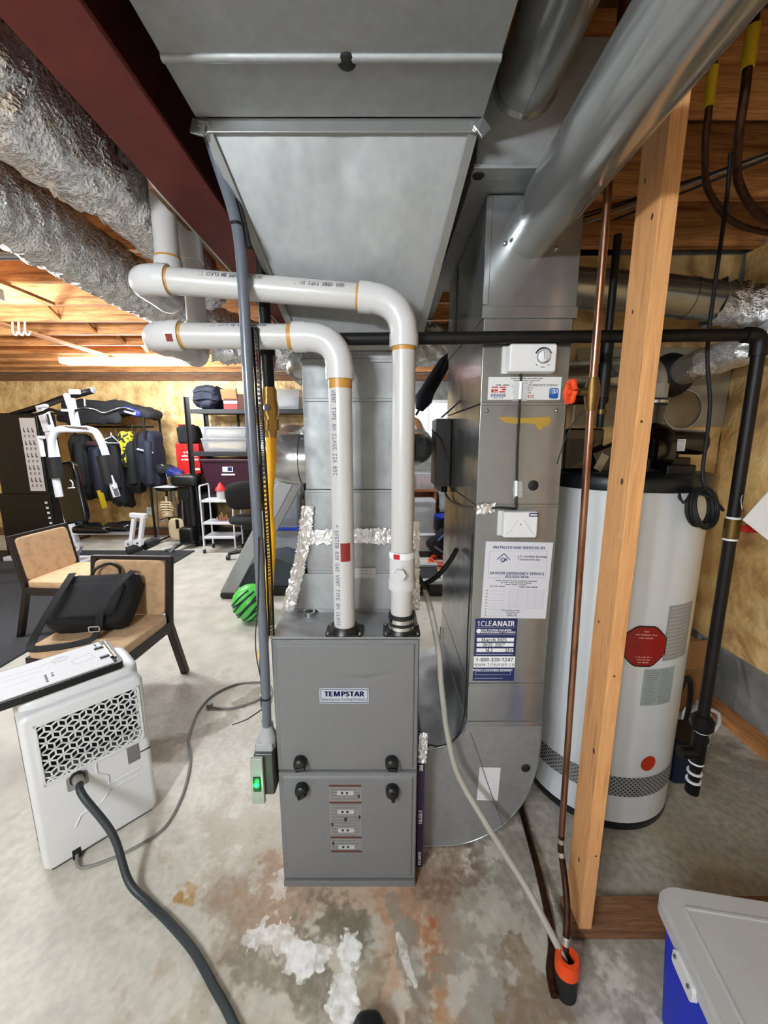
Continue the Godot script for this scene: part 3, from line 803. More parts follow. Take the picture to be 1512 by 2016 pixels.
	part(r1, "seam", MB.new().bb(V(0.326, 2.202, -1.08), V(0.334, 2.2065, 1.4), 0.001), M.galvanized_round)
	part(r1, "collar_bead", MB.new().ring(V(0.33, 2.275, -1.09), V(0.33, 2.275, -1.082), 0.069, 0.076, 40), M.galvanized_round)
	var r2 := thing("round_duct_pipe", "bright round galvanized pipe slanting overhead into the front of the return duct", "duct", V(0.4, 1.94, -0.2))
	part(r2, "pipe", MB.new().cyl(V(0.402, 2.02, -1.05), V(0.402, 2.02, 1.4), 0.0705, -1, 44, true), M.galvanized_round)
	part(r2, "crimped_end", MB.new().cyl(V(0.402, 2.02, -1.05), V(0.402, 2.015, -1.199), 0.0675, -1, 44, true), M.galvanized_round)
	part(r2, "seam", MB.new().bar(V(0.455, 1.975, -1.05), V(0.455, 1.975, 1.4), 0.008, 0.004, 0.001), M.galvanized_round)

# a strip of crumpled tape along points; w is its width
func crumple(pts: Array, w: float, am: float, seed_: int, side := Vector3.RIGHT) -> MB:
	var path := smooth_path(pts, 0.006)
	var nz := noise(60.0, seed_, 3)
	var cnt := path.size() - 1
	return MB.new().surf(func(u, v):
		var q: Vector3 = path[int(round(u * cnt))] + side * (v - 0.5) * w * (1.0 + 0.35 * nz.get_noise_2d(u * 3.0, 4.0))
		return q + Vector3(0, 0, 1) * (am * 0.6 + am * nz.get_noise_3d(q.x * 1.6, q.y * 0.7, 0.0)), cnt, 12, null, Vector3(0, 0, 1))

# a printed sheet: rows of grey dashes that stand for small print
func label_mat(key: String, rows: int, back: Color, ink: Color, cols := 1, seed_ := 5, extra = null) -> StandardMaterial3D:
	if M.has(key): return M[key]
	var w := 160; var h := 200
	var im := Image.create(w, h, false, Image.FORMAT_RGB8)
	im.fill(back)
	var r := RandomNumberGenerator.new(); r.seed = seed_
	for i in rows:
		var y := int((i + 0.7) * h / (rows + 0.7))
		for c in cols:
			var x := int(12 + c * (w - 16.0) / cols); var x_end := int(8 + (c + 1) * (w - 16.0) / cols) - r.randi_range(4, 30)
			while x < x_end:
				var l := r.randi_range(4, 14)
				im.fill_rect(Rect2i(x, y, mini(l, x_end - x), maxi(2, h / rows / 4)), ink)
				x += l + 3
	if extra != null: extra.call(im)
	var m := mat(key, Color.WHITE, 0.55)
	m.albedo_texture = tex(im)
	return m

func build_furnace():
	var t := thing("furnace", "grey gas furnace cabinet with two doors and black door knobs on stained floor", "furnace", V(-0.114, 0, -1.43))
	var x0 := -0.334; var x1 := 0.106; var zf := -1.07
	part(t, "cabinet", MB.new().bb(V(x0, 0.008, -1.794), V(x1, 0.889, zf - 0.022), 0.003), M.furnace_paint)
	part(t, "top_plate", MB.new().bb(V(x0, 0.8855, -1.794), V(x1, 0.8905, zf - 0.004), 0.001), M.galvanized)
	part(t, "base_rail", MB.new().bb(V(x0 + 0.002, 0.0, -1.79), V(x1 - 0.002, 0.022, zf + 0.002), 0.002), M.furnace_paint)
	part(t, "upper_door", door_panel(x0 + 0.002, x1 - 0.002, 0.44, 0.883, zf, true), M.furnace_paint)
	part(t, "lower_door", door_panel(x0 + 0.002, x1 - 0.002, 0.024, 0.432, zf, false), M.furnace_paint)
	# dents pressed into the doors: a shallow curved crease
	var k := 0
	for q in [V(-0.258, 0.479, zf), V(0.024, 0.479, zf), V(-0.257, 0.383, zf), V(0.026, 0.378, zf)]:
		var kn := part(t, "door_knob", MB.new().lathe(q, [V2(0.0, 0.026), V2(0.012, 0.026), V2(0.019, 0.022), V2(0.021, 0.012), V2(0.021, 0.0)], 24, Basis(Vector3.RIGHT, PI / 2)), M.black_plastic)
		var an: float = [0.25, -0.1, 0.6, 0.0][k]
		part(kn, "grip", MB.new().box(q + V(0.003, -0.008, 0.024), V(0.03, 0.012, 0.014), 0.003, Basis(Vector3.BACK, an if k < 3 else PI / 2)), M.black_plastic)
		k += 1
	# badge with raised frame and print
	var b := part(t, "badge", MB.new().prism(round_rect(0.148, 0.05, 0.005), 0.0, 0.003, Transform3D(Basis.IDENTITY, V(-0.119, 0.7045, zf))), mat("badge_silver", Color(0.72, 0.75, 0.78), 0.35, 0.3))
	part(b, "badge_frame", frame_rect(0.140, 0.042, 0.0012, 0.001, V(-0.119, 0.7045, zf + 0.003)), M.ink_navy)
	for dx in [-0.0007, 0.0, 0.0007]: print_text(b, "TEMPSTAR", 0.0165, V(-0.119 + dx, 0.7115, zf + 0.0032 + absf(dx) * 0.1), Basis.IDENTITY, mat("badge_blue", Color(0.03, 0.12, 0.42), 0.4), "Droid Sans", true, 1.04)
	print_text(b, "Heating and Cooling Products", 0.0078, V(-0.119, 0.6935, zf + 0.0032), Basis.IDENTITY, M.ink_black, "Droid Serif", false, 0.86)
	# wiring and warning label on the lower door
	var lab := part(t, "warning_label", MB.new().bb(V(-0.174, 0.137, zf), V(-0.07, 0.396, zf + 0.0008)), label_mat("warn_label", 22, Color(0.48, 0.48, 0.47), Color(0.30, 0.30, 0.30), 1, 9, func(im):
		for yy in [2, 50, 152, 194]: im.fill_rect(Rect2i(2, yy, 156, 6), Color(0.32, 0.16, 0.13))
		for yy in [20, 74, 128, 178]:
			im.fill_rect(Rect2i(40, yy, 80, 12), Color(0.68, 0.68, 0.67))
			im.fill_rect(Rect2i(58, yy + 3, 12, 6), Color(0.1, 0.1, 0.1)); im.fill_rect(Rect2i(82, yy + 3, 12, 6), Color(0.1, 0.1, 0.1))
		im.fill_rect(Rect2i(72, 96, 14, 12), Color(0.12, 0.12, 0.12))
		for q in [[140, 30], [142, 90], [8, 112], [10, 168]]: im.fill_rect(Rect2i(q[0], q[1], 10, 10), Color(0.1, 0.1, 0.1))))
	part(t, "screw", MB.new().lathe(V(-0.205, 0.206, zf), [V2(0, 0.003), V2(0.003, 0.002), V2(0.004, 0.0)], 12, Basis(Vector3.RIGHT, PI / 2)), M.steel)
	# flanges that take the two plastic pipes
	for x in [-0.118, 0.0525]:
		var fl := part(t, "pipe_flange", MB.new().prism(round_rect(0.11, 0.075, 0.012), 0.0, 0.006, Transform3D(Basis(Vector3.RIGHT, -PI / 2), V(x, 0.8905, -1.112))).lathe(V(x, 0.896, -1.112), [V2(0.046, 0.0), V2(0.042, 0.006), V2(0.039, 0.018), V2(0.034, 0.018)], 28), M.black_plastic)
		for sx in [-1, 1]:
			for sz in [-1, 1]:
				part(fl, "screw", MB.new().lathe(V(x + sx * 0.047, 0.896, -1.112 + sz * 0.03), [V2(0.0, 0.006), V2(0.004, 0.005), V2(0.005, 0.0)], 10), M.steel)
	# knockout collars near the plenum
	for x in [-0.245, -0.15]:
		part(t, "knockout_ring", MB.new().ring(V(x, 0.8905, -1.222), V(x, 0.904, -1.222), 0.013, 0.018, 20), M.chrome)
	# the pleated filter that slides in on the right
	var f := thing("furnace_filter", "purple-edged pleated air filter slotted between furnace and return boot", "filter", V(0.121, 0.02, -1.4))
	part(f, "frame", MB.new().bb(V(0.109, 0.022, -1.74), V(0.132, 0.43, -1.112), 0.002), mat("filter_purple", Color(0.14, 0.07, 0.24), 0.5))
	part(f, "end_strip", MB.new().bb(V(0.1105, 0.4, -1.1118), V(0.1305, 0.428, -1.1112)), M.ink_black)
	print_text(f, "3M", 0.012, V(0.1205, 0.414, -1.111), Basis(Vector3.BACK, PI / 2), M.ink_white, "Droid Sans", true)
	print_text(f, "16:25:1", 0.012, V(0.1205, 0.225, -1.1115), Basis(Vector3.BACK, PI / 2), M.ink_white, "Droid Sans", true)
	print_text(f, "FILTRETE", 0.009, V(0.1205, 0.06, -1.1115), Basis(Vector3.BACK, PI / 2), M.ink_white, "Droid Sans", true)
	part(f, "slot_tape", crumple([V(0.122, 0.44, -1.106), V(0.124, 0.5, -1.11), V(0.127, 0.54, -1.12)], 0.026, 0.008, 31), M.foil_tape)
	# service switch box on the left side with its lit cover
	var s := thing("switch_box", "grey electrical switch box with glowing green rocker on furnace side", "switch", V(-0.366, 0.36, -1.09))
	part(s, "box", MB.new().bb(V(-0.398, 0.372, -1.145), V(-0.338, 0.52, -1.05), 0.006), mat("box_grey", Color(0.33, 0.33, 0.32), 0.45, 0.5))
	var cv := part(s, "cover", MB.new().bb(V(-0.405, 0.355, -1.05), V(-0.366, 0.515, -1.036), 0.003), mat("box_cover", Color(0.62, 0.64, 0.60), 0.35))
	part(cv, "rocker", MB.new().bb(V(-0.397, 0.405, -1.036), V(-0.375, 0.455, -1.03), 0.002), mat("green_lens", Color(0.02, 0.25, 0.08), 0.3))
	part(cv, "indicator_lamp", MB.new().lathe(V(-0.386, 0.43, -1.0302), [V2(0.0, 0.004), V2(0.006, 0.003), V2(0.009, 0.0)], 16, Basis(Vector3.RIGHT, PI / 2)), mat("green_glow", Color(0.1, 1.0, 0.35), 0.3, 0.0, {"emit": Color(0.1, 1.0, 0.35), "energy": 3.0}))
	var gl := OmniLight3D.new()
	gl.name = "indicator_light"; gl.light_color = Color(0.2, 1.0, 0.45); gl.light_energy = 0.0012; gl.omni_range = 3.0; gl.omni_attenuation = 2.0; gl.light_size = 0.01; gl.shadow_enabled = true
	s.add_child(gl)
	gl.position = V(-0.386, 0.43, -1.018) - s.position
	part(s, "conduit_body", MB.new().lathe(V(-0.36, 0.52, -1.085), [V2(0.024, 0.0), V2(0.026, 0.04), V2(0.018, 0.062), V2(0.018, 0.078), V2(0.0, 0.078)], 18), M.silver_grey)
	part(s, "bracket", MB.new().bb(V(-0.396, 0.515, -1.12), V(-0.34, 0.545, -1.06), 0.006), M.silver_grey)

# a pressed door: a raised field with a rounded step round it; the upper door also has the curved crease
func door_panel(x0: float, x1: float, y0: float, y1: float, zf: float, crease: bool) -> MB:
	var mb := MB.new()
	var nu := 90; var nv := 90
	var ins := 0.012
	# grid lines crowd at the pressed border
	var line := func(u: float, ln: float) -> float:
		var marks := [0.0, 0.0008, 0.004, ins - 0.001, ins, ins + 0.0015, ins + 0.003, ins + 0.0045]
		var i := int(round(u * nu))
		if i < 8: return marks[i]
		if i > nu - 8: return ln - marks[nu - i]
		return lerpf(ins + 0.0045, ln - ins - 0.0045, float(i - 7) / (nu - 14))
	var f := func(u, v):
		var x: float = x0 + line.call(u, x1 - x0); var y: float = y0 + line.call(v, y1 - y0)
		var e := minf(minf(x - x0, x1 - x), minf(y - y0, y1 - y))
		var z := -0.005 * (1.0 - smoothstep(ins, ins + 0.0045, e))
		if e < 0.0005: z -= 0.014
		var cx := (x + 0.075) / 0.11
		if crease:
			var d := (y - (0.762 + 0.03 * cx * cx)) / 0.006
			z -= 0.0022 * exp(-d * d) * clampf(1.2 - absf(cx), 0.0, 1.0)
			z += 0.0014 * clampf(d, -1.0, 1.0) * exp(-d * d * 0.08) * clampf(1.3 - absf(cx), 0.0, 1.0)
		else:
			var d := (y - (0.10 + 0.012 * cx * cx)) / 0.02
			z -= 0.0012 * exp(-d * d) * clampf(1.4 - absf(cx), 0.0, 1.0)
		return V(x, y, zf + z)
	mb.surf(f, nu, nv, null, Vector3(0, 0, 1))
	mb.bb(V(x0, y0, zf - 0.021), V(x1, y1, zf - 0.012), 0.0)
	return mb

func round_rect(w: float, h: float, r: float, n := 5) -> PackedVector2Array:
	var out := PackedVector2Array()
	for c in [[1, 1, 0.0], [-1, 1, 0.5], [-1, -1, 1.0], [1, -1, 1.5]]:
		for k in n + 1:
			var an: float = PI * (c[2] + 0.5 * k / n)
			out.append(V2(c[0] * (w / 2 - r) + r * cos(an), c[1] * (h / 2 - r) + r * sin(an)))
	return out

func frame_rect(w: float, h: float, t: float, d: float, c: Vector3) -> MB:
	var mb := MB.new()
	for s in [-1, 1]:
		mb.box(c + V(0, s * h / 2, d / 2), V(w + t, t, d)); mb.box(c + V(s * w / 2, 0, d / 2), V(t, h + t, d))
	return mb

func hub(t: Node3D, a: Vector3, b: Vector3, r := 0.0385):
	part(t, "hub", MB.new().tube([a, a.lerp(b, 0.06), a.lerp(b, 0.94), b], r, 28, [r - 0.002, r, r, r - 0.002]), M.pvc_fitting)

func build_vents():
	var R := 0.0318
	var zp := -1.112
	var rz := Basis(Vector3.BACK, PI)
	# left pipe: up from the furnace, left, back and up into the joists
	var a := thing("vent_pipe", "white plastic vent pipe with red sticker rising from furnace, lower of two bends", "pipe", V(-0.118, 0.9, zp))
	part(a, "riser", MB.new().cyl(V(-0.118, 0.897, zp), V(-0.118, 1.63, zp), R, -1, 32, false), M.pvc)
	part(a, "elbow", MB.new().tube(rounded([V(-0.118, 1.63, zp), V(-0.118, 1.726, zp), V(-0.215, 1.726, zp)], 0.085, 14), 0.0365, 30), M.pvc_fitting)
	hub(a, V(-0.118, 1.618, zp), V(-0.118, 1.652, zp)); hub(a, V(-0.205, 1.726, zp), V(-0.24, 1.726, zp))
	part(a, "glue_ring", MB.new().cyl(V(-0.118, 1.594, zp), V(-0.118, 1.618, zp), R + 0.0006, -1, 28, false), M.glue_stain)
	part(a, "glue_ring", MB.new().cyl(V(-0.24, 1.726, zp), V(-0.252, 1.726, zp), R + 0.0006, -1, 28, false), M.glue_stain)
	part(a, "horizontal_run", MB.new().cyl(V(-0.24, 1.726, zp), V(-0.545, 1.729, zp), R, -1, 32, false), M.pvc)
	part(a, "end_elbow", MB.new().tube(rounded([V(-0.545, 1.729, zp), V(-0.622, 1.73, zp - 0.004), V(-0.622, 1.73, zp - 0.085)], 0.062, 14), 0.0365, 30), M.pvc_fitting)
	hub(a, V(-0.532, 1.729, zp), V(-0.562, 1.729, zp))
	part(a, "glue_ring", MB.new().cyl(V(-0.524, 1.729, zp), V(-0.532, 1.729, zp), R + 0.0006, -1, 28, false), M.glue_stain)
	part(a, "sticker", MB.new().box(V(-0.549, 1.716, zp + 0.0362), V(0.016, 0.018, 0.002), 0.0, Basis(Vector3.RIGHT, 0.35)), mat("sticker_red", Color(0.45, 0.10, 0.07), 0.5))
	part(a, "back_run", MB.new().cyl(V(-0.622, 1.73, zp - 0.085), V(-0.622, 1.735, -1.36), R, -1, 28, false), M.pvc)
	part(a, "back_elbow", MB.new().tube(rounded([V(-0.622, 1.735, -1.36), V(-0.64, 1.735, -1.45), V(-0.64, 1.83, -1.45)], 0.07, 12), 0.0365, 28), M.pvc_fitting)
	hub(a, V(-0.622, 1.735, -1.345), V(-0.622, 1.735, -1.375)); hub(a, V(-0.64, 1.82, -1.45), V(-0.64, 1.852, -1.45))
	part(a, "upper_riser", MB.new().cyl(V(-0.64, 1.85, -1.45), V(-0.64, 2.06, -1.45), R, -1, 28, false), M.pvc)
	part(a, "socket", MB.new().cyl(V(-0.64, 2.04, -1.45), V(-0.64, 2.55, -1.45), 0.0365, -1, 28), M.pvc_fitting)
	part(a, "red_sticker", MB.new().surf(func(u, v):
		var an: float = lerpf(-0.15, 0.75, u)
		return V(-0.118 + 0.0324 * sin(an), lerpf(1.118, 1.172, v), zp + 0.0324 * cos(an)), 8, 1, V(-0.118, 1.14, zp)), mat("sticker_red2", Color(0.50, 0.13, 0.09), 0.5))
	var side := Basis(Vector3.UP, -0.5) * Basis(Vector3.BACK, -PI / 2)
	var off := V(-0.118, 0, zp) + Basis(Vector3.UP, -0.5) * V(0, 0, R + 0.0001)
	print_text(a, "VENT TYPE BH CLASS IIA 65C", 0.0125, off + V(0, 1.475, 0), side, M.ink_blue, "Droid Sans Mono", false, 0.82)
	print_text(a, "* SYSTEM 636 GAS VENT TYPE BH CLASS IIA 65C *", 0.0125, off + V(0, 1.03, 0), side, M.ink_blue, "Droid Sans Mono", false, 0.82)
	var up := rz * Basis(Vector3.RIGHT, 0.75)
	print_text(a, "GAS VENT TYPE BH CLASS IIA 65C SYSTEM 636", 0.009, V(-0.42, 1.727, zp) + Basis(Vector3.RIGHT, -0.75) * V(0, 0, R + 0.0002), Basis(Vector3.RIGHT, -0.75) * rz, M.ink_blue, "Droid Sans Mono", false, 0.75)
	# right pipe: taller, its run slopes up to the left
	var b := thing("vent_pipe", "white plastic vent pipe with plugged tee and steel clamps, upper of two bends", "pipe", V(0.0525, 0.9, zp))
	var xb := 0.0525
	part(b, "riser", MB.new().cyl(V(xb, 0.9, zp), V(xb, 1.71, zp), R, -1, 32, false), M.pvc)
	part(b, "elbow", MB.new().tube(rounded([V(xb, 1.715, zp), V(xb, 1.813, zp), V(xb - 0.1, 1.822, zp)], 0.088, 14), 0.0365, 30), M.pvc_fitting)
	hub(b, V(xb, 1.70, zp), V(xb, 1.734, zp)); hub(b, V(xb - 0.085, 1.8205, zp), V(xb - 0.118, 1.8235, zp))
	part(b, "glue_ring", MB.new().cyl(V(xb, 1.69, zp), V(xb, 1.70, zp), R + 0.0006, -1, 28, false), M.glue_stain)
	part(b, "glue_ring", MB.new().cyl(V(xb - 0.118, 1.8235, zp), V(xb - 0.124, 1.824, zp), R + 0.0006, -1, 28, false), M.glue_stain)
	part(b, "horizontal_run", MB.new().cyl(V(xb - 0.118, 1.8235, zp), V(-0.575, 1.864, zp), R, -1, 32, false), M.pvc)
	part(b, "end_elbow", MB.new().tube(rounded([V(-0.56, 1.863, zp), V(-0.642, 1.868, zp - 0.004), V(-0.642, 1.87, zp - 0.085)], 0.062, 14), 0.0365, 30), M.pvc_fitting)
	hub(b, V(-0.553, 1.8625, zp), V(-0.58, 1.8645, zp))
	part(b, "glue_ring", MB.new().cyl(V(-0.547, 1.862, zp), V(-0.553, 1.8625, zp), R + 0.0006, -1, 28, false), M.glue_stain)
	part(b, "up_elbow", MB.new().tube(rounded([V(-0.642, 1.87, zp - 0.085), V(-0.655, 1.872, -1.33), V(-0.66, 1.96, -1.33)], 0.06, 12), 0.0365, 28), M.pvc_fitting)
	hub(b, V(-0.66, 1.95, -1.33), V(-0.66, 2.0, -1.33), 0.04)
	part(b, "glue_ring", MB.new().cyl(V(-0.66, 2.0, -1.33), V(-0.66, 2.006, -1.33), 0.0375, -1, 28, false), M.glue_stain)
	part(b, "upper_riser", MB.new().cyl(V(-0.66, 2.0, -1.33), V(-0.66, 2.5, -1.33), 0.035, -1, 28), M.pvc)
	var rt := MB.frame(V(1, -0.0672, 0).normalized())
	var tb := Basis(Vector3.BACK, -0.0672) * rz * Basis(Vector3.RIGHT, 0.0)
	tb = Basis(Vector3.RIGHT, -0.45) * tb
	for q in [["GAS VENT TYPE BH CLASS IIA 65C", -0.205, 1.8335], ["GAS VENT TYPE BH CLASS IIA 65C   SYSTEM", -0.43, 1.853]]:
		print_text(b, q[0], 0.0105, V(q[1], q[2], zp) + Basis(Vector3.RIGHT, -0.45) * V(0, 0, R + 0.0003), tb, M.ink_grey, "Droid Sans Mono", false, 0.78 if q[1] > -0.3 else 0.72)
	# tee with plug, sticker, and the rubber coupling at the foot
	part(b, "tee", MB.new().tube([V(xb, 1.035, zp), V(xb, 1.04, zp), V(xb, 1.138, zp), V(xb, 1.143, zp)], 0.0375, 30, [0.036, 0.0375, 0.0375, 0.036]), M.pvc_fitting)
	hub(b, V(xb, 1.028, zp), V(xb, 1.06, zp), 0.0405)
	part(b, "plug", MB.new().cyl(V(xb - 0.006, 1.085, zp + 0.03), V(xb - 0.008, 1.085, zp + 0.052), 0.017, -1, 6), M.pvc_fitting, "hexagonal white plug")
	part(b, "sticker_band", MB.new().cyl(V(xb, 1.124, zp), V(xb, 1.142, zp), 0.0379, -1, 30, false), M.paper)
	part(b, "sticker", MB.new().box(V(xb - 0.017, 1.133, zp + 0.0345), V(0.018, 0.014, 0.003), 0.0, Basis(Vector3.UP, -0.45)), M.red)
	part(b, "rubber_coupling", MB.new().tube([V(xb, 0.893, zp), V(xb, 0.9, zp), V(xb, 0.945, zp), V(xb, 0.95, zp)], 0.038, 28, [0.037, 0.039, 0.039, 0.037]), M.black_rubber)
	for y in [0.912, 0.934]:
		part(b, "clamp_band", MB.new().ring(V(xb, y - 0.006, zp), V(xb, y + 0.006, zp), 0.038, 0.0405, 28), M.chrome)
	# gas line
	var ir := 0.0165
	var zg := -1.17
	var g := thing("gas_pipe", "black iron gas pipe running across behind the post and down the right side", "pipe", V(0.35, 0.25, zg))
	part(g, "cross_run", MB.new().cyl(V(-0.327, 1.732, zg), V(1.02, 1.745, zg), ir, -1, 20), M.black_iron)
	part(g, "corner_elbow", MB.new().tube(rounded([V(1.0, 1.745, zg), V(1.045, 1.745, zg), V(1.047, 1.69, zg)], 0.03, 8), 0.021, 18), M.black_iron)
	part(g, "drop", MB.new().cyl(V(1.047, 1.70, zg), V(1.058, 0.56, zg), ir, -1, 20), M.black_iron)
	part(g, "tee", MB.new().tube([V(1.052, 1.225, zg), V(1.052, 1.165, zg)], 0.0205, 18), M.brass_old)
	for y in [1.228, 1.162]: part(g, "thread_ring", MB.new().cyl(V(1.052, y + 0.003, zg), V(1.052, y - 0.003, zg), 0.0185, -1, 16), M.ink_white)
	part(g, "branch_valve", MB.new().cyl(V(1.052, 1.195, zg), V(1.1, 1.195, zg), 0.01, -1, 12).cyl(V(1.1, 1.195, zg), V(1.13, 1.195, zg), 0.014, -1, 12), M.red, "small red valve")
	part(g, "union", MB.new().tube([V(1.058, 0.56, zg), V(1.058, 0.55, zg), V(1.059, 0.515, zg), V(1.059, 0.505, zg)], 0.03, 8, [0.024, 0.033, 0.033, 0.024]), M.black_iron)
	part(g, "lower_tee", MB.new().tube([V(1.059, 0.51, zg), V(1.06, 0.38, zg)], 0.0215, 18).cyl(V(1.06, 0.42, zg), V(1.0, 0.42, zg), 0.02, -1, 16), M.black_iron)
	part(g, "drip_leg", MB.new().cyl(V(1.06, 0.38, zg), V(1.061, 0.28, zg), 0.0165, -1, 16).cyl(V(1.061, 0.31, zg), V(1.061, 0.265, zg), 0.0205, -1, 16), M.black_iron)
	for y in [0.505, 0.385, 0.345, 0.312]: part(g, "sealant_ring", MB.new().cyl(V(1.0595, y + 0.003, zg), V(1.0595, y - 0.003, zg), 0.0222, -1, 16), M.ink_white)
	part(g, "left_riser", MB.new().cyl(V(-0.329, 2.05, zg), V(-0.327, 1.60, zg), ir, -1, 20), M.black_iron)
	part(g, "left_tee", MB.new().cyl(V(-0.327, 1.765, zg), V(-0.327, 1.69, zg), 0.022, -1, 20).cyl(V(-0.327, 1.732, zg), V(-0.285, 1.732, zg), 0.022, -1, 20), M.black_iron)
	var v := thing("gas_valve", "brass gas valve and hex union above the yellow gas hose", "valve", V(-0.327, 1.47, zg))
	part(v, "body", MB.new().tube([V(-0.327, 1.605, zg), V(-0.327, 1.595, zg), V(-0.327, 1.57, zg), V(-0.327, 1.555, zg), V(-0.327, 1.53, zg), V(-0.327, 1.515, zg)], 0.02, 10, [0.019, 0.0215, 0.0215, 0.025, 0.025, 0.017]), M.brass)
	part(v, "stem", MB.new().cyl(V(-0.327, 1.547, zg + 0.02), V(-0.327, 1.547, zg + 0.034), 0.0095, -1, 16), M.steel)
	part(v, "union_nut", MB.new().cyl(V(-0.327, 1.515, zg), V(-0.327, 1.485, zg), 0.029, -1, 6), M.brass)
	part(v, "flare_nut", MB.new().tube([V(-0.327, 1.485, zg), V(-0.327, 1.48, zg), V(-0.327, 1.462, zg)], 0.018, 6, [0.02, 0.02, 0.014]), M.brass)
	var yh := thing("gas_hose", "yellow flexible gas hose hanging beside grey conduit to the floor fitting", "hose", V(-0.36, 0.6, zg))
	var yp := smooth_path([V(-0.327, 1.465, zg), V(-0.331, 1.40, zg), V(-0.344, 1.30, zg), V(-0.347, 1.24, zg), V(-0.343, 1.18, zg), V(-0.352, 1.07, zg), V(-0.364, 0.96, zg), V(-0.38, 0.85, zg), V(-0.39, 0.77, zg)], 0.02)
	part(yh, "hose", MB.new().tube(yp, 0.0148, 16), M.yellow_flex)
	part(yh, "end_pipe", MB.new().cyl(V(-0.39, 0.775, zg), V(-0.39, 0.6, zg), 0.0125, -1, 14), M.black_iron)
	part(yh, "end_cap", MB.new().cyl(V(-0.39, 0.63, zg), V(-0.39, 0.598, zg), 0.0165, -1, 14), M.black_iron)
	part(yh, "sealant_ring", MB.new().cyl(V(-0.39, 0.632, zg), V(-0.39, 0.638, zg), 0.0155, -1, 14), M.ink_white)
	# grey electrical conduit with ties
	var c := thing("flexible_conduit", "grey flexible electrical conduit hanging from the joists to the switch box", "conduit", V(-0.35, 0.6, -1.06))
	var cp := smooth_path([V(-0.43, 2.3, -0.98), V(-0.395, 2.115, -1.06), V(-0.362, 2.0, -1.065), V(-0.35, 1.93, -1.062), V(-0.347, 1.82, -1.06), V(-0.348, 1.55, -1.06), V(-0.3465, 1.2, -1.06), V(-0.349, 0.81, -1.06), V(-0.358, 0.6, -1.075)], 0.03)
	part(c, "sheath", MB.new().tube(cp, 0.0135, 16), M.grey_flex)
	part(c, "strand", MB.new().tube(smooth_path([V(-0.415, 2.3, -0.98), V(-0.378, 2.115, -1.068), V(-0.345, 2.0, -1.075), V(-0.328, 1.92, -1.068)]), 0.006, 8), M.black_rubber)
	for q in [V(-0.355, 1.968, -1.063), V(-0.3535, 0.7, -1.066)]:
		part(c, "cable_tie", MB.new().ring(q - V(0, 0.003, 0), q + V(0, 0.003, 0), 0.0132, 0.0155, 16), M.black_plastic)
	part(c, "tie_tail", MB.new().tube(smooth_path([V(-0.366, 0.665, -1.06), V(-0.4, 0.655, -1.03), V(-0.44, 0.645, -1.02)]), 0.0018, 6), M.black_plastic)
	var ps := thing("perforated_strap", "black perforated metal strap hanging along the grey conduit", "strap", V(-0.32, 0.82, -1.078))
	var sp := smooth_path([V(-0.329, 1.74, -1.076), V(-0.327, 1.58, -1.073), V(-0.324, 1.38, -1.07), V(-0.3225, 1.2, -1.068), V(-0.3225, 1.1, -1.066), V(-0.326, 0.9, -1.066)], 0.0062)
	var sm := MB.new()
	for s in [-1, 1]:
		var rail := []
		for q in sp: rail.append(q + V(s * 0.0062, 0, 0))
		sm.tube(rail, 0.0032, 6)
	for i in range(0, sp.size() - 1, 2): sm.bar(sp[i], sp[i + 1], 0.011, 0.002)
	part(ps, "strap", sm, mat("strap_black", Color(0.05, 0.045, 0.04), 0.35, 0.6))
	part(ps, "thin_wire", MB.new().tube(smooth_path([V(-0.34, 1.2, -1.045), V(-0.352, 1.02, -1.044), V(-0.366, 0.92, -1.05), V(-0.372, 0.84, -1.06), V(-0.366, 0.76, -1.07)]), 0.0016, 6), mat("wire_brown", Color(0.20, 0.11, 0.06), 0.5))

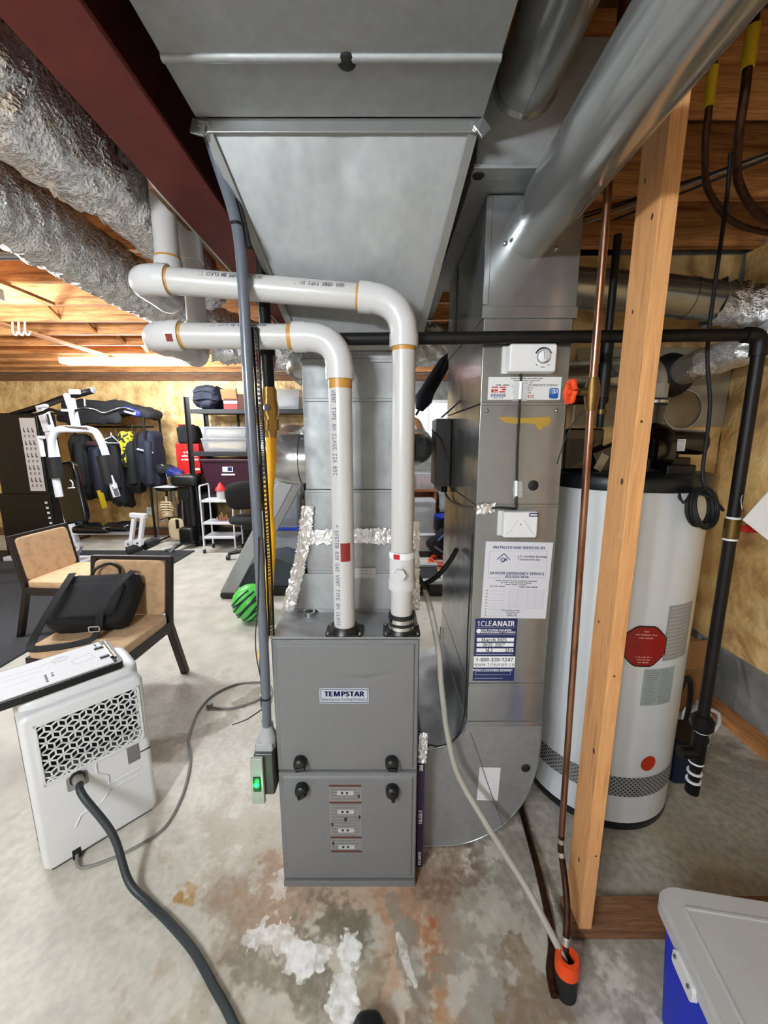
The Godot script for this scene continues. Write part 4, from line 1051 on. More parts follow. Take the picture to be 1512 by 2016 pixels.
func build_return():
	var x0 := 0.282; var x1 := 0.536; var zf := -1.2; var zb := -1.82
	var t := thing("return_duct", "tall shiny galvanized return duct covered with stickers between furnace and water heater", "duct", V(0.41, 0, -1.5))
	# lower drop in three lengths, the upper length a little larger
	for q in [[1.563, 1.80], [1.261, 1.5615], [0.655, 1.2595], [0.507, 0.6535]]:
		part(t, "drop_section", MB.new().bb(V(x0, q[0], zb), V(x1, q[1], zf), 0.003), M.galvanized_smooth)
	part(t, "upper_section", MB.new().bb(V(x0 - 0.004, 1.80, zb - 0.003), V(x1 + 0.004, 2.105, zf + 0.004), 0.003), M.galvanized_smooth)
	part(t, "upper_cleat", MB.new().bb(V(x0 - 0.007, 1.795, zf - 0.01), V(x1 + 0.007, 1.826, zf + 0.008), 0.002), M.galvanized_smooth)
	part(t, "corner_seam", MB.new().bb(V(x0 - 0.007, 1.83, zf - 0.004), V(x0 + 0.01, 2.1, zf + 0.008), 0.002), M.galvanized_smooth)
	for y in [1.5625, 1.26, 0.6545]:
		part(t, "cross_seam", MB.new().bb(V(x0 + 0.001, y - 0.005, zf - 0.002), V(x1 - 0.001, y + 0.005, zf + 0.0035), 0.002), M.galvanized_smooth)
	# top box that takes the dark round pipe
	part(t, "top_box", MB.new().bb(V(0.222, 2.108, zb - 0.1), V(0.56, 2.37, -1.09), 0.003), M.galvanized)
	part(t, "top_lip", MB.new().bb(V(0.215, 2.098, -1.125), V(0.562, 2.108, -1.08), 0.002), M.galvanized)
	part(t, "plug", MB.new().lathe(V(0.232, 2.098, -1.108), [V2(0.0, -0.003), V2(0.013, -0.003), V2(0.015, 0.0), V2(0.015, 0.006)], 18), M.black_rubber)
	part(t, "side_flange", MB.new().bb(V(x0 - 0.012, 1.85, -1.66), V(x0 - 0.004, 2.1, -1.64), 0.002), M.galvanized)
	# boot that turns left into the furnace: profile in x-y, run back in z
	var pr := PackedVector2Array([V2(0.538, 0.505), V2(0.538, 0.40), V2(0.532, 0.33), V2(0.515, 0.25), V2(0.485, 0.175), V2(0.44, 0.11), V2(0.385, 0.06), V2(0.32, 0.025), V2(0.25, 0.008), V2(0.133, 0.004), V2(0.133, 0.405), V2(0.175, 0.41), V2(0.215, 0.422), V2(0.25, 0.445), V2(0.272, 0.475), V2(0.281, 0.505)])
	part(t, "boot", MB.new().prism(pr, -1.83, zf, Transform3D.IDENTITY, true), M.galvanized)
	# hemmed edge along the throat and the heel, raised cross break on the face
	var hem := []
	for i in range(10, 16): hem.append(V(pr[i].x, pr[i].y, zf))
	part(t, "throat_hem", MB.new().tube(smooth_path(hem, 0.015), 0.004, 8), M.galvanized_round)
	var heel := []
	for i in range(0, 10): heel.append(V(pr[i].x, pr[i].y, zf))
	part(t, "heel_hem", MB.new().tube(smooth_path(heel, 0.015), 0.0035, 8), M.galvanized_round)
	part(t, "throat_back_hem", MB.new().bar(V(0.272, 0.5, zb + 0.02), V(0.276, 0.56, zb + 0.02), 0.02, 0.004), M.galvanized_round)
	part(t, "cross_break", MB.new().bar(V(0.295, 0.47, zf + 0.0005), V(0.43, 0.08, zf + 0.0005), 0.012, 0.003, 0.001), M.galvanized)
	part(t, "slip_seam", MB.new().bb(V(x0 - 0.002, 0.497, zf - 0.003), V(x1 + 0.004, 0.515, zf + 0.005), 0.002), M.galvanized_round)
	for q in [V(0.454, 1.322, zf), V(0.495, 0.331, zf)]:
		part(t, "plug", MB.new().lathe(q, [V2(0.0, 0.004), V2(0.012, 0.004), V2(0.016, 0.001), V2(0.016, -0.002)], 22, Basis(Vector3.RIGHT, PI / 2)), M.black_rubber, "round black plug")
	for q in [V(0.303, 1.543, zf), V(0.508, 1.543, zf)]:
		part(t, "rivet", MB.new().lathe(q, [V2(0.0, 0.004), V2(0.004, 0.003), V2(0.006, 0.0)], 10, Basis(Vector3.RIGHT, PI / 2)), M.steel)
	for q in [V(0.33, 1.985, zf + 0.004), V(0.47, 1.972, zf + 0.004)]:
		part(t, "screw", MB.new().lathe(q, [V2(0.0, 0.008), V2(0.005, 0.006), V2(0.006, 0.0)], 10, Basis(Vector3.RIGHT, PI / 2)), M.steel)
	part(t, "glue_residue", MB.new().prism(PackedVector2Array([V2(0.335, 1.524), V2(0.36, 1.525), V2(0.42, 1.522), V2(0.485, 1.526), V2(0.494, 1.516), V2(0.488, 1.503), V2(0.472, 1.496), V2(0.464, 1.486), V2(0.456, 1.49), V2(0.448, 1.504), V2(0.42, 1.507), V2(0.39, 1.505), V2(0.36, 1.508), V2(0.347, 1.516)]), zf, zf + 0.0008), mat("old_glue", Color(0.66, 0.53, 0.20), 0.5), "dried yellow glue residue")
	# white labels on the boot and face
	part(t, "white_label", MB.new().box(V(0.368, 0.268, zf + 0.0022), V(0.074, 0.134, 0.001), 0.0, Basis(Vector3.BACK, -0.03)), label_mat("boot_label", 10, Color(0.85, 0.85, 0.85), Color(0.8, 0.8, 0.81)))
	# maker's warranty sticker
	var zs := zf + 0.0006
	var ws := thing("warranty_sticker", "wide white warranty sticker with red and blue print under the dial control", "sticker", V(0.409, 1.574, zs))
	part(ws, "sheet", MB.new().bb(V(0.303, 1.574, zf), V(0.515, 1.638, zs)), mat("sticker_white", Color(0.84, 0.84, 0.83), 0.45))
	for i in 3: small_print(ws, [[7, 4, 9, 5, 8, 6], [8, 3, 7, 9, 5], [4, 6, 5]][i], 0.0034, V(0.414, 1.6335 - 0.006 * i, zs), Basis.IDENTITY, M.ink_grey)
	small_print(ws, [5, 6], 0.0054, V(0.345, 1.615, zs), Basis.IDENTITY, M.ink_grey)
	print_text(ws, "WARRANTY PERIOD", 0.0058, V(0.462, 1.615, zs), Basis.IDENTITY, M.ink_grey, "Droid Serif", true)
	var dr := mat("dearie_red", Color(0.70, 0.10, 0.08), 0.5)
	part(ws, "logo_mark", MB.new().bb(V(0.313, 1.6075, zs), V(0.332, 1.6105, zs + 0.0004)).bb(V(0.313, 1.595, zs), V(0.319, 1.6035, zs + 0.0004)).bb(V(0.321, 1.598, zs), V(0.332, 1.603, zs + 0.0004)).bb(V(0.313, 1.5945, zs), V(0.332, 1.5965, zs + 0.0004)).bb(V(0.336, 1.6075, zs), V(0.355, 1.6105, zs + 0.0004)).bb(V(0.343, 1.601, zs), V(0.355, 1.605, zs + 0.0004)).bb(V(0.336, 1.5945, zs), V(0.353, 1.598, zs + 0.0004)), dr)
	print_text(ws, "DEARIE", 0.0088, V(0.334, 1.5865, zs), Basis.IDENTITY, mat("dearie_blue", Color(0.12, 0.20, 0.45), 0.5), "Droid Sans", true, 1.05)
	small_print(ws, [8, 8], 0.003, V(0.334, 1.579, zs), Basis.IDENTITY, M.ink_grey)
	print_text(ws, "7455", 0.0088, V(0.425, 1.583, zs), Basis.IDENTITY, dr, "Droid Serif", true)
	for i in 3: small_print(ws, [[5, 3], [6], [5]][i], 0.0036, V(0.424, 1.607 - 0.0065 * i, zs), Basis.IDENTITY, M.ink_grey)
	var lp := part(ws, "round_logo", MB.new().prism(round_rect(0.027, 0.03, 0.006), 0.0, 0.0004, Transform3D(Basis.IDENTITY, V(0.4955, 1.592, zs))), mat("logo_blue", Color(0.10, 0.32, 0.62), 0.5))
	part(lp, "logo_field", MB.new().prism(round_rect(0.021, 0.013, 0.003), 0.0, 0.0007, Transform3D(Basis.IDENTITY, V(0.4955, 1.597, zs))), mat("logo_pale", Color(0.82, 0.87, 0.90), 0.5))
	print_text(lp, "RS", 0.012, V(0.4955, 1.5965, zs + 0.0006), Basis.IDENTITY, M.logo_blue, "Droid Sans", true, 1.1)
	# humidity control with dial
	var d := thing("dial_control", "white humidity control box with a round dial on the return duct", "control", V(0.414, 1.645, -1.18))
	part(d, "base", MB.new().bb(V(0.338, 1.645, zf), V(0.48, 1.722, zf + 0.006), 0.002), M.offwhite_plastic)
	part(d, "cover", MB.new().bb(V(0.348, 1.645, zf + 0.004), V(0.482, 1.722, zf + 0.04), 0.006), M.white_plastic)
	part(d, "dial", MB.new().lathe(V(0.443, 1.686, zf + 0.039), [V2(0.0, 0.010), V2(0.014, 0.010), V2(0.016, 0.008), V2(0.0165, 0.0)], 28, Basis(Vector3.RIGHT, PI / 2)), M.white_plastic)
	part(d, "dial_ring", MB.new().ring(V(0.443, 1.686, zf + 0.04), V(0.443, 1.686, zf + 0.0412), 0.0165, 0.0182, 30), M.ink_grey)
	part(d, "pointer", MB.new().box(V(0.443, 1.686, zf + 0.051), V(0.008, 0.03, 0.007), 0.002, Basis(Vector3.BACK, 0.12)), M.white_plastic)
	part(d, "pointer_mark", MB.new().box(V(0.4405, 1.687, zf + 0.0548), V(0.0012, 0.022, 0.0006), 0.0, Basis(Vector3.BACK, 0.12)), M.ink_black)
	for k in 12:
		var an := PI * (0.15 + 0.7 * k / 11.0)
		part(d, "scale_mark", MB.new().box(V(0.443 + cos(an) * 0.023, 1.686 + sin(an) * 0.023, zf + 0.0404), V(0.0046, 0.0042, 0.0006), 0.0, Basis(Vector3.BACK, an)), M.ink_black if k > 4 else M.ink_grey)
	small_print(d, [3], 0.0034, V(0.425, 1.664, zf + 0.0405), Basis(Vector3.BACK, -0.6), M.ink_grey)
	small_print(d, [6], 0.003, V(0.443, 1.658, zf + 0.0405), Basis.IDENTITY, M.ink_grey)
	small_print(d, [3], 0.0034, V(0.459, 1.664, zf + 0.0405), Basis(Vector3.BACK, 0.6), M.ink_grey)
	# sensor box lower down
	var s := thing("sensor_box", "small white sensor box with a blue badge on the return duct", "sensor", V(0.408, 1.165, -1.18))
	part(s, "base", MB.new().bb(V(0.35, 1.166, zf), V(0.462, 1.246, zf + 0.006), 0.002), M.offwhite_plastic)
	part(s, "cover", MB.new().bb(V(0.36, 1.165, zf + 0.004), V(0.465, 1.247, zf + 0.034), 0.006), M.white_plastic)
	for sg in [-1, 1]:
		part(s, "embossed_curve", MB.new().tube(smooth_path([V(0.412 + sg * 0.008, 1.222, zf + 0.0335), V(0.412 + sg * 0.018, 1.208, zf + 0.0335), V(0.412 + sg * 0.032, 1.186, zf + 0.0335), V(0.412 + sg * 0.044, 1.176, zf + 0.0335)]), 0.0013, 6), M.offwhite_plastic)
	part(s, "blue_badge", MB.new().bb(V(0.435, 1.232, zf + 0.034), V(0.462, 1.243, zf + 0.0348)), M.ink_navy)
	part(s, "badge_window", MB.new().bb(V(0.438, 1.2355, zf + 0.0348), V(0.459, 1.2395, zf + 0.0352)), M.ink_white)
	part(s, "peep_hole", MB.new().cyl(V(0.411, 1.208, zf + 0.033), V(0.411, 1.208, zf + 0.0345), 0.002, -1, 10), M.ink_black)
	# the control wire taped down between them
	var w := thing("control_wire", "black control wire taped down the front of the return duct", "wire", V(0.4, 1.25, zf))
	part(w, "wire", MB.new().tube(smooth_path([V(0.395, 1.65, zf + 0.006), V(0.396, 1.6, zf + 0.004), V(0.398, 1.45, zf + 0.004), V(0.402, 1.33, zf + 0.004), V(0.404, 1.27, zf + 0.006), V(0.402, 1.252, zf + 0.01), V(0.38, 1.254, zf + 0.01), V(0.35, 1.255, zf + 0.008), V(0.3, 1.25, zf + 0.006), V(0.279, 1.245, zf - 0.02)], 0.01), 0.0032, 8), M.black_rubber)
	part(w, "wire_jacket", MB.new().cyl(V(0.3962, 1.625, zf + 0.0045), V(0.3968, 1.575, zf + 0.0045), 0.0046, -1, 10).cyl(V(0.4005, 1.337, zf + 0.0045), V(0.4025, 1.29, zf + 0.0045), 0.0046, -1, 10), M.ink_white)
	part(w, "clear_tape", crumple([V(0.396, 1.622, zf + 0.003), V(0.3965, 1.57, zf + 0.003)], 0.045, 0.002, 41), mat("clear_tape", Color(0.85, 0.86, 0.87, 0.35), 0.15))
	part(w, "clear_tape", crumple([V(0.405, 1.335, zf + 0.003), V(0.407, 1.285, zf + 0.003)], 0.028, 0.0015, 42), M.clear_tape)
	part(w, "foil_tape", crumple([V(0.283, 1.25, zf + 0.006), V(0.31, 1.252, zf + 0.008), V(0.338, 1.255, zf + 0.006)], 0.03, 0.006, 43, Vector3.UP), M.foil_tape)
	part(w, "edge_wire", MB.new().tube(smooth_path([V(0.275, 1.17, zf + 0.002), V(0.274, 1.0, zf + 0.003), V(0.272, 0.85, zf + 0.003), V(0.274, 0.7, zf + 0.003), V(0.27, 0.53, zf + 0.004), V(0.24, 0.45, zf + 0.008), V(0.19, 0.425, zf + 0.008), V(0.15, 0.43, zf + 0.01), V(0.125, 0.42, zf + 0.05)], 0.015), 0.0024, 6), M.black_rubber)
	# service record sheet
	var bz := Basis(Vector3.BACK, -0.02)
	var zr := zf + 0.0008
	var sr := thing("service_record", "large white service record sheet with dark blue heading on the return duct", "sticker", V(0.42, 0.893, zr))
	part(sr, "sheet", MB.new().box(V(0.4205, 1.018, zr), V(0.21, 0.254, 0.001), 0.0, bz), mat("record_paper", Color(0.80, 0.80, 0.82), 0.6))
	var at := func(x: float, y: float) -> Vector3: return V(0.4205, 1.018, zr + 0.0006) + bz * V(x, y, 0)
	print_text(sr, "INSTALLED AND SERVICED BY", 0.0085, at.call(0.0, 0.109), bz, M.ink_navy, "Droid Sans", true, 0.98)
	part(sr, "rule_frame", frame_rect(0.182, 0.088, 0.0008, 0.0003, at.call(0.0, 0.054)), mat("rule_lilac", Color(0.62, 0.62, 0.70), 0.6))
	part(sr, "house_emblem", MB.new().bar(at.call(-0.066, 0.069), at.call(-0.046, 0.089), 0.0005, 0.0025).bar(at.call(-0.046, 0.089), at.call(-0.026, 0.069), 0.0005, 0.0025).ring(at.call(-0.048, 0.068), at.call(-0.048, 0.068) + V(0, 0, 0.0004), 0.005, 0.0075, 14).bar(at.call(-0.05, 0.06), at.call(-0.036, 0.073), 0.0005, 0.003).bar(at.call(-0.044, 0.072), at.call(-0.034, 0.066), 0.0005, 0.003), M.ink_navy)
	print_text(sr, "J. E. Santline Heating", 0.0062, at.call(0.044, 0.081), bz, M.ink_navy, "Droid Serif", true)
	print_text(sr, "Contractors Inc.", 0.0062, at.call(0.036, 0.071), bz, M.ink_navy, "Droid Serif", true)
	print_text(sr, "24 HOUR EMERGENCY SERVICE", 0.0086, at.call(0.0, 0.0245), bz, M.ink_navy, "Droid Sans", true, 0.98)
	print_text(sr, "613-523-7674", 0.0075, at.call(0.0, 0.0135), bz, M.ink_navy, "Droid Sans", true, 1.15)
	for i in 3: small_print(sr, [[7, 10, 3, 5, 12, 11], [3, 5, 7, 11, 9], [7, 7, 2, 8]][i], 0.004, at.call(0.0, -0.0005 - 0.0065 * i), bz, M.ink_grey)
	small_print(sr, [4, 5, 9], 0.0038, at.call(-0.058, -0.0195), bz, M.ink_navy)
	small_print(sr, [8, 6, 9], 0.0038, at.call(0.04, -0.0205), bz, M.ink_navy)
	var tb := MB.new()
	for i in 9: tb.box(at.call(-0.059, -0.036 - 0.0105 * i), V(0.052, 0.0007, 0.0003), 0.0, bz)
	for i in 10: tb.box(at.call(0.036, -0.03 - 0.0068 * i), V(0.112, 0.0006, 0.0003), 0.0, bz)
	for x in [-0.02, 0.008, 0.04, 0.066, 0.092]: tb.box(at.call(x, -0.061), V(0.0006, 0.062, 0.0003), 0.0, bz)
	part(sr, "ruled_table", tb, M.rule_lilac)
	var nb := MB.new()
	for i in 9: nb.box(at.call(-0.091, -0.034 - 0.0105 * i), V(0.005, 0.0028, 0.0003), 0.0, bz)
	part(sr, "line_numbers", nb, M.ink_grey)
	for i in 4: small_print(sr, [[7, 8, 10], [6, 8, 5], [7, 6], [9, 5]][i], 0.0036, at.call(-0.01 + (0.0 if i == 0 else 0.005), -0.1 - 0.0062 * i), bz, M.ink_grey)
	# blue cleaning-company sticker
	var bb_ := Basis(Vector3.BACK, 0.0)
	var cs := thing("cleaning_sticker", "dark blue air duct cleaning sticker with a white phone number band", "sticker", V(0.365, 0.667, zr))
	part(cs, "sheet", MB.new().bb(V(0.296, 0.667, zf), V(0.433, 0.889, zr - 0.0001)), mat("sticker_blue", Color(0.05, 0.13, 0.34), 0.3, 0.0, {"coat": 0.5}))
	var z2 := zr + 0.0001
	print_text(cs, "1CLE", 0.0175, V(0.326, 0.872, z2), bb_, M.ink_white, "Droid Sans", false, 0.92)
	print_text(cs, "ANAIR", 0.0175, V(0.388, 0.872, z2), bb_, M.ink_white, "Droid Sans", true, 0.96)
	part(cs, "tick_disc", MB.new().cyl(V(0.309, 0.846, z2), V(0.309, 0.846, z2 + 0.0003), 0.008, -1, 20), M.ink_white)
	print_text(cs, "YOUR SYSTEM HAS BEEN", 0.0062, V(0.364, 0.8495, z2), bb_, M.ink_white, "Droid Sans", true, 1.0)
	print_text(cs, "PROFESSIONALLY CLEANED", 0.0062, V(0.370, 0.8415, z2), bb_, M.ink_white, "Droid Sans", true, 1.02)
	part(cs, "rule", MB.new().bb(V(0.302, 0.859, z2), V(0.428, 0.8595, z2 + 0.0002)).bb(V(0.302, 0.833, z2), V(0.428, 0.8335, z2 + 0.0002)).bb(V(0.302, 0.763, z2), V(0.425, 0.7645, z2 + 0.0002)).bb(V(0.302, 0.676, z2), V(0.395, 0.677, z2 + 0.0002)), M.ink_white)
	for y in [0.8155, 0.7975, 0.7785]: part(cs, "write_in_box", MB.new().bb(V(0.304, y - 0.0065, z2), V(0.425, y + 0.0065, z2 + 0.0002)), M.ink_white)
	print_text(cs, "March 2025", 0.011, V(0.36, 0.8155, z2 + 0.0003), bb_, M.ink_black, "Droid Serif", true, 0.95)
	print_text(cs, "2025  2027", 0.011, V(0.36, 0.7975, z2 + 0.0003), bb_, M.ink_black, "Droid Serif", true, 0.95)
	print_text(cs, "M.J", 0.011, V(0.345, 0.7785, z2 + 0.0003), bb_, M.ink_black, "Droid Serif", true, 0.95)
	print_text(cs, "21v", 0.011, V(0.41, 0.7785, z2 + 0.0003), bb_, M.ink_black, "Droid Serif", true, 0.95)
	part(cs, "phone_band", MB.new().bb(V(0.2965, 0.716, z2), V(0.4325, 0.756, z2 + 0.0002)), M.ink_white)
	print_text(cs, "1-888-330-1247", 0.0125, V(0.3645, 0.7445, z2 + 0.0003), bb_, M.ink_grey, "Droid Sans", true, 1.0)
	print_text(cs, "www.1cleanair.ca", 0.0125, V(0.3645, 0.7275, z2 + 0.0003), bb_, M.ink_grey, "Droid Sans", false, 0.95)
	print_text(cs, "REPEAT CUSTOMER REWARD!", 0.0068, V(0.36, 0.707, z2), bb_, M.ink_white, "Droid Sans", true)
	part(cs, "reward_box", frame_rect(0.115, 0.012, 0.0007, 0.0002, V(0.3625, 0.696, z2)), M.ink_white)
	# grey controller box on the duct's left side with its wires
	var g := thing("controller_box", "plain grey controller box mounted on the left side of the return duct", "box", V(0.25, 1.255, -1.76))
	part(g, "case", MB.new().bb(V(0.216, 1.262, -1.83), V(0.281, 1.545, -1.68), 0.004), mat("case_grey", Color(0.42, 0.41, 0.40), 0.5))
	for y in [1.30, 1.27]: part(g, "screw", MB.new().cyl(V(0.224 if y > 1.28 else 0.26, y, -1.68), V(0.224 if y > 1.28 else 0.26, y, -1.677), 0.003, -1, 8), M.ink_black)
	part(g, "cable_gland", MB.new().cyl(V(0.262, 1.262, -1.72), V(0.262, 1.235, -1.72), 0.014, -1, 14), M.black_plastic)
	part(g, "wire", MB.new().tube(smooth_path([V(0.262, 1.24, -1.72), V(0.272, 1.215, -1.66), V(0.277, 1.215, -1.5), V(0.278, 1.235, -1.32), V(0.28, 1.248, -1.21)]), 0.004, 8), mat("wire_grey", Color(0.35, 0.33, 0.31), 0.5))
	part(g, "top_bracket", MB.new().bar(V(0.24, 1.55, -1.70), V(0.278, 1.6, -1.5), 0.01, 0.004), M.steel)

# a patch on the side of a round tank: from angle a0 to a1 and y0 to y1
func tank_patch(cx: float, cz: float, r: float, a0: float, a1: float, y0: float, y1: float, lean := 0.0) -> MB:
	var mb := MB.new()
	var n := maxi(8, int(absf(a1 - a0) / 0.06))
	for i in n:
		var u0 := float(i) / n; var u1 := float(i + 1) / n
		var b0 := lerpf(a0, a1, u0); var b1 := lerpf(a0, a1, u1)
		var n0 := V(sin(b0), 0, cos(b0)); var n1 := V(sin(b1), 0, cos(b1))
		var c := V(cx, 0, cz)
		var p00 := c + n0 * r + V(0, y0 + lean * u0, 0); var p10 := c + n1 * r + V(0, y0 + lean * u1, 0); var p11 := c + n1 * r + V(0, y1 + lean * u1, 0); var p01 := c + n0 * r + V(0, y1 + lean * u0, 0)
		mb.tri(p00, p10, p11, n0, n1, n1, V2(u0, 1), V2(u1, 1), V2(u1, 0)); mb.tri(p00, p11, p01, n0, n1, n0, V2(u0, 1), V2(u1, 0), V2(u0, 0))
	return mb

func build_heater():
	var cx := 0.92; var cz := -1.54; var r := 0.28
	var t := thing("water_heater", "tall white gas water heater tank with red octagon sticker and dark lid", "water heater", V(cx, 0, cz))
	part(t, "base_ring", MB.new().lathe(V(cx, 0, cz), [V2(0.0, 0.0), V2(0.278, 0.0), V2(0.281, 0.01), V2(0.281, 0.03), V2(0.27, 0.034)], 56), M.tank_dark)
	part(t, "jacket", MB.new().lathe(V(cx, 0, cz), [V2(0.27, 0.03), V2(r, 0.034), V2(r, 1.296), V2(0.27, 1.3)], 64), M.tank_white)
	part(t, "lid", MB.new().lathe(V(cx, 0, cz), [V2(0.284, 1.29), V2(0.287, 1.3), V2(0.287, 1.332), V2(0.28, 1.342), V2(0.24, 1.346), V2(0.0, 1.35)], 64), M.tank_dark)
	var im := Image.create(32, 32, false, Image.FORMAT_RGB8)
	im.fill(Color(0.62, 0.63, 0.63))
	for q in [[8, 8], [24, 24]]:
		for y in range(-7, 8):
			for x in range(-7, 8):
				if x * x + y * y < 42: im.set_pixel(posmod(q[0] + x, 32), posmod(q[1] + y, 32), Color(0.06, 0.06, 0.06))
	mat("screen_band", Color(1, 1, 1), 0.5, 0.3, {"tex": tex(im), "tri": 60.0})
	part(t, "intake_screen", tank_patch(cx, cz, r + 0.0012, -1.8, 1.0, 0.15, 0.232), M.screen_band, "perforated grey intake band")
	var pts := PackedVector2Array()
	# red octagon, curved with the tank
	var oc := part(t, "warning_octagon", octagon_patch(cx, cz, r + 0.0015, -0.075, 0.757, 0.0765), M.ink_black)
	part(oc, "red_field", octagon_patch(cx, cz, r + 0.002, -0.075, 0.757, 0.072), mat("warn_red", Color(0.58, 0.07, 0.04), 0.45))
	var k := 0
	mat("print_pink", Color(0.85, 0.62, 0.58), 0.5)
	for q in [[4], [5, 11, 6], [6, 9]]:
		small_print(oc, q, 0.008 if k == 0 else 0.006, V(cx + sin(-0.075) * (r + 0.0026), 0.813 - 0.012 * k, cz + cos(-0.075) * (r + 0.0026)), Basis(Vector3.UP, -0.075), M.print_pink, 0.8)
		k += 1
	k = 0
	for q in [[2, 3, 5, 3, 2], [6, 3, 4], [4, 7]]:
		small_print(oc, q, 0.006, V(cx + sin(-0.075) * (r + 0.0026), 0.718 - 0.01 * k, cz + cos(-0.075) * (r + 0.0026)), Basis(Vector3.UP, -0.075), M.print_pink, 0.8)
		k += 1
	part(t, "rating_label", tank_patch(cx, cz, r + 0.0015, 0.17, 0.62, 0.70, 0.905), label_mat("rating", 14, Color(0.60, 0.59, 0.58), Color(0.74, 0.74, 0.73)))
	part(t, "table_label", tank_patch(cx, cz, r + 0.0015, -0.045, 0.4, 0.53, 0.672), label_mat("table_lbl", 16, Color(0.62, 0.66, 0.65), Color(0.42, 0.46, 0.46), 2))
	part(t, "orange_sticker", disc_patch(cx, cz, r + 0.0015, 0.18, 0.29, 0.031), mat("dot_orange", Color(0.72, 0.20, 0.05), 0.5), "round orange sticker")
	# blower on the lid: housing, motor, boxes, vent connection
	var b := thing("vent_blower", "black power vent blower with cylindrical motor on water heater lid", "blower", V(0.97, 1.35, -1.45))
	part(b, "scroll_housing", MB.new().lathe(V(0.943, 1.425, -1.42), [V2(0.0, -0.035), V2(0.07, -0.035), V2(0.088, -0.03), V2(0.092, 0.0), V2(0.088, 0.03), V2(0.07, 0.035), V2(0.0, 0.035)], 32, Basis(Vector3.BACK, PI / 2)), M.black_gloss)
	part(b, "outlet_neck", MB.new().cyl(V(0.955, 1.45, -1.46), V(0.955, 1.60, -1.46), 0.042, -1, 28).cyl(V(0.955, 1.555, -1.46), V(0.955, 1.575, -1.46), 0.046, -1, 28), M.black_gloss)
	part(b, "foot", MB.new().bb(V(0.9, 1.345, -1.5), V(1.0, 1.40, -1.36), 0.006), M.black_plastic)
	var mo := part(b, "motor", MB.new().tube([V(0.972, 1.453, -1.4), V(0.977, 1.453, -1.4), V(1.1, 1.448, -1.4), V(1.107, 1.448, -1.4)], 0.04, 28, [0.036, 0.042, 0.042, 0.036]), M.black_gloss)
	part(mo, "motor_label", MB.new().box(V(1.003, 1.441, -1.356), V(0.028, 0.04, 0.001)), label_mat("motor_lbl", 5, Color(0.82, 0.82, 0.82), Color(0.5, 0.5, 0.5)))
	part(b, "control_box", MB.new().box(V(0.994, 1.345, -1.36), V(0.1, 0.062, 0.07), 0.005), M.black_plastic)
	part(b, "junction_box", MB.new().box(V(0.997, 1.382, -1.375), V(0.088, 0.035, 0.05), 0.004), M.black_plastic)
	part(b, "lead", MB.new().cyl(V(1.003, 1.412, -1.37), V(1.0, 1.38, -1.36), 0.006, -1, 8), M.black_rubber)
	part(b, "rubber_collar", MB.new().cyl(V(0.955, 1.575, -1.46), V(0.955, 1.602, -1.46), 0.047, -1, 24), M.black_rubber)
	part(b, "clamp", MB.new().ring(V(0.955, 1.585, -1.46), V(0.955, 1.595, -1.46), 0.046, 0.049, 24), M.chrome)
	var p := thing("vent_elbow", "off-white plastic vent elbow rising from the black blower", "pipe", V(0.955, 1.6, -1.46))
	part(p, "elbow", MB.new().tube(rounded([V(0.955, 1.59, -1.46), V(0.955, 1.69, -1.46), V(0.955, 1.74, -1.56)], 0.05, 8), 0.04, 22), mat("pvc_old", Color(0.62, 0.60, 0.55), 0.4))
	part(p, "hub", MB.new().cyl(V(0.955, 1.60, -1.46), V(0.955, 1.65, -1.46), 0.045, -1, 24), M.pvc_old)
	part(p, "run", MB.new().cyl(V(0.955, 1.735, -1.55), V(0.97, 1.83, -2.2), 0.036, -1, 20), M.pvc_old)
	# coiled cord hung over the tank edge, its lead going up to the joists
	var c := thing("coiled_cord", "black power cord coiled and hung over the water heater edge", "cord", V(1.0, 1.18, -1.24))
	var cc: Vector3 = V(0.989, 1.248, -1.23)
	for i in 5:
		var loop := []
		var tilt := Basis(Vector3.BACK, 0.25 * i) * Basis(Vector3.RIGHT, -0.15 + 0.07 * i) * Basis(Vector3.UP, 0.5)
		var w := 0.07 - 0.006 * (i % 3); var h := 0.062 - 0.005 * ((i + 1) % 3)
		for k2 in 37: loop.append(cc + tilt * V(cos(TAU * k2 / 36) * w, sin(TAU * k2 / 36) * h, 0.004 * i) + V(0.004 * (i % 2), 0, 0.003 * i))
		part(c, "loop", MB.new().tube(loop, 0.0052, 8, [], false), M.black_rubber)
	part(c, "riser", MB.new().tube(smooth_path([V(1.025, 1.288, -1.23), V(1.003, 1.327, -1.24), V(1.002, 1.374, -1.25), V(1.009, 1.483, -1.26), V(1.003, 1.575, -1.26), V(0.98, 1.679, -1.26), V(0.97, 1.766, -1.26), V(0.976, 1.909, -1.27), V(0.999, 2.138, -1.3), V(0.991, 2.267, -1.3)]), 0.0055, 8), M.black_rubber)
	part(c, "lead", MB.new().tube(smooth_path([V(0.999, 1.327, -1.32), V(0.949, 1.299, -1.27), V(0.956, 1.261, -1.25), V(0.984, 1.295, -1.24), V(1.035, 1.272, -1.23), V(1.07, 1.239, -1.23)]), 0.005, 8), M.black_rubber)
	part(c, "tie", MB.new().tube(smooth_path([V(0.987, 1.35, -1.25), V(0.988, 1.327, -1.235), V(0.994, 1.32, -1.23)]), 0.0015, 6), M.black_rubber)
	# black burner and gas control parts behind the copper pipe
	var g := thing("heater_control", "black gas control housing on the water heater lid behind the copper pipe", "control", V(0.72, 1.35, -1.5))
	part(g, "housing", MB.new().bb(V(0.66, 1.348, -1.62), V(0.80, 1.50, -1.46), 0.008), M.black_gloss)
	part(g, "front_cover", MB.new().box(V(0.804, 1.388, -1.44), V(0.1, 0.1, 0.04), 0.008, Basis(Vector3.BACK, 0.4)), M.black_gloss)
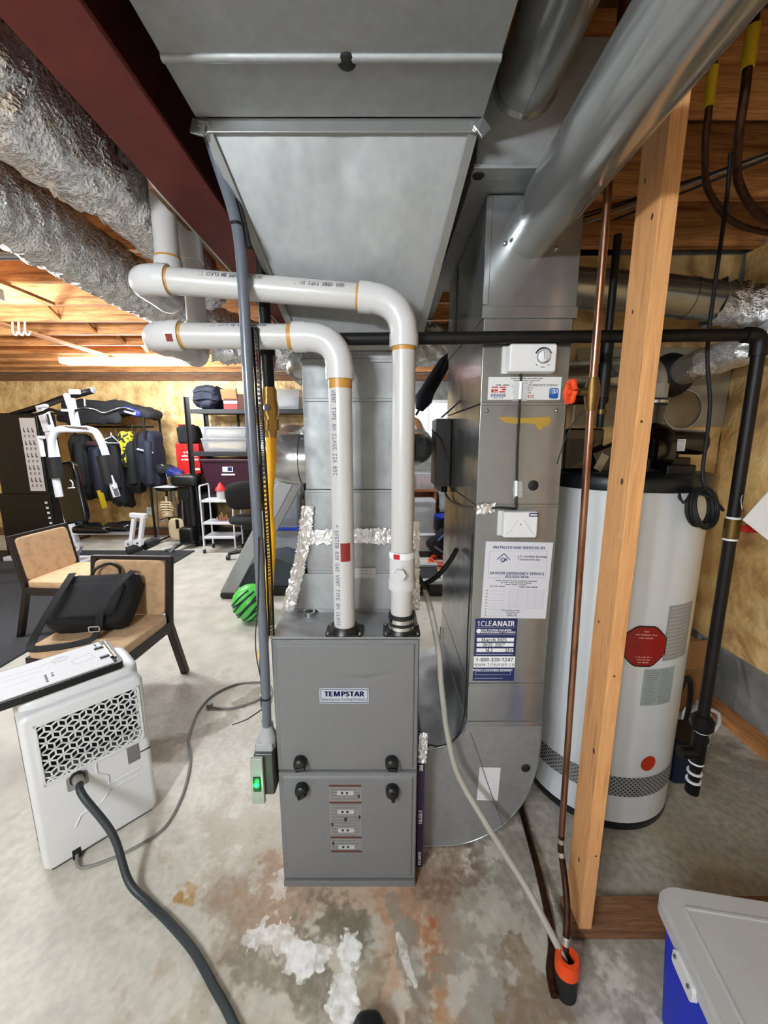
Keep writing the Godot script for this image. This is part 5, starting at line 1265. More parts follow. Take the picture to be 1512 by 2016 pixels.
	part(g, "shield", MB.new().bar(V(0.761, 1.353, -1.42), V(0.786, 1.407, -1.42), 0.003, 0.03), M.steel)
	part(g, "hood", MB.new().prism(PackedVector2Array([V2(0, 0), V2(0.09, 0.0), V2(0.06, -0.07), V2(0.0, -0.1)]), 0.0, 0.08, Transform3D(Basis.IDENTITY, V(0.662, 1.46, -1.5))), M.black_plastic)
	for q in [[1140, 960], [1210, 958], [1232, 955]]:
		part(g, "bolt", MB.new().cyl(Vector3(0.70 + (q[0] - 1140) * 0.0015, 1.346, -1.36), Vector3(0.70 + (q[0] - 1140) * 0.0015, 1.362, -1.36), 0.008, -1, 8), M.steel)
	var cf := thing("copper_fitting", "dull copper water line bent up from the heater lid behind the post", "pipe", V(0.86, 1.35, -1.4))
	part(cf, "line", MB.new().tube(rounded([V(0.845, 1.345, -1.38), V(0.845, 1.47, -1.38), V(0.875, 1.50, -1.40), V(0.885, 1.46, -1.44)], 0.02, 6), 0.011, 12), M.copper_dull)
	part(cf, "nut", MB.new().cyl(V(0.845, 1.348, -1.38), V(0.845, 1.38, -1.38), 0.017, -1, 6), M.brass_old)
	var gv := thing("gas_riser", "black vertical gas pipe with brass fittings behind the copper pipe", "pipe", V(0.8, 1.36, -1.4))
	part(gv, "pipe", MB.new().cyl(V(0.745, 1.5, -1.4), V(0.745, 2.1, -1.4), 0.012, -1, 14).cyl(V(0.745, 1.60, -1.4), V(0.745, 1.80, -1.4), 0.02, -1, 16), M.black_iron)
	part(gv, "fitting", MB.new().cyl(V(0.745, 1.505, -1.4), V(0.745, 1.57, -1.4), 0.011, -1, 10).cyl(V(0.745, 1.545, -1.4), V(0.745, 1.56, -1.4), 0.016, -1, 6), M.brass_old)

func octagon_patch(cx: float, cz: float, r: float, a: float, y: float, s: float) -> MB:
	var mb := MB.new()
	var n := 12
	for i in n:
		var q := []
		for u in [-1.0 + 2.0 * i / n, -1.0 + 2.0 * (i + 1) / n]:
			var h: float = s * minf(1.0, 1.414 - absf(u))
			h = s if absf(u) < 0.414 else s * (1.414 - absf(u))
			var m := V(sin(a + u * s / r), 0, cos(a + u * s / r))
			q.append([V(cx, y, cz) + m * r, h, m])
		mb.quadn(q[0][0] - V(0, q[0][1], 0), q[1][0] - V(0, q[1][1], 0), q[1][0] + V(0, q[1][1], 0), q[0][0] + V(0, q[0][1], 0), q[0][2], q[1][2], q[1][2], q[0][2])
	return mb

func disc_patch(cx: float, cz: float, r: float, a: float, y: float, s: float) -> MB:
	var mb := MB.new()
	var pt := func(k: float, f: float): 
		var an: float = a + cos(k) * s * f / r
		return V(cx + sin(an) * r, y + sin(k) * s * f, cz + cos(an) * r)
	var m := V(sin(a), 0, cos(a))
	for i in 24: mb.tri(pt.call(0.0, 0.0), pt.call(TAU * i / 24, 1.0), pt.call(TAU * (i + 1) / 24, 1.0), m, m, m)
	return mb

func build_right_side():
	# stud and plate of the unfinished partition
	var w := thing("wall_stud", "bare pine stud standing on the floor plate in front of water heater", "post", V(0.594, 0.038, -0.97))
	part(w, "stud", MB.new().bb(V(0.575, 0.039, -1.016), V(0.613, 2.388, -0.927), 0.002), M.lumber_y)
	for q in [[0.24, -0.965, 0.005], [0.62, -0.95, 0.005], [0.98, -0.99, 0.003], [1.36, -0.955, 0.005], [1.75, -0.985, 0.003], [1.93, -0.95, 0.004], [2.02, -0.99, 0.003]]:
		part(w, "knot", MB.new().lathe(V(0.5752, q[0], q[1]), [V2(0.0, 0.0006), V2(q[2], 0.0003), V2(q[2] * 1.2, 0.0)], 12, Basis(Vector3.BACK, PI / 2) * Basis.from_scale(V(1.6, 1, 1))), M.knot)
	for q in [[0.30, 0.6], [0.86, 0.593], [1.5, 0.588]]:
		part(w, "knot", MB.new().lathe(V(q[1], q[0], -0.9272), [V2(0.0, 0.0006), V2(0.003, 0.0003), V2(0.004, 0.0)], 12, Basis(Vector3.RIGHT, PI / 2)), M.knot)
	var pl := solo("floor_plate", "bare lumber floor plate running right from the foot of the stud", "lumber", MB.new().bb(V(0.558, 0.0, -1.016), V(1.75, 0.038, -0.927), 0.002), M.lumber_old)
	# copper line with orange-handled valve
	var c := thing("copper_pipe", "thin vertical copper pipe with an orange valve handle beside the stud", "pipe", V(0.49, 0.1, -0.95))
	part(c, "upper_pipe", MB.new().cyl(V(0.470, 2.38, -0.95), V(0.4805, 1.58, -0.95), 0.0085, -1, 16), M.copper)
	part(c, "lower_pipe", MB.new().cyl(V(0.481, 1.545, -0.95), V(0.509, 0.335, -0.95), 0.0085, -1, 16), M.copper)
	part(c, "bent_tail", MB.new().tube(smooth_path([V(0.509, 0.345, -0.95), V(0.508, 0.30, -0.945), V(0.512, 0.25, -0.925), V(0.508, 0.19, -0.885), V(0.497, 0.14, -0.855), V(0.487, 0.09, -0.832), V(0.485, 0.06, -0.825)], 0.012), 0.0088, 14), M.copper_dull)
	for q in [[V(0.509, 0.335, -0.95), V(0.509, 0.322, -0.949)], [V(0.5078, 0.296, -0.9435), V(0.509, 0.285, -0.939)], [V(0.495, 0.132, -0.851), V(0.491, 0.115, -0.843)]]:
		part(c, "joint", MB.new().cyl(q[0], q[1], 0.0112, -1, 14), M.solder)
	var v := part(c, "valve_body", MB.new().tube([V(0.4795, 1.60, -0.95), V(0.480, 1.59, -0.95), V(0.4805, 1.575, -0.95), V(0.4808, 1.56, -0.95), V(0.481, 1.54, -0.95), V(0.4815, 1.525, -0.95)], 0.014, 12, [0.011, 0.014, 0.017, 0.017, 0.014, 0.011]), M.brass_old)
	part(v, "bonnet", MB.new().cyl(V(0.48, 1.568, -0.95), V(0.45, 1.568, -0.95), 0.011, 0.008, 10), M.brass_old)
	part(v, "stem", MB.new().cyl(V(0.45, 1.568, -0.95), V(0.428, 1.568, -0.95), 0.0045, -1, 8), M.brass_old)
	var hw := MB.new()
	var ring := []
	for k in 33:
		var an := TAU * k / 32
		var rr := 0.0225 + 0.0022 * cos(an * 6)
		ring.append(V(0.43, 1.568 + sin(an) * rr, -0.95 + cos(an) * rr))
	hw.tube(ring, 0.0065, 8, [], false)
	for k in 3: hw.bar(V(0.43, 1.568 + sin(k * 2.094) * 0.021, -0.95 + cos(k * 2.094) * 0.021), V(0.43, 1.568, -0.95), 0.006, 0.008)
	hw.cyl(V(0.424, 1.568, -0.95), V(0.436, 1.568, -0.95), 0.008, -1, 10)
	part(v, "handwheel", hw, M.orange, "orange spoked handwheel")
	part(v, "drain_cap", MB.new().cyl(V(0.482, 1.545, -0.955), V(0.502, 1.54, -0.965), 0.005, -1, 8), M.brass_old)
	part(c, "thin_cable", MB.new().tube(smooth_path([V(0.475, 1.53, -0.962), V(0.455, 1.5, -0.975), V(0.44, 1.45, -0.985), V(0.43, 1.40, -0.99)]), 0.0015, 6), M.black_rubber)
	# floor drain stub with its orange bushing
	var d := thing("drain_standpipe", "black floor drain pipe stub with a fuzzy orange bushing on top", "drain", V(0.487, 0, -0.815))
	part(d, "stub", MB.new().cyl(V(0.487, 0.0, -0.812), V(0.487, 0.075, -0.818), 0.026, 0.027, 20), M.black_rubber)
	part(d, "bushing", MB.new().tube([V(0.487, 0.066, -0.817), V(0.487, 0.072, -0.818), V(0.487, 0.105, -0.82), V(0.487, 0.112, -0.82)], 0.03, 22, [0.028, 0.031, 0.031, 0.027], false).ring(V(0.487, 0.1, -0.82), V(0.487, 0.112, -0.82), 0.017, 0.028, 22), M.orange)
	# clear condensate hose swinging across to the drain
	var h := thing("condensate_hose", "cloudy clear vinyl hose looping from the furnace down to the floor drain", "hose", V(0.3, 0.08, -1.05))
	part(h, "tube", MB.new().tube(smooth_path([V(0.103, 1.02, -1.3), V(0.136, 0.962, -1.27), V(0.157, 0.893, -1.22), V(0.178, 0.78, -1.185), V(0.185, 0.687, -1.17), V(0.195, 0.6, -1.155), V(0.207, 0.516, -1.145), V(0.239, 0.391, -1.115), V(0.309, 0.292, -1.05), V(0.365, 0.23, -0.99), V(0.418, 0.173, -0.93), V(0.477, 0.1, -0.835), V(0.482, 0.07, -0.824)], 0.02), 0.0095, 14), M.clear_tube)
	part(h, "black_branch", MB.new().tube(smooth_path([V(0.12, 0.95, -1.33), V(0.15, 0.955, -1.345), V(0.19, 0.975, -1.36), V(0.235, 1.02, -1.38), V(0.27, 1.06, -1.42)]), 0.009, 12), M.black_rubber)
	part(h, "barb", MB.new().cyl(V(0.105, 1.015, -1.299), V(0.14, 0.955, -1.268), 0.0115, -1, 10), mat("hose_dark", Color(0.16, 0.11, 0.08), 0.5))
	solo("floor_pipe", "old brown pipe lying on the floor from behind the boot to the drain", "pipe", MB.new().tube(smooth_path([V(0.60, 0.03, -1.62), V(0.553, 0.013, -1.38), V(0.525, 0.012, -1.1), V(0.497, 0.012, -0.93), V(0.46, 0.012, -0.85), V(0.452, 0.012, -0.80)]), 0.0115, 12), M.copper_dull)
	# cooler in the corner of the frame
	var k := thing("cooler", "blue picnic cooler with a light grey lid on the floor beside the stud", "cooler", V(0.935, 0, -0.585), -9.0, true)
	var tub := MB.new()
	var lo := round_rect(0.50, 0.34, 0.04); var hi := round_rect(0.54, 0.375, 0.045)
	for i in lo.size():
		var j := (i + 1) % lo.size()
		var na := V(lo[i].x, 0, lo[i].y).normalized()
		var e := (hi[j] - hi[i]).normalized()
		var m := V(e.y, 0.06, -e.x).normalized()
		if m.dot(V(hi[i].x, 0, hi[i].y)) < 0: m = V(-m.x, m.y, -m.z)
		tub.quad(V(lo[i].x, 0.0, lo[i].y), V(lo[j].x, 0.0, lo[j].y), V(hi[j].x, 0.315, hi[j].y), V(hi[i].x, 0.315, hi[i].y), m)
	part(k, "tub", tub, M.cooler_blue)
	var lid := part(k, "lid", MB.new().prism(round_rect(0.565, 0.40, 0.045, 8), 0.305, 0.335, Transform3D(Basis(Vector3.RIGHT, -PI / 2), Vector3.ZERO), true).prism(round_rect(0.553, 0.388, 0.042, 8), 0.335, 0.347, Transform3D(Basis(Vector3.RIGHT, -PI / 2), Vector3.ZERO), true), M.cooler_lid)
	var gr := MB.new()
	for s in [-1, 1]:
		gr.bar(V(s * 0.235, 0.347, -0.15), V(s * 0.235, 0.347, 0.15), 0.01, 0.007, 0.003); gr.bar(V(-0.235, 0.347, s * 0.15), V(0.235, 0.347, s * 0.15), 0.01, 0.007, 0.003)
	part(lid, "raised_rim", gr, M.cooler_lid)
	var hg := part(k, "hinge", MB.new().prism(round_rect(0.075, 0.036, 0.008), 0.0, 0.012, Transform3D(Basis(Vector3.UP, -PI / 2), V(-0.278, 0.3, -0.045))), M.white_plastic)
	for s in [-1, 1]: part(hg, "hinge_pin", MB.new().cyl(V(-0.29, 0.31, -0.045 + s * 0.025), V(-0.294, 0.31, -0.045 + s * 0.025), 0.004, -1, 10), M.steel)
	# cream board behind the heater with its round vents
	var pb := thing("vent_board", "cream painted board on the wall behind the heater with a round vent outline", "board", V(1.42, 1.53, -2.19))
	part(pb, "board", MB.new().bb(V(1.02, 1.53, -2.20), V(1.83, 1.93, -2.185), 0.002), mat("cream_paint", Color(0.62, 0.58, 0.50), 0.55))
	part(pb, "round_rim", MB.new().ring(V(1.59, 1.615, -2.186), V(1.59, 1.615, -2.17), 0.098, 0.104, 36), M.galvanized_round)
	part(pb, "round_cover", MB.new().lathe(V(1.59, 1.615, -2.184), [V2(0.0, 0.012), V2(0.08, 0.01), V2(0.1, 0.0)], 32, Basis(Vector3.RIGHT, PI / 2)), mat("cover_beige", Color(0.55, 0.48, 0.38), 0.3))
	# ducts high on the right behind the stud
	var d1 := thing("crossing_duct", "dark round galvanized duct crossing high behind the stud and copper pipe", "duct", V(1.2, 1.95, -1.95))
	part(d1, "pipe", MB.new().tube([V(0.60, 2.14, -1.92), V(1.2, 2.10, -1.92), V(1.55, 2.06, -1.92)], 0.085, 32), M.galvanized_round)
	part(d1, "hanger_band", MB.new().tube([V(1.35, 2.083, -1.92), V(1.37, 2.081, -1.92)], 0.088, 28, [], false), M.galvanized_round)
	part(d1, "foil_sleeve", foil_sleeve([V(1.48, 2.07, -1.92), V(1.6, 2.05, -1.9), V(1.72, 2.02, -1.8), V(1.76, 2.02, -1.5), V(1.76, 2.05, -0.9)], 0.085, 0.02, 23), M.foil)
	var d2 := thing("wall_vent_duct", "foil covered duct elbow with a black collar entering the cream board", "duct", V(1.5, 1.75, -2.0))
	part(d2, "foil_sleeve", foil_sleeve([V(1.7, 1.92, -1.75), V(1.64, 1.88, -1.82), V(1.56, 1.84, -1.94), V(1.53, 1.82, -2.04)], 0.062, 0.012, 29), M.foil)
	part(d2, "pipe", MB.new().cyl(V(1.54, 1.825, -2.0), V(1.52, 1.80, -2.12), 0.07, -1, 28), M.galvanized_round)
	part(d2, "collar", MB.new().lathe(V(1.51, 1.79, -2.18), [V2(0.0, 0.07), V2(0.075, 0.07), V2(0.1, 0.04), V2(0.115, 0.0)], 26, Basis(Vector3.RIGHT, PI / 2)), M.black_rubber)
	var d3 := thing("flue_duct", "dark round metal duct running level behind the valve above the heater", "duct", V(0.85, 1.58, -1.75))
	part(d3, "pipe", MB.new().cyl(V(0.62, 1.70, -1.72), V(1.02, 1.71, -1.72), 0.058, -1, 30), M.galvanized_round)
	part(d3, "band", MB.new().cyl(V(0.84, 1.705, -1.72), V(0.85, 1.705, -1.72), 0.0605, -1, 30), M.galvanized_round)
	part(d3, "lower_pipe", MB.new().cyl(V(0.62, 1.62, -1.70), V(0.92, 1.625, -1.70), 0.022, -1, 18), M.copper_dull)
	# storage against the back of the corner
	var bx := thing("cardboard_box", "open brown cardboard box with a folded flap behind the black gas pipe", "box", V(1.62, 0, -2.0))
	part(bx, "box", MB.new().bb(V(1.5, 0.0, -2.16), V(1.74, 0.37, -1.93), 0.003), M.cardboard)
	part(bx, "flap", MB.new().box(V(1.62, 0.36, -1.89), V(0.2, 0.13, 0.005), 0.0, Basis(Vector3.RIGHT, -0.5) * Basis(Vector3.BACK, 0.1)), M.cardboard)
	var jg := thing("plastic_jug", "white plastic jug with a paper label behind the gas pipe drip leg", "jug", V(1.53, 0, -1.72))
	part(jg, "body", MB.new().lathe(V(1.53, 0, -1.72), [V2(0.0, 0.0), V2(0.055, 0.0), V2(0.06, 0.01), V2(0.06, 0.13), V2(0.05, 0.16), V2(0.018, 0.19), V2(0.018, 0.205), V2(0.0, 0.205)], 20), M.white_plastic)
	part(jg, "label", tank_patch(1.53, -1.72, 0.061, -1.3, 0.0, 0.04, 0.11), label_mat("jug_lbl", 6, Color(0.8, 0.78, 0.75), Color(0.4, 0.38, 0.36)))
	part(jg, "handle", MB.new().tube(smooth_path([V(1.56, 0.185, -1.70), V(1.6, 0.17, -1.69), V(1.605, 0.11, -1.685), V(1.585, 0.07, -1.69)]), 0.008, 8), M.white_plastic)
	var pl2 := thing("blue_pail", "dark blue plastic bin on the floor right of the water heater", "bin", V(1.3, 0, -1.5))
	part(pl2, "bin", MB.new().prism(round_rect(0.13, 0.12, 0.02), 0.0, 0.2, Transform3D(Basis(Vector3.RIGHT, -PI / 2), V(1.31, 0, -1.53)), true), mat("bin_blue", Color(0.06, 0.11, 0.20), 0.4))
	part(pl2, "rim", MB.new().prism(round_rect(0.142, 0.132, 0.022), 0.195, 0.212, Transform3D(Basis(Vector3.RIGHT, -PI / 2), V(1.31, 0, -1.53)), true), M.black_plastic)
	var hz := thing("hose_coil", "black hose coil standing behind the blue bin beside the heater", "hose", V(1.4, 0, -1.68))
	for i in 4:
		var lp := []
		for q in 33: lp.append(V(1.41 + 0.012 * i, 0.19, -1.68 - 0.012 * i) + Basis(Vector3.UP, 0.5) * V(cos(TAU * q / 32) * (0.075 - 0.004 * i), sin(TAU * q / 32) * (0.17 - 0.006 * i), 0))
		part(hz, "loop", MB.new().tube(lp, 0.011, 8, [], false), M.black_rubber)
	# white tag hanging near the right edge
	var tg := thing("paper_tag", "white paper tag with an eyelet hanging by the black gas pipe", "tag", V(1.08, 1.12, -1.1))
	part(tg, "card", MB.new().box(V(1.10, 1.235, -1.09), V(0.155, 0.105, 0.0012), 0.0, Basis(Vector3.BACK, -0.62)), M.paper)
	part(tg, "eyelet", MB.new().ring(V(1.0, 1.265, -1.089), V(1.0, 1.265, -1.0875), 0.002, 0.0045, 14), mat("eyelet_brown", Color(0.3, 0.18, 0.14), 0.5))
	part(tg, "string", MB.new().tube(smooth_path([V(1.0, 1.265, -1.089), V(1.02, 1.29, -1.12), V(1.05, 1.3, -1.15)]), 0.001, 6), M.ink_white)

func chair(t: Node3D):
	# front of the chair faces +z; seat top at 0.45, back to 0.78
	var w := 0.49
	part(t, "seat_frame", MB.new().bb(V(-w / 2, 0.345, -0.21), V(w / 2, 0.405, 0.21), 0.004), M.espresso_wood)
	part(t, "seat_cushion", MB.new().lump(V(0, 0.425, 0.0), V(w - 0.01, 0.055, 0.425), 0.18), M.tan_suede)
	for s in [-1, 1]:
		part(t, "leg", MB.new().bar(V(s * (w / 2 - 0.022), 0.0, 0.185), V(s * (w / 2 - 0.022), 0.36, 0.19), 0.04, 0.045, 0.003), M.espresso_wood)
		part(t, "leg", MB.new().bar(V(s * (w / 2 - 0.02), 0.0, -0.335), V(s * (w / 2 - 0.02), 0.40, -0.215), 0.036, 0.042, 0.003), M.espresso_wood)
		part(t, "back_post", MB.new().bar(V(s * (w / 2 - 0.016), 0.39, -0.22), V(s * (w / 2 - 0.016), 0.775, -0.285), 0.032, 0.035, 0.003), M.espresso_wood)
	part(t, "top_rail", MB.new().box(V(0, 0.772, -0.2845), V(w - 0.002, 0.022, 0.036), 0.004, Basis(Vector3.RIGHT, -0.165)), M.espresso_wood)
	part(t, "backrest", MB.new().lump(V(0, 0.60, -0.252), V(w - 0.06, 0.325, 0.05), 0.18, Basis(Vector3.RIGHT, -0.165)), M.tan_suede)

func build_front_left():
	# dehumidifier
	var d := thing("dehumidifier", "white portable dehumidifier with a cube-pattern grille and black drain hose", "dehumidifier", V(-1.113, 0, -1.305), 47.0, true)
	var W := 0.35; var D := 0.25; var Hh := 0.60
	var gx0 := -0.135; var gx1 := 0.15; var gy0 := 0.345; var gy1 := 0.555
	# the shell: loops of a rounded rectangle, with a real opening for the grille and a cavity behind it
	var shell := MB.new()
	var loops := []
	var nl := 6
	var ring_at := func(w: float, h: float, r: float, cx: float, cy: float, z: float, nrm: float) -> Array:
		var out := []
		for q in round_rect(w, h, r, nl):
			var o := V(q.x / w, q.y / h, 0)
			var rd := V(signf(q.x) * maxf(0.0, absf(q.x) - (w / 2 - r)), signf(q.y) * maxf(0.0, absf(q.y) - (h / 2 - r)), 0.0).normalized()
			out.append([V(q.x + cx, q.y + cy, z), (rd * cos(nrm) + V(0, 0, 1) * sin(nrm)).normalized()])
		return out
	var cyb := Hh / 2 + 0.006; var hb := Hh - 0.012
	loops.append(ring_at.call(W - 0.036, hb - 0.036, 0.012, 0.0, cyb, -D / 2, -PI / 2))
	for k in 5:
		var an := -PI / 2 + PI / 2 * k / 4.0
		loops.append(ring_at.call(W - 0.036 * (1.0 - cos(an)), hb - 0.036 * (1.0 - cos(an)), 0.012 + 0.018 * cos(an), 0.0, cyb, -D / 2 + 0.018 + 0.018 * sin(an), an))
	for k in 5:
		var an := PI / 2 * k / 4.0
		loops.append(ring_at.call(W - 0.036 * (1.0 - cos(an)), hb - 0.036 * (1.0 - cos(an)), 0.012 + 0.018 * cos(an), 0.0, cyb, D / 2 - 0.018 + 0.018 * sin(an), an))
	loops.append(ring_at.call(gx1 - gx0, gy1 - gy0, 0.01, (gx0 + gx1) / 2, (gy0 + gy1) / 2, D / 2, PI / 2))
	for i in loops.size() - 1:
		for j in loops[i].size():
			var j2: int = (j + 1) % loops[i].size()
			shell.quadn(loops[i][j][0], loops[i][j2][0], loops[i + 1][j2][0], loops[i + 1][j][0], loops[i][j][1], loops[i][j2][1], loops[i + 1][j2][1], loops[i + 1][j][1])
	var lb: Array = loops[0]; var lf: Array = loops[-1]
	for j in lb.size():
		var j2 := (j + 1) % lb.size()
		shell.tri(V(0, cyb, -D / 2), lb[j][0], lb[j2][0], V(0, 0, -1), V(0, 0, -1), V(0, 0, -1))
		var inn: Vector3 = (V((gx0 + gx1) / 2, (gy0 + gy1) / 2, D / 2) - lf[j][0]).normalized()
		shell.quad(lf[j][0], lf[j2][0], lf[j2][0] - V(0, 0, 0.055), lf[j][0] - V(0, 0, 0.055), inn)
	part(d, "body", shell, M.white_plastic)
	part(d, "side_seam", MB.new().bb(V(-W / 2 - 0.0008, 0.03, -0.03), V(-W / 2 + 0.002, Hh - 0.03, -0.026)), M.ink_grey)
	part(d, "side_seam", MB.new().bb(V(-W / 2 - 0.0008, 0.03, 0.03), V(-W / 2 + 0.002, Hh - 0.03, 0.034)), M.ink_grey)
	part(d, "top_hump", MB.new().lump(V(0.005, Hh - 0.012, -0.02), V(W * 0.985, 0.085, D * 0.9), 0.3), M.white_plastic)
	part(d, "base_skid", MB.new().bb(V(-W / 2 + 0.02, 0.0, -D / 2 + 0.02), V(W / 2 - 0.02, 0.008, D / 2 - 0.02)), M.black_rubber)
	# the grille: a dark recess with a lattice of white bars in a tumbling-cube pattern
	var zf := D / 2
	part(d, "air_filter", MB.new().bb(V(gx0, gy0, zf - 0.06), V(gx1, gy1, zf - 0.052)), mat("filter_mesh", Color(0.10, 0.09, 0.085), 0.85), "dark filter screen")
	var lat := MB.new()
	var e := 0.0215
	var bars := {}
	for row in range(-1, 9):
		for col in range(-1, 10):
			var c := V2(gx0 + (col + (0.5 if row % 2 != 0 else 0.0)) * e * 1.732, gy0 + row * e * 1.5)
			for k in 3:
				var a1 := PI / 2 + k * TAU / 3
				var p1 := c + V2(cos(a1), sin(a1)) * e
				for seg in [[c, c + V2(cos(a1 + PI), sin(a1 + PI)) * e], [p1, c + V2(cos(a1 + PI / 3), sin(a1 + PI / 3)) * e], [p1, c + V2(cos(a1 - PI / 3), sin(a1 - PI / 3)) * e], [c, p1]]:
					if seg[1] == p1 and seg[0] == c: continue
					var a: Vector2 = seg[0]; var b: Vector2 = seg[1]
					# keep what lies in the opening
					var ok := true
					for q in [a, b, (a + b) / 2]:
						if q.x < gx0 - 0.001 or q.x > gx1 + 0.001 or q.y < gy0 - 0.001 or q.y > gy1 + 0.001: ok = false
					if not ok:
						var aa := a.clamp(V2(gx0, gy0), V2(gx1, gy1))
						var n0 := Geometry2D.segment_intersects_segment(a, b, V2(gx0, gy0), V2(gx0, gy1))
						var hits := []
						for ed in [[V2(gx0, gy0), V2(gx0, gy1)], [V2(gx1, gy0), V2(gx1, gy1)], [V2(gx0, gy0), V2(gx1, gy0)], [V2(gx0, gy1), V2(gx1, gy1)]]:
							var hh = Geometry2D.segment_intersects_segment(a, b, ed[0], ed[1])
							if hh != null: hits.append(hh)
						var ina := a.x >= gx0 and a.x <= gx1 and a.y >= gy0 and a.y <= gy1
						var inb := b.x >= gx0 and b.x <= gx1 and b.y >= gy0 and b.y <= gy1
						if hits.size() == 0 or (not ina and not inb): continue
						if ina: b = hits[0]
						else: a = hits[0]
					var key := Vector2i(roundi((a.x + b.x) * 2000), roundi((a.y + b.y) * 2000))
					if bars.has(key) or a.distance_to(b) < 0.002: continue
					bars[key] = true
					lat.bar(V(a.x, a.y, zf - 0.001), V(b.x, b.y, zf - 0.001), 0.0027, 0.005)
	var gm := part(d, "grille_lattice", lat, M.white_plastic, "white tumbling-cube lattice")
	gm.set_meta("kind", "stuff")
	part(d, "grille_rim", frame_rect(gx1 - gx0 + 0.006, gy1 - gy0 + 0.006, 0.007, 0.004, V((gx0 + gx1) / 2, (gy0 + gy1) / 2, zf)), M.white_plastic)
	# bucket door outline, moulded lines, label and drain port
	var mold := [[V(0.0, 0.335, zf), V(0.09, 0.335, zf)], [V(0.0, 0.335, zf), V(0.0, 0.29, zf)], [V(0.0, 0.29, zf), V(0.03, 0.26, zf)], [V(0.03, 0.26, zf), V(0.03, 0.225, zf)], [V(0.03, 0.225, zf), V(0.13, 0.225, zf)], [V(-0.08, 0.13, zf), V(-0.06, 0.165, zf)], [V(-0.06, 0.165, zf), V(0.0, 0.17, zf)], [V(0.0, 0.17, zf), V(0.03, 0.2, zf)], [V(0.03, 0.2, zf), V(0.12, 0.2, zf)]]
	for q in mold: part(d, "moulded_ridge", MB.new().tube([q[0], q[1]], 0.0035, 8), M.white_plastic)
	part(d, "slot", MB.new().bb(V(0.135, 0.286, zf - 0.001), V(0.172, 0.291, zf + 0.0008)), M.ink_black)
	part(d, "rating_label", MB.new().bb(V(0.095, 0.262, zf), V(0.135, 0.33, zf + 0.0008)), label_mat("dehum_lbl", 10, Color(0.42, 0.42, 0.41), Color(0.58, 0.58, 0.57)))
	part(d, "drain_recess", MB.new().prism(round_rect(0.06, 0.055, 0.008), 0.0, 0.0012, Transform3D(Basis.IDENTITY, V(-0.055, 0.3, zf))), mat("recess_grey", Color(0.55, 0.54, 0.53), 0.5))
	part(d, "drain_port", MB.new().cyl(V(-0.055, 0.315, zf), V(-0.055, 0.315, zf + 0.012), 0.022, -1, 20), M.black_plastic)
	part(d, "cord_notch", MB.new().bb(V(-0.1, 0.0065, zf - 0.01), V(-0.075, 0.045, zf + 0.0008)), M.ink_black)
	# hose from the port across the floor towards the viewer
	var hs := thing("drain_hose", "dark grey garden hose running from the dehumidifier across the floor", "hose", V(-0.8, 0, -1.0))
	var port := V(-1.113, 0.315, -1.305) + Basis(Vector3.UP, deg_to_rad(47.0)) * V(-0.055, 0, zf + 0.01)
	var od := Basis(Vector3.UP, deg_to_rad(47.0)) * V(0, 0, 1)
	part(hs, "hose", MB.new().tube(smooth_path([port + od * 0.03, port + od * 0.07 + V(0, -0.02, 0), V(-0.90, 0.17, -1.10), V(-0.83, 0.05, -1.05), V(-0.756, 0.0115, -1.019), V(-0.66, 0.0115, -0.965), V(-0.55, 0.0115, -0.895), V(-0.46, 0.0115, -0.82), V(-0.385, 0.0115, -0.755), V(-0.30, 0.0115, -0.66), V(-0.2, 0.0115, -0.45)], 0.02), 0.0115, 14), M.grey_hose)
	part(hs, "brass_coupling", MB.new().tube([port, port + od * 0.012, port + od * 0.014, port + od * 0.03, port + od * 0.034], 0.014, 16, [0.017, 0.017, 0.014, 0.014, 0.012]), M.solder)
	# power cord looping over the floor
	var notch := V(-1.113, 0.02, -1.305) + Basis(Vector3.UP, deg_to_rad(47.0)) * V(-0.088, 0, zf)
	var pc := thing("power_cord", "light grey power cord looping across the floor from dehumidifier to furnace", "cord", V(-0.85, 0, -1.6))
	part(pc, "cord", MB.new().tube(smooth_path([notch, notch + od * 0.05 + V(0, -0.012, 0), V(-0.967, 0.006, -1.15), V(-0.88, 0.006, -1.21), V(-0.832, 0.006, -1.281), V(-0.84, 0.006, -1.42), V(-0.891, 0.006, -1.586), V(-0.965, 0.006, -1.72), V(-0.991, 0.006, -1.82), V(-1.01, 0.006, -1.93), V(-0.988, 0.006, -2.063), V(-0.90, 0.006, -2.16), V(-0.792, 0.006, -2.185), V(-0.70, 0.02, -2.15), V(-0.61, 0.1, -1.95), V(-0.5, 0.3, -1.5), V(-0.42, 0.5, -1.22)], 0.02), 0.0055, 8), M.grey_cord)
	part(pc, "spare_loop", MB.new().tube(smooth_path([V(-0.95, 0.008, -1.955), V(-0.86, 0.006, -1.945), V(-0.78, 0.006, -1.974), V(-0.715, 0.006, -2.02), V(-0.69, 0.012, -2.08), V(-0.70, 0.03, -2.15)], 0.02), 0.0055, 8), M.grey_cord)
	part(pc, "plug", MB.new().box(V(-0.965, 0.012, -1.965), V(0.035, 0.02, 0.025), 0.004, Basis(Vector3.UP, 0.3)), M.grey_cord)
	# clipboard with a sketch on top of the dehumidifier
	var cb := thing("clipboard", "black clipboard case holding white paper sketches on top of dehumidifier", "clipboard", V(-1.180, 0.63, -1.278), 47.0, true)
	part(cb, "case", MB.new().prism(round_rect(0.39, 0.235, 0.018), 0.0, 0.026, Transform3D(Basis(Vector3.RIGHT, -PI / 2), Vector3.ZERO), true), M.black_plastic)
	part(cb, "paper", MB.new().bb(V(-0.158, 0.0262, -0.108), V(0.165, 0.029, 0.108)), M.paper)
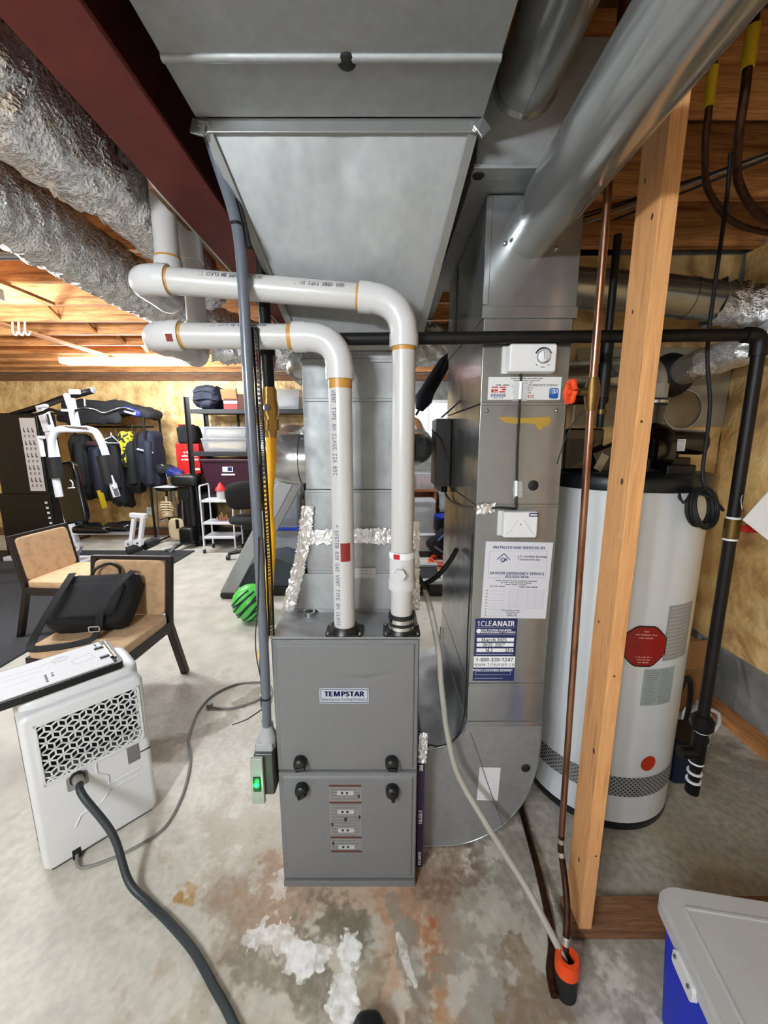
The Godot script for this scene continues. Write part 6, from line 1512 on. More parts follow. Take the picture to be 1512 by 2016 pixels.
	part(cb, "paper", MB.new().box(V(0.004, 0.0296, 0.001), V(0.322, 0.001, 0.214), 0.0, Basis(Vector3.UP, 0.01)), M.paper)
	part(cb, "clip_bar", MB.new().cyl(V(0.178, 0.034, -0.085), V(0.178, 0.034, 0.085), 0.004, -1, 10).bb(V(0.165, 0.03, -0.06), V(0.182, 0.032, 0.06)), M.chrome)
	for s in [-1, 1]: part(cb, "clip_jaw", MB.new().box(V(0.152, 0.033, s * 0.045), V(0.03, 0.006, 0.014), 0.002), M.black_plastic)
	part(cb, "hinge_bar", MB.new().cyl(V(-0.182, 0.03, -0.09), V(-0.182, 0.03, 0.09), 0.0045, -1, 10), M.chrome)
	var sk := MB.new()
	var yk := 0.0303
	for q in [[-0.13, -0.05, -0.02, -0.045], [-0.13, -0.05, -0.135, -0.02], [-0.135, -0.02, -0.02, -0.012], [-0.02, -0.045, 0.0, -0.06], [0.0, -0.06, 0.02, -0.05], [0.02, -0.05, 0.015, -0.02], [0.06, -0.01, 0.12, -0.03], [0.12, -0.03, 0.125, 0.02], [0.07, 0.03, 0.125, 0.02], [0.06, -0.01, 0.07, 0.03], [-0.12, 0.03, -0.05, 0.025]]:
		sk.bar(V(q[0], yk, q[1]), V(q[2], yk, q[3]), 0.0008, 0.0003)
	for k in 3:
		var rg := []
		for q in 25: rg.append(V(0.035 + cos(TAU * q / 24) * (0.01 + 0.007 * k), yk, -0.055 + sin(TAU * q / 24) * (0.01 + 0.006 * k)))
		sk.tube(rg, 0.0004, 4, [], false)
	part(cb, "pencil_sketch", sk, mat("pencil", Color(0.6, 0.6, 0.62), 0.7))
	var flat := Basis(Vector3.UP, PI / 2) * Basis(Vector3.RIGHT, -PI / 2)
	small_print(cb, [4, 5], 0.009, V(0.148, yk, -0.07), flat, M.ink_grey)
	small_print(cb, [3, 2], 0.009, V(0.0, yk, 0.045), flat, M.ink_grey)
	small_print(cb, [11], 0.009, V(-0.018, yk, 0.06), flat, M.ink_grey)
	# two upholstered chairs
	var c1 := thing("side_chair", "tan suede side chair with dark wood frame holding a black briefcase bag", "chair", V(-1.51, 0, -1.98), -3.0, true, "tan suede side chairs")
	chair(c1)
	var c2 = c1.duplicate()
	c2.name = numbered("side_chair")
	add_child(c2)
	c2.position = V(-2.37, 0, -2.95); c2.rotation_degrees.y = 86.0
	local_things[c2] = true
	tag(c2, "empty tan suede side chair with dark wood frame on the rubber mat", "chair", "tan suede side chairs")
	# briefcase bag leaning on the chair back
	var bg := thing("briefcase_bag", "black fabric briefcase bag with shoulder strap lying on the tan chair", "bag", V(-1.56, 0.453, -1.95), 8.0, true)
	var lean := Basis(Vector3.RIGHT, -0.95)
	var nz := noise(9.0, 19, 3)
	part(bg, "body", MB.new().lump(lean * V(0, 0.155, 0) + V(0, 0.035, 0.02), V(0.40, 0.31, 0.115), 0.28, lean, nz, 0.01, 36), M.black_cloth)
	part(bg, "front_pocket", MB.new().lump(lean * V(-0.01, 0.135, 0.05) + V(0, 0.035, 0.02), V(0.31, 0.21, 0.035), 0.25, lean, nz, 0.005), M.black_cloth)
	for s in [-1, 1]:
		part(bg, "handle", MB.new().tube(smooth_path([lean * V(-0.075, 0.30, s * 0.03) + V(0, 0.035, 0.02), lean * V(-0.065, 0.345, s * 0.04) + V(0, 0.04, 0.02), lean * V(0.0, 0.37, s * 0.045) + V(0, 0.05, 0.02), lean * V(0.065, 0.345, s * 0.04) + V(0, 0.04, 0.02), lean * V(0.075, 0.30, s * 0.03) + V(0, 0.035, 0.02)]), 0.0085, 10), mat("black_leather", Color(0.03, 0.03, 0.03), 0.35))
		part(bg, "strap_ring", MB.new().box(lean * V(s * 0.165, 0.315, 0.02) + V(0, 0.035, 0.02), V(0.028, 0.012, 0.02), 0.003, lean), M.chrome)
	var strap := func(pts: Array) -> MB:
		var path := smooth_path(pts, 0.015)
		var cnt := path.size() - 1
		var mb := MB.new()
		for side in [-1.0, 1.0]:
			mb.surf(func(u, v):
				var i := int(round(u * cnt))
				var dd: Vector3 = (path[mini(i + 1, cnt)] - path[maxi(i - 1, 0)]).normalized()
				var ac := dd.cross(Vector3.UP + V(0, 0, 0.5)).normalized()
				var nn := dd.cross(ac).normalized()
				return path[i] + ac * (v - 0.5) * 0.036 + nn * side * 0.0015, cnt, 2, null, V(0, side, 0.3 * side))
		return mb
	part(bg, "shoulder_strap", strap.call([lean * V(-0.16, 0.31, 0.06) + V(0, 0.04, 0.02), lean * V(-0.15, 0.2, 0.085) + V(0, 0.04, 0.02), lean * V(-0.165, 0.05, 0.085) + V(0, 0.035, 0.02), V(-0.19, 0.03, 0.12), V(-0.165, 0.012, 0.165), V(-0.08, 0.008, 0.16), V(0.02, 0.01, 0.135), V(0.085, 0.03, 0.1), lean * V(0.09, 0.06, 0.09) + V(0, 0.035, 0.02), lean * V(0.12, 0.2, 0.085) + V(0, 0.04, 0.02), lean * V(0.155, 0.31, 0.06) + V(0, 0.04, 0.02)]), M.black_cloth)
	part(bg, "buckle", frame_rect(0.048, 0.026, 0.005, 0.004, V(0.085, 0.066, 0.103)), M.chrome)
	# rubber floor mats
	var mt := solo("rubber_mat", "dark grey rubber gym mat under the empty chair and exercise bench", "mat", MB.new().prism(PackedVector2Array([V2(-6.0, 2.2), V2(-2.49, 2.3), V2(-2.5, 4.23), V2(-2.51, 5.08), V2(-6.0, 5.08)]), 0.0, 0.012, Transform3D(Basis(Vector3.RIGHT, -PI / 2), V(0, 0.0005, 0))), M.rubber_mat)
	# the toe of a shoe at the near edge of the frame
	var sh := thing("work_shoe", "black work shoe with its toe on the stained floor before the furnace", "shoe", V(-0.03, 0, -0.62), 4.0, true)
	part(sh, "upper", MB.new().lump(V(0, 0.04, 0.0), V(0.095, 0.075, 0.27), 0.6), M.black_leather)
	part(sh, "sole", MB.new().lump(V(0, 0.012, 0.0), V(0.104, 0.024, 0.285), 0.45), M.black_rubber)
	part(sh, "laces", MB.new().tube([V(-0.02, 0.079, 0.0), V(0.02, 0.08, 0.01), V(-0.02, 0.081, 0.03), V(0.02, 0.08, 0.04)], 0.003, 6), M.black_rubber)

func build_gym():
	var g := thing("home_gym", "white and black multi-station home gym with padded bench and weight tower", "gym machine", V(-3.9, 0.013, -4.6))
	# weight tower
	part(g, "tower_shroud", MB.new().bb(V(-4.60, 0.80, -5.0), V(-4.03, 1.76, -4.72), 0.015), M.black_plastic)
	part(g, "lower_shroud", MB.new().bb(V(-4.64, 0.012, -5.02), V(-4.0, 0.82, -4.70), 0.015), M.black_plastic)
	var ch := part(g, "exercise_chart", MB.new().bb(V(-4.235, 0.85, -4.719), V(-4.055, 1.705, -4.716)), label_mat("gym_chart", 3, Color(0.80, 0.78, 0.76), Color(0.6, 0.58, 0.56), 1, 3, func(im):
		im.fill_rect(Rect2i(0, 20, 160, 180), Color(0.80, 0.78, 0.76))
		for r in 10:
			for c in 3:
				var x: int = 18 + c * 44; var y: int = 26 + r * 17
				if r % 2 == 0:
					im.fill_rect(Rect2i(x + 8, y, 8, 5), Color(0.2, 0.18, 0.18)); im.fill_rect(Rect2i(x + 6, y + 4, 12, 8), Color(0.28, 0.26, 0.26)); im.fill_rect(Rect2i(x + 16, y + 9, 10, 4), Color(0.2, 0.18, 0.18))
				else: im.fill_rect(Rect2i(x + 6, y + 2, 18, 7), Color(0.5, 0.47, 0.47))))
	for i in 6: part(g, "weight_label", MB.new().bb(V(-4.07 + 0.005 * i, 0.70 - 0.062 * i, -4.699), V(-4.04 + 0.005 * i, 0.725 - 0.062 * i, -4.695)), M.ink_white)
	# top beam and lat bar
	part(g, "top_beam", MB.new().tube([V(-4.45, 1.74, -4.86), V(-4.0, 1.84, -4.78), V(-3.72, 1.91, -4.70), V(-3.25, 2.0, -4.6)], 0.035, 10), M.black_plastic)
	part(g, "lat_bar", MB.new().tube(smooth_path([V(-3.81, 1.714, -4.4), V(-3.679, 1.746, -4.4), V(-3.603, 1.778, -4.4), V(-3.498, 1.746, -4.4), V(-3.434, 1.735, -4.4), V(-3.263, 1.778, -4.4), V(-3.128, 1.767, -4.4), V(-3.017, 1.73, -4.4), V(-2.825, 1.783, -4.4), V(-2.707, 1.756, -4.4)], 0.04), 0.017, 10), M.black_plastic)
	part(g, "pulley_bracket", MB.new().box(V(-3.422, 1.974, -4.55), V(0.11, 0.05, 0.05), 0.008), M.gym_white)
	part(g, "cable_clip", MB.new().cyl(V(-3.283, 1.899, -4.5), V(-3.288, 1.818, -4.5), 0.012, -1, 8), M.chrome)
	# uprights
	part(g, "rear_upright", MB.new().bar(V(-3.937, 1.833, -4.7), V(-3.887, 1.547, -4.7), 0.1, 0.08, 0.01).bar(V(-3.887, 1.547, -4.7), V(-3.745, 0.092, -4.65), 0.085, 0.07, 0.01), M.gym_white)
	part(g, "upright_decal", MB.new().bar(V(-3.848, 1.745, -4.655), V(-3.837, 1.626, -4.655), 0.03, 0.004), M.ink_black)
	part(g, "top_bracket", MB.new().bar(V(-3.917, 1.816, -4.62), V(-3.81, 1.838, -4.62), 0.06, 0.03, 0.005), M.gym_white)
	part(g, "press_lever", MB.new().bar(V(-3.404, 1.941, -4.4), V(-3.379, 1.81, -4.4), 0.06, 0.045, 0.01).bar(V(-3.367, 1.894, -4.4), V(-3.34, 1.542, -4.4), 0.075, 0.06, 0.008), M.gym_white)
	part(g, "lever_step", MB.new().box(V(-3.413, 1.766, -4.38), V(0.09, 0.03, 0.05), 0.008), M.gym_white)
	# press arms: a bent tube with foam sleeves
	part(g, "press_arm", MB.new().tube(smooth_path([V(-3.474, 0.856, -4.2), V(-3.484, 1.116, -4.2), V(-3.476, 1.382, -4.2), V(-3.448, 1.496, -4.2), V(-3.375, 1.559, -4.2), V(-3.233, 1.565, -4.25), V(-3.121, 1.561, -4.3), V(-3.052, 1.508, -4.3), V(-2.992, 1.299, -4.3), V(-2.968, 1.053, -4.3), V(-2.927, 0.841, -4.3)], 0.05), 0.036, 14), M.gym_white)
	part(g, "arm_plate", MB.new().tube([V(-3.319, 1.584, -4.2), V(-3.208, 1.58, -4.22), V(-3.107, 1.575, -4.24)], 0.012, 6), M.chrome)
	part(g, "foam_sleeve", MB.new().tube([V(-3.476, 1.276, -4.2), V(-3.471, 1.057, -4.2)], 0.062, 16), M.black_rubber)
	part(g, "foam_sleeve", MB.new().tube([V(-3.015, 1.288, -4.3), V(-2.976, 0.987, -4.3)], 0.07, 16), M.black_rubber)
	part(g, "arm_handle", MB.new().bar(V(-2.94, 1.082, -4.28), V(-2.914, 0.933, -4.28), 0.045, 0.03, 0.006), M.gym_white)
	part(g, "grip", MB.new().cyl(V(-2.928, 0.956, -4.28), V(-2.907, 0.855, -4.28), 0.022, -1, 10), mat("grip_grey", Color(0.35, 0.35, 0.36), 0.6))
	part(g, "adjuster", MB.new().bar(V(-3.847, 1.499, -4.5), V(-3.838, 1.263, -4.5), 0.06, 0.03, 0.01).bar(V(-3.85, 1.482, -4.5), V(-3.787, 1.482, -4.5), 0.04, 0.035, 0.01), M.gym_white)
	# pads
	part(g, "back_pad", MB.new().lump(V(-3.513, 0.859, -4.42), V(0.27, 0.72, 0.09), 0.35, Basis(Vector3.BACK, 0.17) * Basis(Vector3.RIGHT, -0.1)), M.black_gloss)
	part(g, "pad_emblem", MB.new().tube(smooth_path([V(-3.457, 1.02, -4.355), V(-3.433, 0.992, -4.355), V(-3.439, 0.947, -4.355)]), 0.007, 6).tube([V(-3.492, 0.93, -4.355), V(-3.418, 0.936, -4.355)], 0.007, 6), M.ink_white)
	part(g, "seat_pad", MB.new().lump(V(-3.184, 0.494, -4.3), V(0.42, 0.085, 0.3), 0.4), M.black_gloss)
	part(g, "leg_pad", MB.new().lump(V(-2.877, 0.511, -4.3), V(0.24, 0.09, 0.26), 0.45), M.black_gloss)
	# bench frame and leg developer
	part(g, "bench_rail", MB.new().bar(V(-3.457, 0.442, -4.3), V(-2.795, 0.442, -4.3), 0.045, 0.05, 0.005), M.gym_white)
	part(g, "bench_leg", MB.new().bar(V(-3.483, 0.534, -4.3), V(-3.448, 0.301, -4.3), 0.07, 0.06, 0.006).bar(V(-3.448, 0.301, -4.3), V(-3.52, 0.012, -4.3), 0.07, 0.06, 0.006), M.gym_white)
	for q in [[V(-3.383, 0.297, -4.25), 0.048], [V(-2.766, 0.346, -4.2), 0.045], [V(-2.633, 0.37, -4.15), 0.045]]:
		part(g, "pivot_disc", MB.new().cyl(q[0], q[0] + V(0, 0, 0.05), q[1], -1, 20), M.gym_white)
		part(g, "pivot_bolt", MB.new().cyl(q[0] + V(0, 0, 0.05), q[0] + V(0, 0, 0.056), 0.012, -1, 8), M.steel)
	part(g, "leg_post", MB.new().bar(V(-2.714, 0.619, -4.22), V(-2.765, 0.351, -4.2), 0.045, 0.04, 0.006), M.gym_white)
	part(g, "leg_arm", MB.new().bar(V(-2.581, 0.651, -4.17), V(-2.632, 0.376, -4.15), 0.05, 0.04, 0.006), M.gym_white)
	part(g, "cross_head", MB.new().bar(V(-2.736, 0.657, -4.2), V(-2.548, 0.651, -4.17), 0.05, 0.05, 0.008), M.gym_white)
	part(g, "foot_roller", MB.new().tube([V(-2.72, 0.297, -4.05), V(-2.628, 0.319, -4.15)], 0.045, 16), M.black_rubber)
	part(g, "foot_roller", MB.new().tube([V(-2.625, 0.311, -4.2), V(-2.586, 0.329, -4.35)], 0.05, 16), M.black_rubber)
	part(g, "base_rail", MB.new().bb(V(-4.6, 0.012, -4.68), V(-3.1, 0.062, -4.6), 0.005).bb(V(-3.56, 0.012, -4.6), V(-3.48, 0.06, -4.26), 0.005), M.gym_white)
	# garment rack with coats and bags on it
	var r := thing("garment_rack", "black metal garment rack standing behind the home gym", "rack", V(-3.7, 0, -5.5))
	for x in [-4.42, -3.20]:
		part(r, "post", MB.new().cyl(V(x, 0.03, -5.4), V(x, 1.80, -5.4), 0.016, -1, 10), M.black_iron)
		part(r, "post", MB.new().cyl(V(x + 0.02, 0.03, -5.75), V(x + 0.02, 1.80, -5.75), 0.016, -1, 10), M.black_iron)
		part(r, "foot_bar", MB.new().cyl(V(x, 0.04, -5.4), V(x + 0.02, 0.04, -5.75), 0.014, -1, 8), M.black_iron)
	part(r, "top_shelf", MB.new().bb(V(-4.44, 1.79, -5.77), V(-3.16, 1.81, -5.39)), M.black_iron)
	part(r, "hanging_rail", MB.new().cyl(V(-4.42, 1.63, -5.55), V(-3.16, 1.63, -5.55), 0.014, -1, 10), M.black_iron)
	var nz := noise(4.0, 23, 3)
	var coats := [
		["coat", "black hooded coat hanging on the garment rack behind press arm", -4.16, 0.22, 0.62, 1.52, "black_cloth", "coat"],
		["navy_jacket", "dark navy jacket with maroon collar hanging on the garment rack", -3.93, 0.2, 0.62, 1.44, "navy_cloth", "jacket"],
		["black_jacket", "plain black jacket hanging under a bare white hanger", -3.68, 0.24, 0.5, 1.50, "black_cloth", "jacket"],
		["camo_jacket", "black jacket with yellow camouflage panel hanging on the rack", -3.46, 0.2, 0.72, 1.55, "black_cloth", "jacket"],
		["navy_coat", "long navy coat with a white stripe at the end of the rack", -3.22, 0.26, 0.8, 1.55, "navy_cloth", "coat"]]
	for c in coats:
		var t := thing(c[0], c[1], c[7], V(c[2], c[4], -5.55))
		var hgt: float = c[5] - c[4]
		part(t, "body", MB.new().lump(V(c[2], c[4] + hgt / 2, -5.55), V(c[3], hgt, 0.3), 0.5, Basis.IDENTITY, nz, 0.06, 26), M[c[6]])
		part(t, "sleeve", MB.new().tube(smooth_path([V(c[2] + 0.03, c[5] - 0.12, -5.42), V(c[2] + 0.05, c[5] - 0.4, -5.38), V(c[2] + 0.04, c[5] - 0.68, -5.39)]), 0.055, 10, [], true), M[c[6]])
		part(t, "hanger_hook", MB.new().tube(smooth_path([V(c[2], c[5] - 0.02, -5.55), V(c[2], 1.6, -5.55), V(c[2] + 0.02, 1.65, -5.55), V(c[2] - 0.015, 1.655, -5.55)]), 0.004, 6), M.steel)
		if c[0] == "camo_jacket":
			var im := ramp_tex(128, noise(0.03, 3, 2), [[0.0, Color(0.04, 0.04, 0.04)], [0.46, Color(0.05, 0.05, 0.05)], [0.5, Color(0.75, 0.72, 0.12)], [1.0, Color(0.8, 0.78, 0.2)]])
			part(t, "camo_panel", MB.new().lump(V(-3.465, 1.32, -5.46), V(0.16, 0.5, 0.22), 0.5, Basis.IDENTITY, nz, 0.04), mat("camo", Color(1, 1, 1), 0.8, 0.0, {"tex": im, "tri": 3.0}))
		if c[0] == "navy_coat": part(t, "stripe", MB.new().tube(smooth_path([V(-3.32, 1.33, -5.4), V(-3.22, 1.31, -5.375), V(-3.12, 1.28, -5.41)]), 0.012, 6), M.ink_white)
		if c[0] == "navy_jacket": part(t, "collar", MB.new().lump(V(-3.93, 1.40, -5.45), V(0.17, 0.07, 0.14), 0.5), mat("maroon", Color(0.18, 0.05, 0.07), 0.8))
	var hb := thing("yellow_scarf", "yellow cloth strip hanging below the jackets on the rack", "cloth", V(-3.85, 0.5, -5.38))
	part(hb, "cloth", MB.new().bar(V(-3.866, 0.781, -5.35), V(-3.829, 0.529, -5.35), 0.1, 0.02, 0.005), M.yellow)
	var wh := thing("clothes_hanger", "bare white wire hanger on the garment rack rail", "hanger", V(-3.7, 1.5, -5.36))
	part(wh, "wire", MB.new().tube([V(-3.632, 1.493, -5.36), V(-3.739, 1.453, -5.36), V(-3.683, 1.413, -5.36), V(-3.52, 1.413, -5.36), V(-3.629, 1.52, -5.36), V(-3.619, 1.546, -5.36)], 0.008, 6), M.white_plastic)
	# bags lying on top of the rack
	var b1 := thing("duffel_bag", "large black duffel bag lying on top of the garment rack", "bag", V(-3.85, 1.81, -5.58))
	part(b1, "body", MB.new().lump(V(-3.84, 1.885, -5.58), V(1.0, 0.16, 0.36), 0.5, Basis(Vector3.BACK, -0.06), nz, 0.08, 34), M.black_cloth)
	part(b1, "side_pocket", MB.new().lump(V(-3.9, 1.75, -5.36), V(0.85, 0.2, 0.08), 0.5, Basis.IDENTITY, nz, 0.05), M.black_cloth)
	part(b1, "strap", MB.new().tube(smooth_path([V(-4.2, 1.93, -5.42), V(-3.95, 1.85, -5.36), V(-3.7, 1.83, -5.36), V(-3.5, 1.86, -5.4)]), 0.015, 6), M.black_rubber)
	var b2 := thing("sports_bag", "blue and black sports bag drooping over the end of the rack", "bag", V(-3.2, 1.81, -5.55))
	part(b2, "body", MB.new().lump(V(-3.26, 1.82, -5.55), V(0.42, 0.15, 0.34), 0.55, Basis(Vector3.BACK, -0.32), nz, 0.05), M.black_cloth)
	part(b2, "blue_panel", MB.new().lump(V(-3.33, 1.82, -5.43), V(0.26, 0.1, 0.16), 0.5, Basis(Vector3.BACK, -0.32)), mat("royal_blue", Color(0.07, 0.12, 0.42), 0.6))
	part(b2, "emblem", MB.new().bar(V(-3.40, 1.83, -5.345), V(-3.26, 1.79, -5.345), 0.01, 0.035), M.ink_white)
	# wall outlet plate
	var ou := thing("outlet_plate", "white electrical outlet plate on the far wall by the stool", "outlet", V(-3.45, 0.42, -5.93))
	part(ou, "plate", MB.new().box(V(-3.602, 0.379, -5.985), V(0.08, 0.12, 0.012), 0.004), M.ink_white)
	part(ou, "socket", MB.new().box(V(-3.596, 0.396, -5.978), V(0.03, 0.025, 0.01), 0.004), M.offwhite_plastic)

func clear_bin(called: String, label: String, lo: Vector3, hi: Vector3, lidm: Material, fill: Color, group := "") -> Node3D:
	var t := thing(called, label, "bin", V((lo.x + hi.x) / 2, lo.y, (lo.z + hi.z) / 2), 0.0, false, group)
	var a := rect_y(lo.x + 0.02, hi.x - 0.02, lo.z + 0.02, hi.z - 0.02, lo.y + 0.003)
	var b := rect_y(lo.x, hi.x, lo.z, hi.z, hi.y - 0.02)
	part(t, "tub", loft4(MB.new().bb(V(lo.x + 0.02, lo.y, lo.z + 0.02), V(hi.x - 0.02, lo.y + 0.004, hi.z - 0.02)), a, b), M.clear_plastic)
	part(t, "lid", MB.new().bb(V(lo.x - 0.008, hi.y - 0.022, lo.z - 0.008), V(hi.x + 0.008, hi.y, hi.z + 0.008), 0.006), lidm)
	var nz := noise(12.0, 44, 2)
	part(t, "contents", MB.new().lump(V((lo.x + hi.x) / 2, lerpf(lo.y, hi.y, 0.42), (lo.z + hi.z) / 2), V((hi.x - lo.x) * 0.86, (hi.y - lo.y) * 0.6, (hi.z - lo.z) * 0.84), 0.35, Basis.IDENTITY, nz, 0.03), mat("fill_" + fill.to_html(), fill, 0.8))
	return t

func build_storage():
	# black shelving unit
	var s := thing("shelving_unit", "black metal shelving unit with storage bins against the far wall", "shelf", V(-1.8, 0, -5.6))
	for x in [-2.56, -1.0]:
		for z in [-5.32, -5.86]:
			var pm := MB.new().bb(V(x - 0.03, 0.0, z - 0.004), V(x + 0.03, 2.0, z + 0.004)).bb(V(x - 0.03, 0.0, z - 0.03), V(x - 0.022, 2.0, z + 0.03))
			part(s, "post", pm, M.black_iron)
	for y in [1.85, 1.30, 0.72, 0.15]:
		var sb := part(s, "shelf", MB.new().bb(V(-2.56, y - 0.045, -5.86), V(-1.0, y, -5.32), 0.003), mat("shelf_black", Color(0.07, 0.075, 0.08), 0.5))
		part(sb, "front_beam", MB.new().bb(V(-2.54, y - 0.06, -5.318), V(-1.02, y - 0.005, -5.30), 0.003), M.shelf_black)
	part(s, "cross_brace", MB.new().bar(V(-2.1, 1.32, -5.85), V(-2.1, 1.82, -5.85), 0.05, 0.02), M.black_iron)
	# things on it
	var nz := noise(6.0, 81, 3)
	var sl := thing("sleeping_bag", "rolled navy sleeping bag on the top shelf beside a small carton", "sleeping bag", V(-2.3, 1.85, -5.5))
	part(sl, "roll", MB.new().lump(V(-2.31, 2.0, -5.5), V(0.36, 0.30, 0.42), 0.6, Basis.IDENTITY, nz, 0.05, 34), M.navy_cloth)
	for k in 2: part(sl, "drawstring", MB.new().tube(smooth_path([V(-2.45, 2.05 - 0.09 * k, -5.28), V(-2.31, 2.08 - 0.1 * k, -5.265), V(-2.17, 2.04 - 0.08 * k, -5.28)]), 0.01, 6), M.navy_cloth)
	var cb := thing("small_carton", "small open cardboard carton with a red and white label on top shelf", "box", V(-2.0, 1.85, -5.5))
	part(cb, "box", MB.new().bb(V(-2.1, 1.85, -5.62), V(-1.78, 2.04, -5.36), 0.003), mat("carton_dark", Color(0.30, 0.17, 0.10), 0.8))
	part(cb, "flap", MB.new().box(V(-2.02, 2.03, -5.345), V(0.2, 0.14, 0.004), 0.0, Basis(Vector3.RIGHT, 0.35)), M.cardboard)
	part(cb, "red_label", MB.new().bb(V(-2.1, 1.853, -5.357), V(-1.92, 1.92, -5.353)), mat("label_red", Color(0.70, 0.10, 0.08), 0.6))
	part(cb, "white_label", MB.new().bb(V(-2.1, 1.92, -5.357), V(-1.92, 1.955, -5.353)), M.paper)
	part(cb, "bottle_neck", MB.new().cyl(V(-1.98, 2.04, -5.45), V(-1.98, 2.12, -5.45), 0.03, -1, 10), M.offwhite_plastic)
	var z0 := -5.78; var z1 := -5.33
	clear_bin("storage_bin", "clear storage bin with a tan clip on the top shelf by plenum", V(-1.62, 1.85, z0), V(-1.1, 2.10, z1), M.clear_plastic, Color(0.75, 0.75, 0.74), "clear bins on the shelving unit")
	clear_bin("storage_bin", "shallow clear storage bin, upper one of the stack on the middle shelf", V(-2.42, 1.475, z0), V(-1.82, 1.625, z1), M.clear_plastic, Color(0.70, 0.66, 0.58), "clear bins on the shelving unit")
	clear_bin("storage_bin", "shallow clear storage bin, lower one of the stack on the middle shelf", V(-2.42, 1.302, z0), V(-1.82, 1.473, z1), M.clear_plastic, Color(0.74, 0.66, 0.52), "clear bins on the shelving unit")
	clear_bin("storage_bin", "clear storage bin full of purple cloth on the middle shelf", V(-1.72, 1.302, z0), V(-1.12, 1.64, z1), M.clear_plastic, Color(0.28, 0.14, 0.18), "clear bins on the shelving unit")
	var pt := thing("storage_tote", "dark purple storage tote with a white label on the lower shelf", "tote", V(-2.1, 0.72, -5.55))
	part(pt, "tub", loft4(MB.new().bb(V(-2.36, 0.722, -5.74), V(-1.86, 0.73, -5.36)), rect_y(-2.38, -1.84, -5.76, -5.35, 0.725), rect_y(-2.44, -1.76, -5.8, -5.31, 1.17)), M.purple)
	part(pt, "rim", MB.new().bb(V(-2.46, 1.165, -5.82), V(-1.74, 1.205, -5.29), 0.01), M.purple)
	part(pt, "label", MB.new().bb(V(-2.16, 1.03, -5.315), V(-2.02, 1.1, -5.312)), M.paper)
	part(pt, "label", MB.new().bb(V(-2.18, 0.985, -5.32), V(-2.0, 1.005, -5.316)), M.paper)
	part(pt, "label_print", MB.new().bb(V(-2.09, 1.045, -5.3115), V(-2.03, 1.095, -5.3105)), M.ink_navy)
	clear_bin("storage_bin", "grey tinted storage bin beside the purple tote on the lower shelf", V(-1.66, 0.722, z0), V(-1.1, 1.16, z1), mat("bin_grey", Color(0.45, 0.48, 0.50), 0.4), Color(0.35, 0.37, 0.40))
	# red carton standing at the end of the shelf, with a black sack on it
	var bk := thing("wooden_crate", "dark low crate stack between the shelf and the far wall", "crate", V(-2.76, 0, -5.72))
	part(bk, "lower_crate", MB.new().bb(V(-2.95, 0.0, -5.88), V(-2.6, 0.55, -5.58), 0.006), mat("crate_dark", Color(0.11, 0.07, 0.06), 0.7))
	part(bk, "upper_crate", MB.new().bb(V(-2.93, 0.552, -5.87), V(-2.6, 0.78, -5.59), 0.006), M.crate_dark)
	var pr := solo("printed_carton", "small cream and red printed carton under the tall red carton", "box", MB.new().bb(V(-2.92, 0.781, -5.86), V(-2.64, 0.985, -5.56), 0.004), mat("carton_cream", Color(1, 1, 1), 0.7, 0.0, {"tex": ramp_tex(128, noise(0.02, 13, 2), [[0.0, Color(0.62, 0.22, 0.18)], [0.42, Color(0.66, 0.25, 0.2)], [0.5, Color(0.82, 0.76, 0.62)], [1.0, Color(0.88, 0.84, 0.72)]]), "tri": 2.0}))
	var rc := thing("red_carton", "bright red cardboard carton with white print beside the black shelf post", "box", V(-2.74, 0.986, -5.7))
	part(rc, "carton", MB.new().bb(V(-2.91, 0.986, -5.86), V(-2.585, 1.40, -5.6), 0.003), M.red)
	for i in 3: small_print(rc, [[2, 3, 5], [6, 2, 6], [2, 4, 4, 4]][i], 0.03, V(-2.72, 1.28 - 0.05 * i, -5.599), Basis.IDENTITY, M.ink_white, 0.75)
	part(rc, "brand_patch", MB.new().bb(V(-2.69, 1.03, -5.6), V(-2.59, 1.06, -5.597)), M.ink_white)
	var bs := thing("black_sack", "black sack with red drawstring ends standing on the red carton", "bag", V(-2.74, 1.4, -5.7))
	part(bs, "sack", MB.new().lump(V(-2.75, 1.52, -5.72), V(0.27, 0.27, 0.24), 0.45, Basis.IDENTITY, nz, 0.04), M.black_cloth)
	for k in 3: part(bs, "red_end", MB.new().ball(V(-2.84 + 0.085 * k, 1.65, -5.65), V(0.03, 0.018, 0.03), 8), M.red)
	# white three-tier cart with small things
	var c := thing("utility_cart", "white three-tier wire cart on castors in front of the shelf", "cart", V(-2.1, 0, -5.15))
	for y in [0.70, 0.41, 0.225]:
		part(c, "tray", MB.new().bb(V(-2.335, y - 0.03, -5.25), V(-1.93, y, -4.98), 0.004), M.gym_white)
	for x in [-2.335, -1.93]:
		for z in [-5.25, -4.98]:
			part(c, "upright", MB.new().cyl(V(x, 0.06, z), V(x, 0.85, z), 0.011, -1, 8), M.gym_white)
			part(c, "castor", MB.new().cyl(V(x - 0.012, 0.026, z), V(x + 0.012, 0.026, z), 0.026, -1, 12), M.black_plastic)
	part(c, "handle", MB.new().tube(rounded([V(-2.335, 0.84, -5.25), V(-2.335, 0.88, -5.25), V(-2.335, 0.88, -4.98), V(-2.335, 0.84, -4.98)], 0.03, 4), 0.011, 8), M.gym_white)
	var rt := thing("red_spray_bottle", "red funnel and white bottle on the top tray of the cart", "bottle", V(-2.12, 0.70, -5.1))
	part(rt, "bottle", MB.new().lathe(V(-2.11, 0.701, -5.08), [V2(0, 0), V2(0.05, 0), V2(0.05, 0.1), V2(0.02, 0.13)], 14), M.offwhite_plastic)
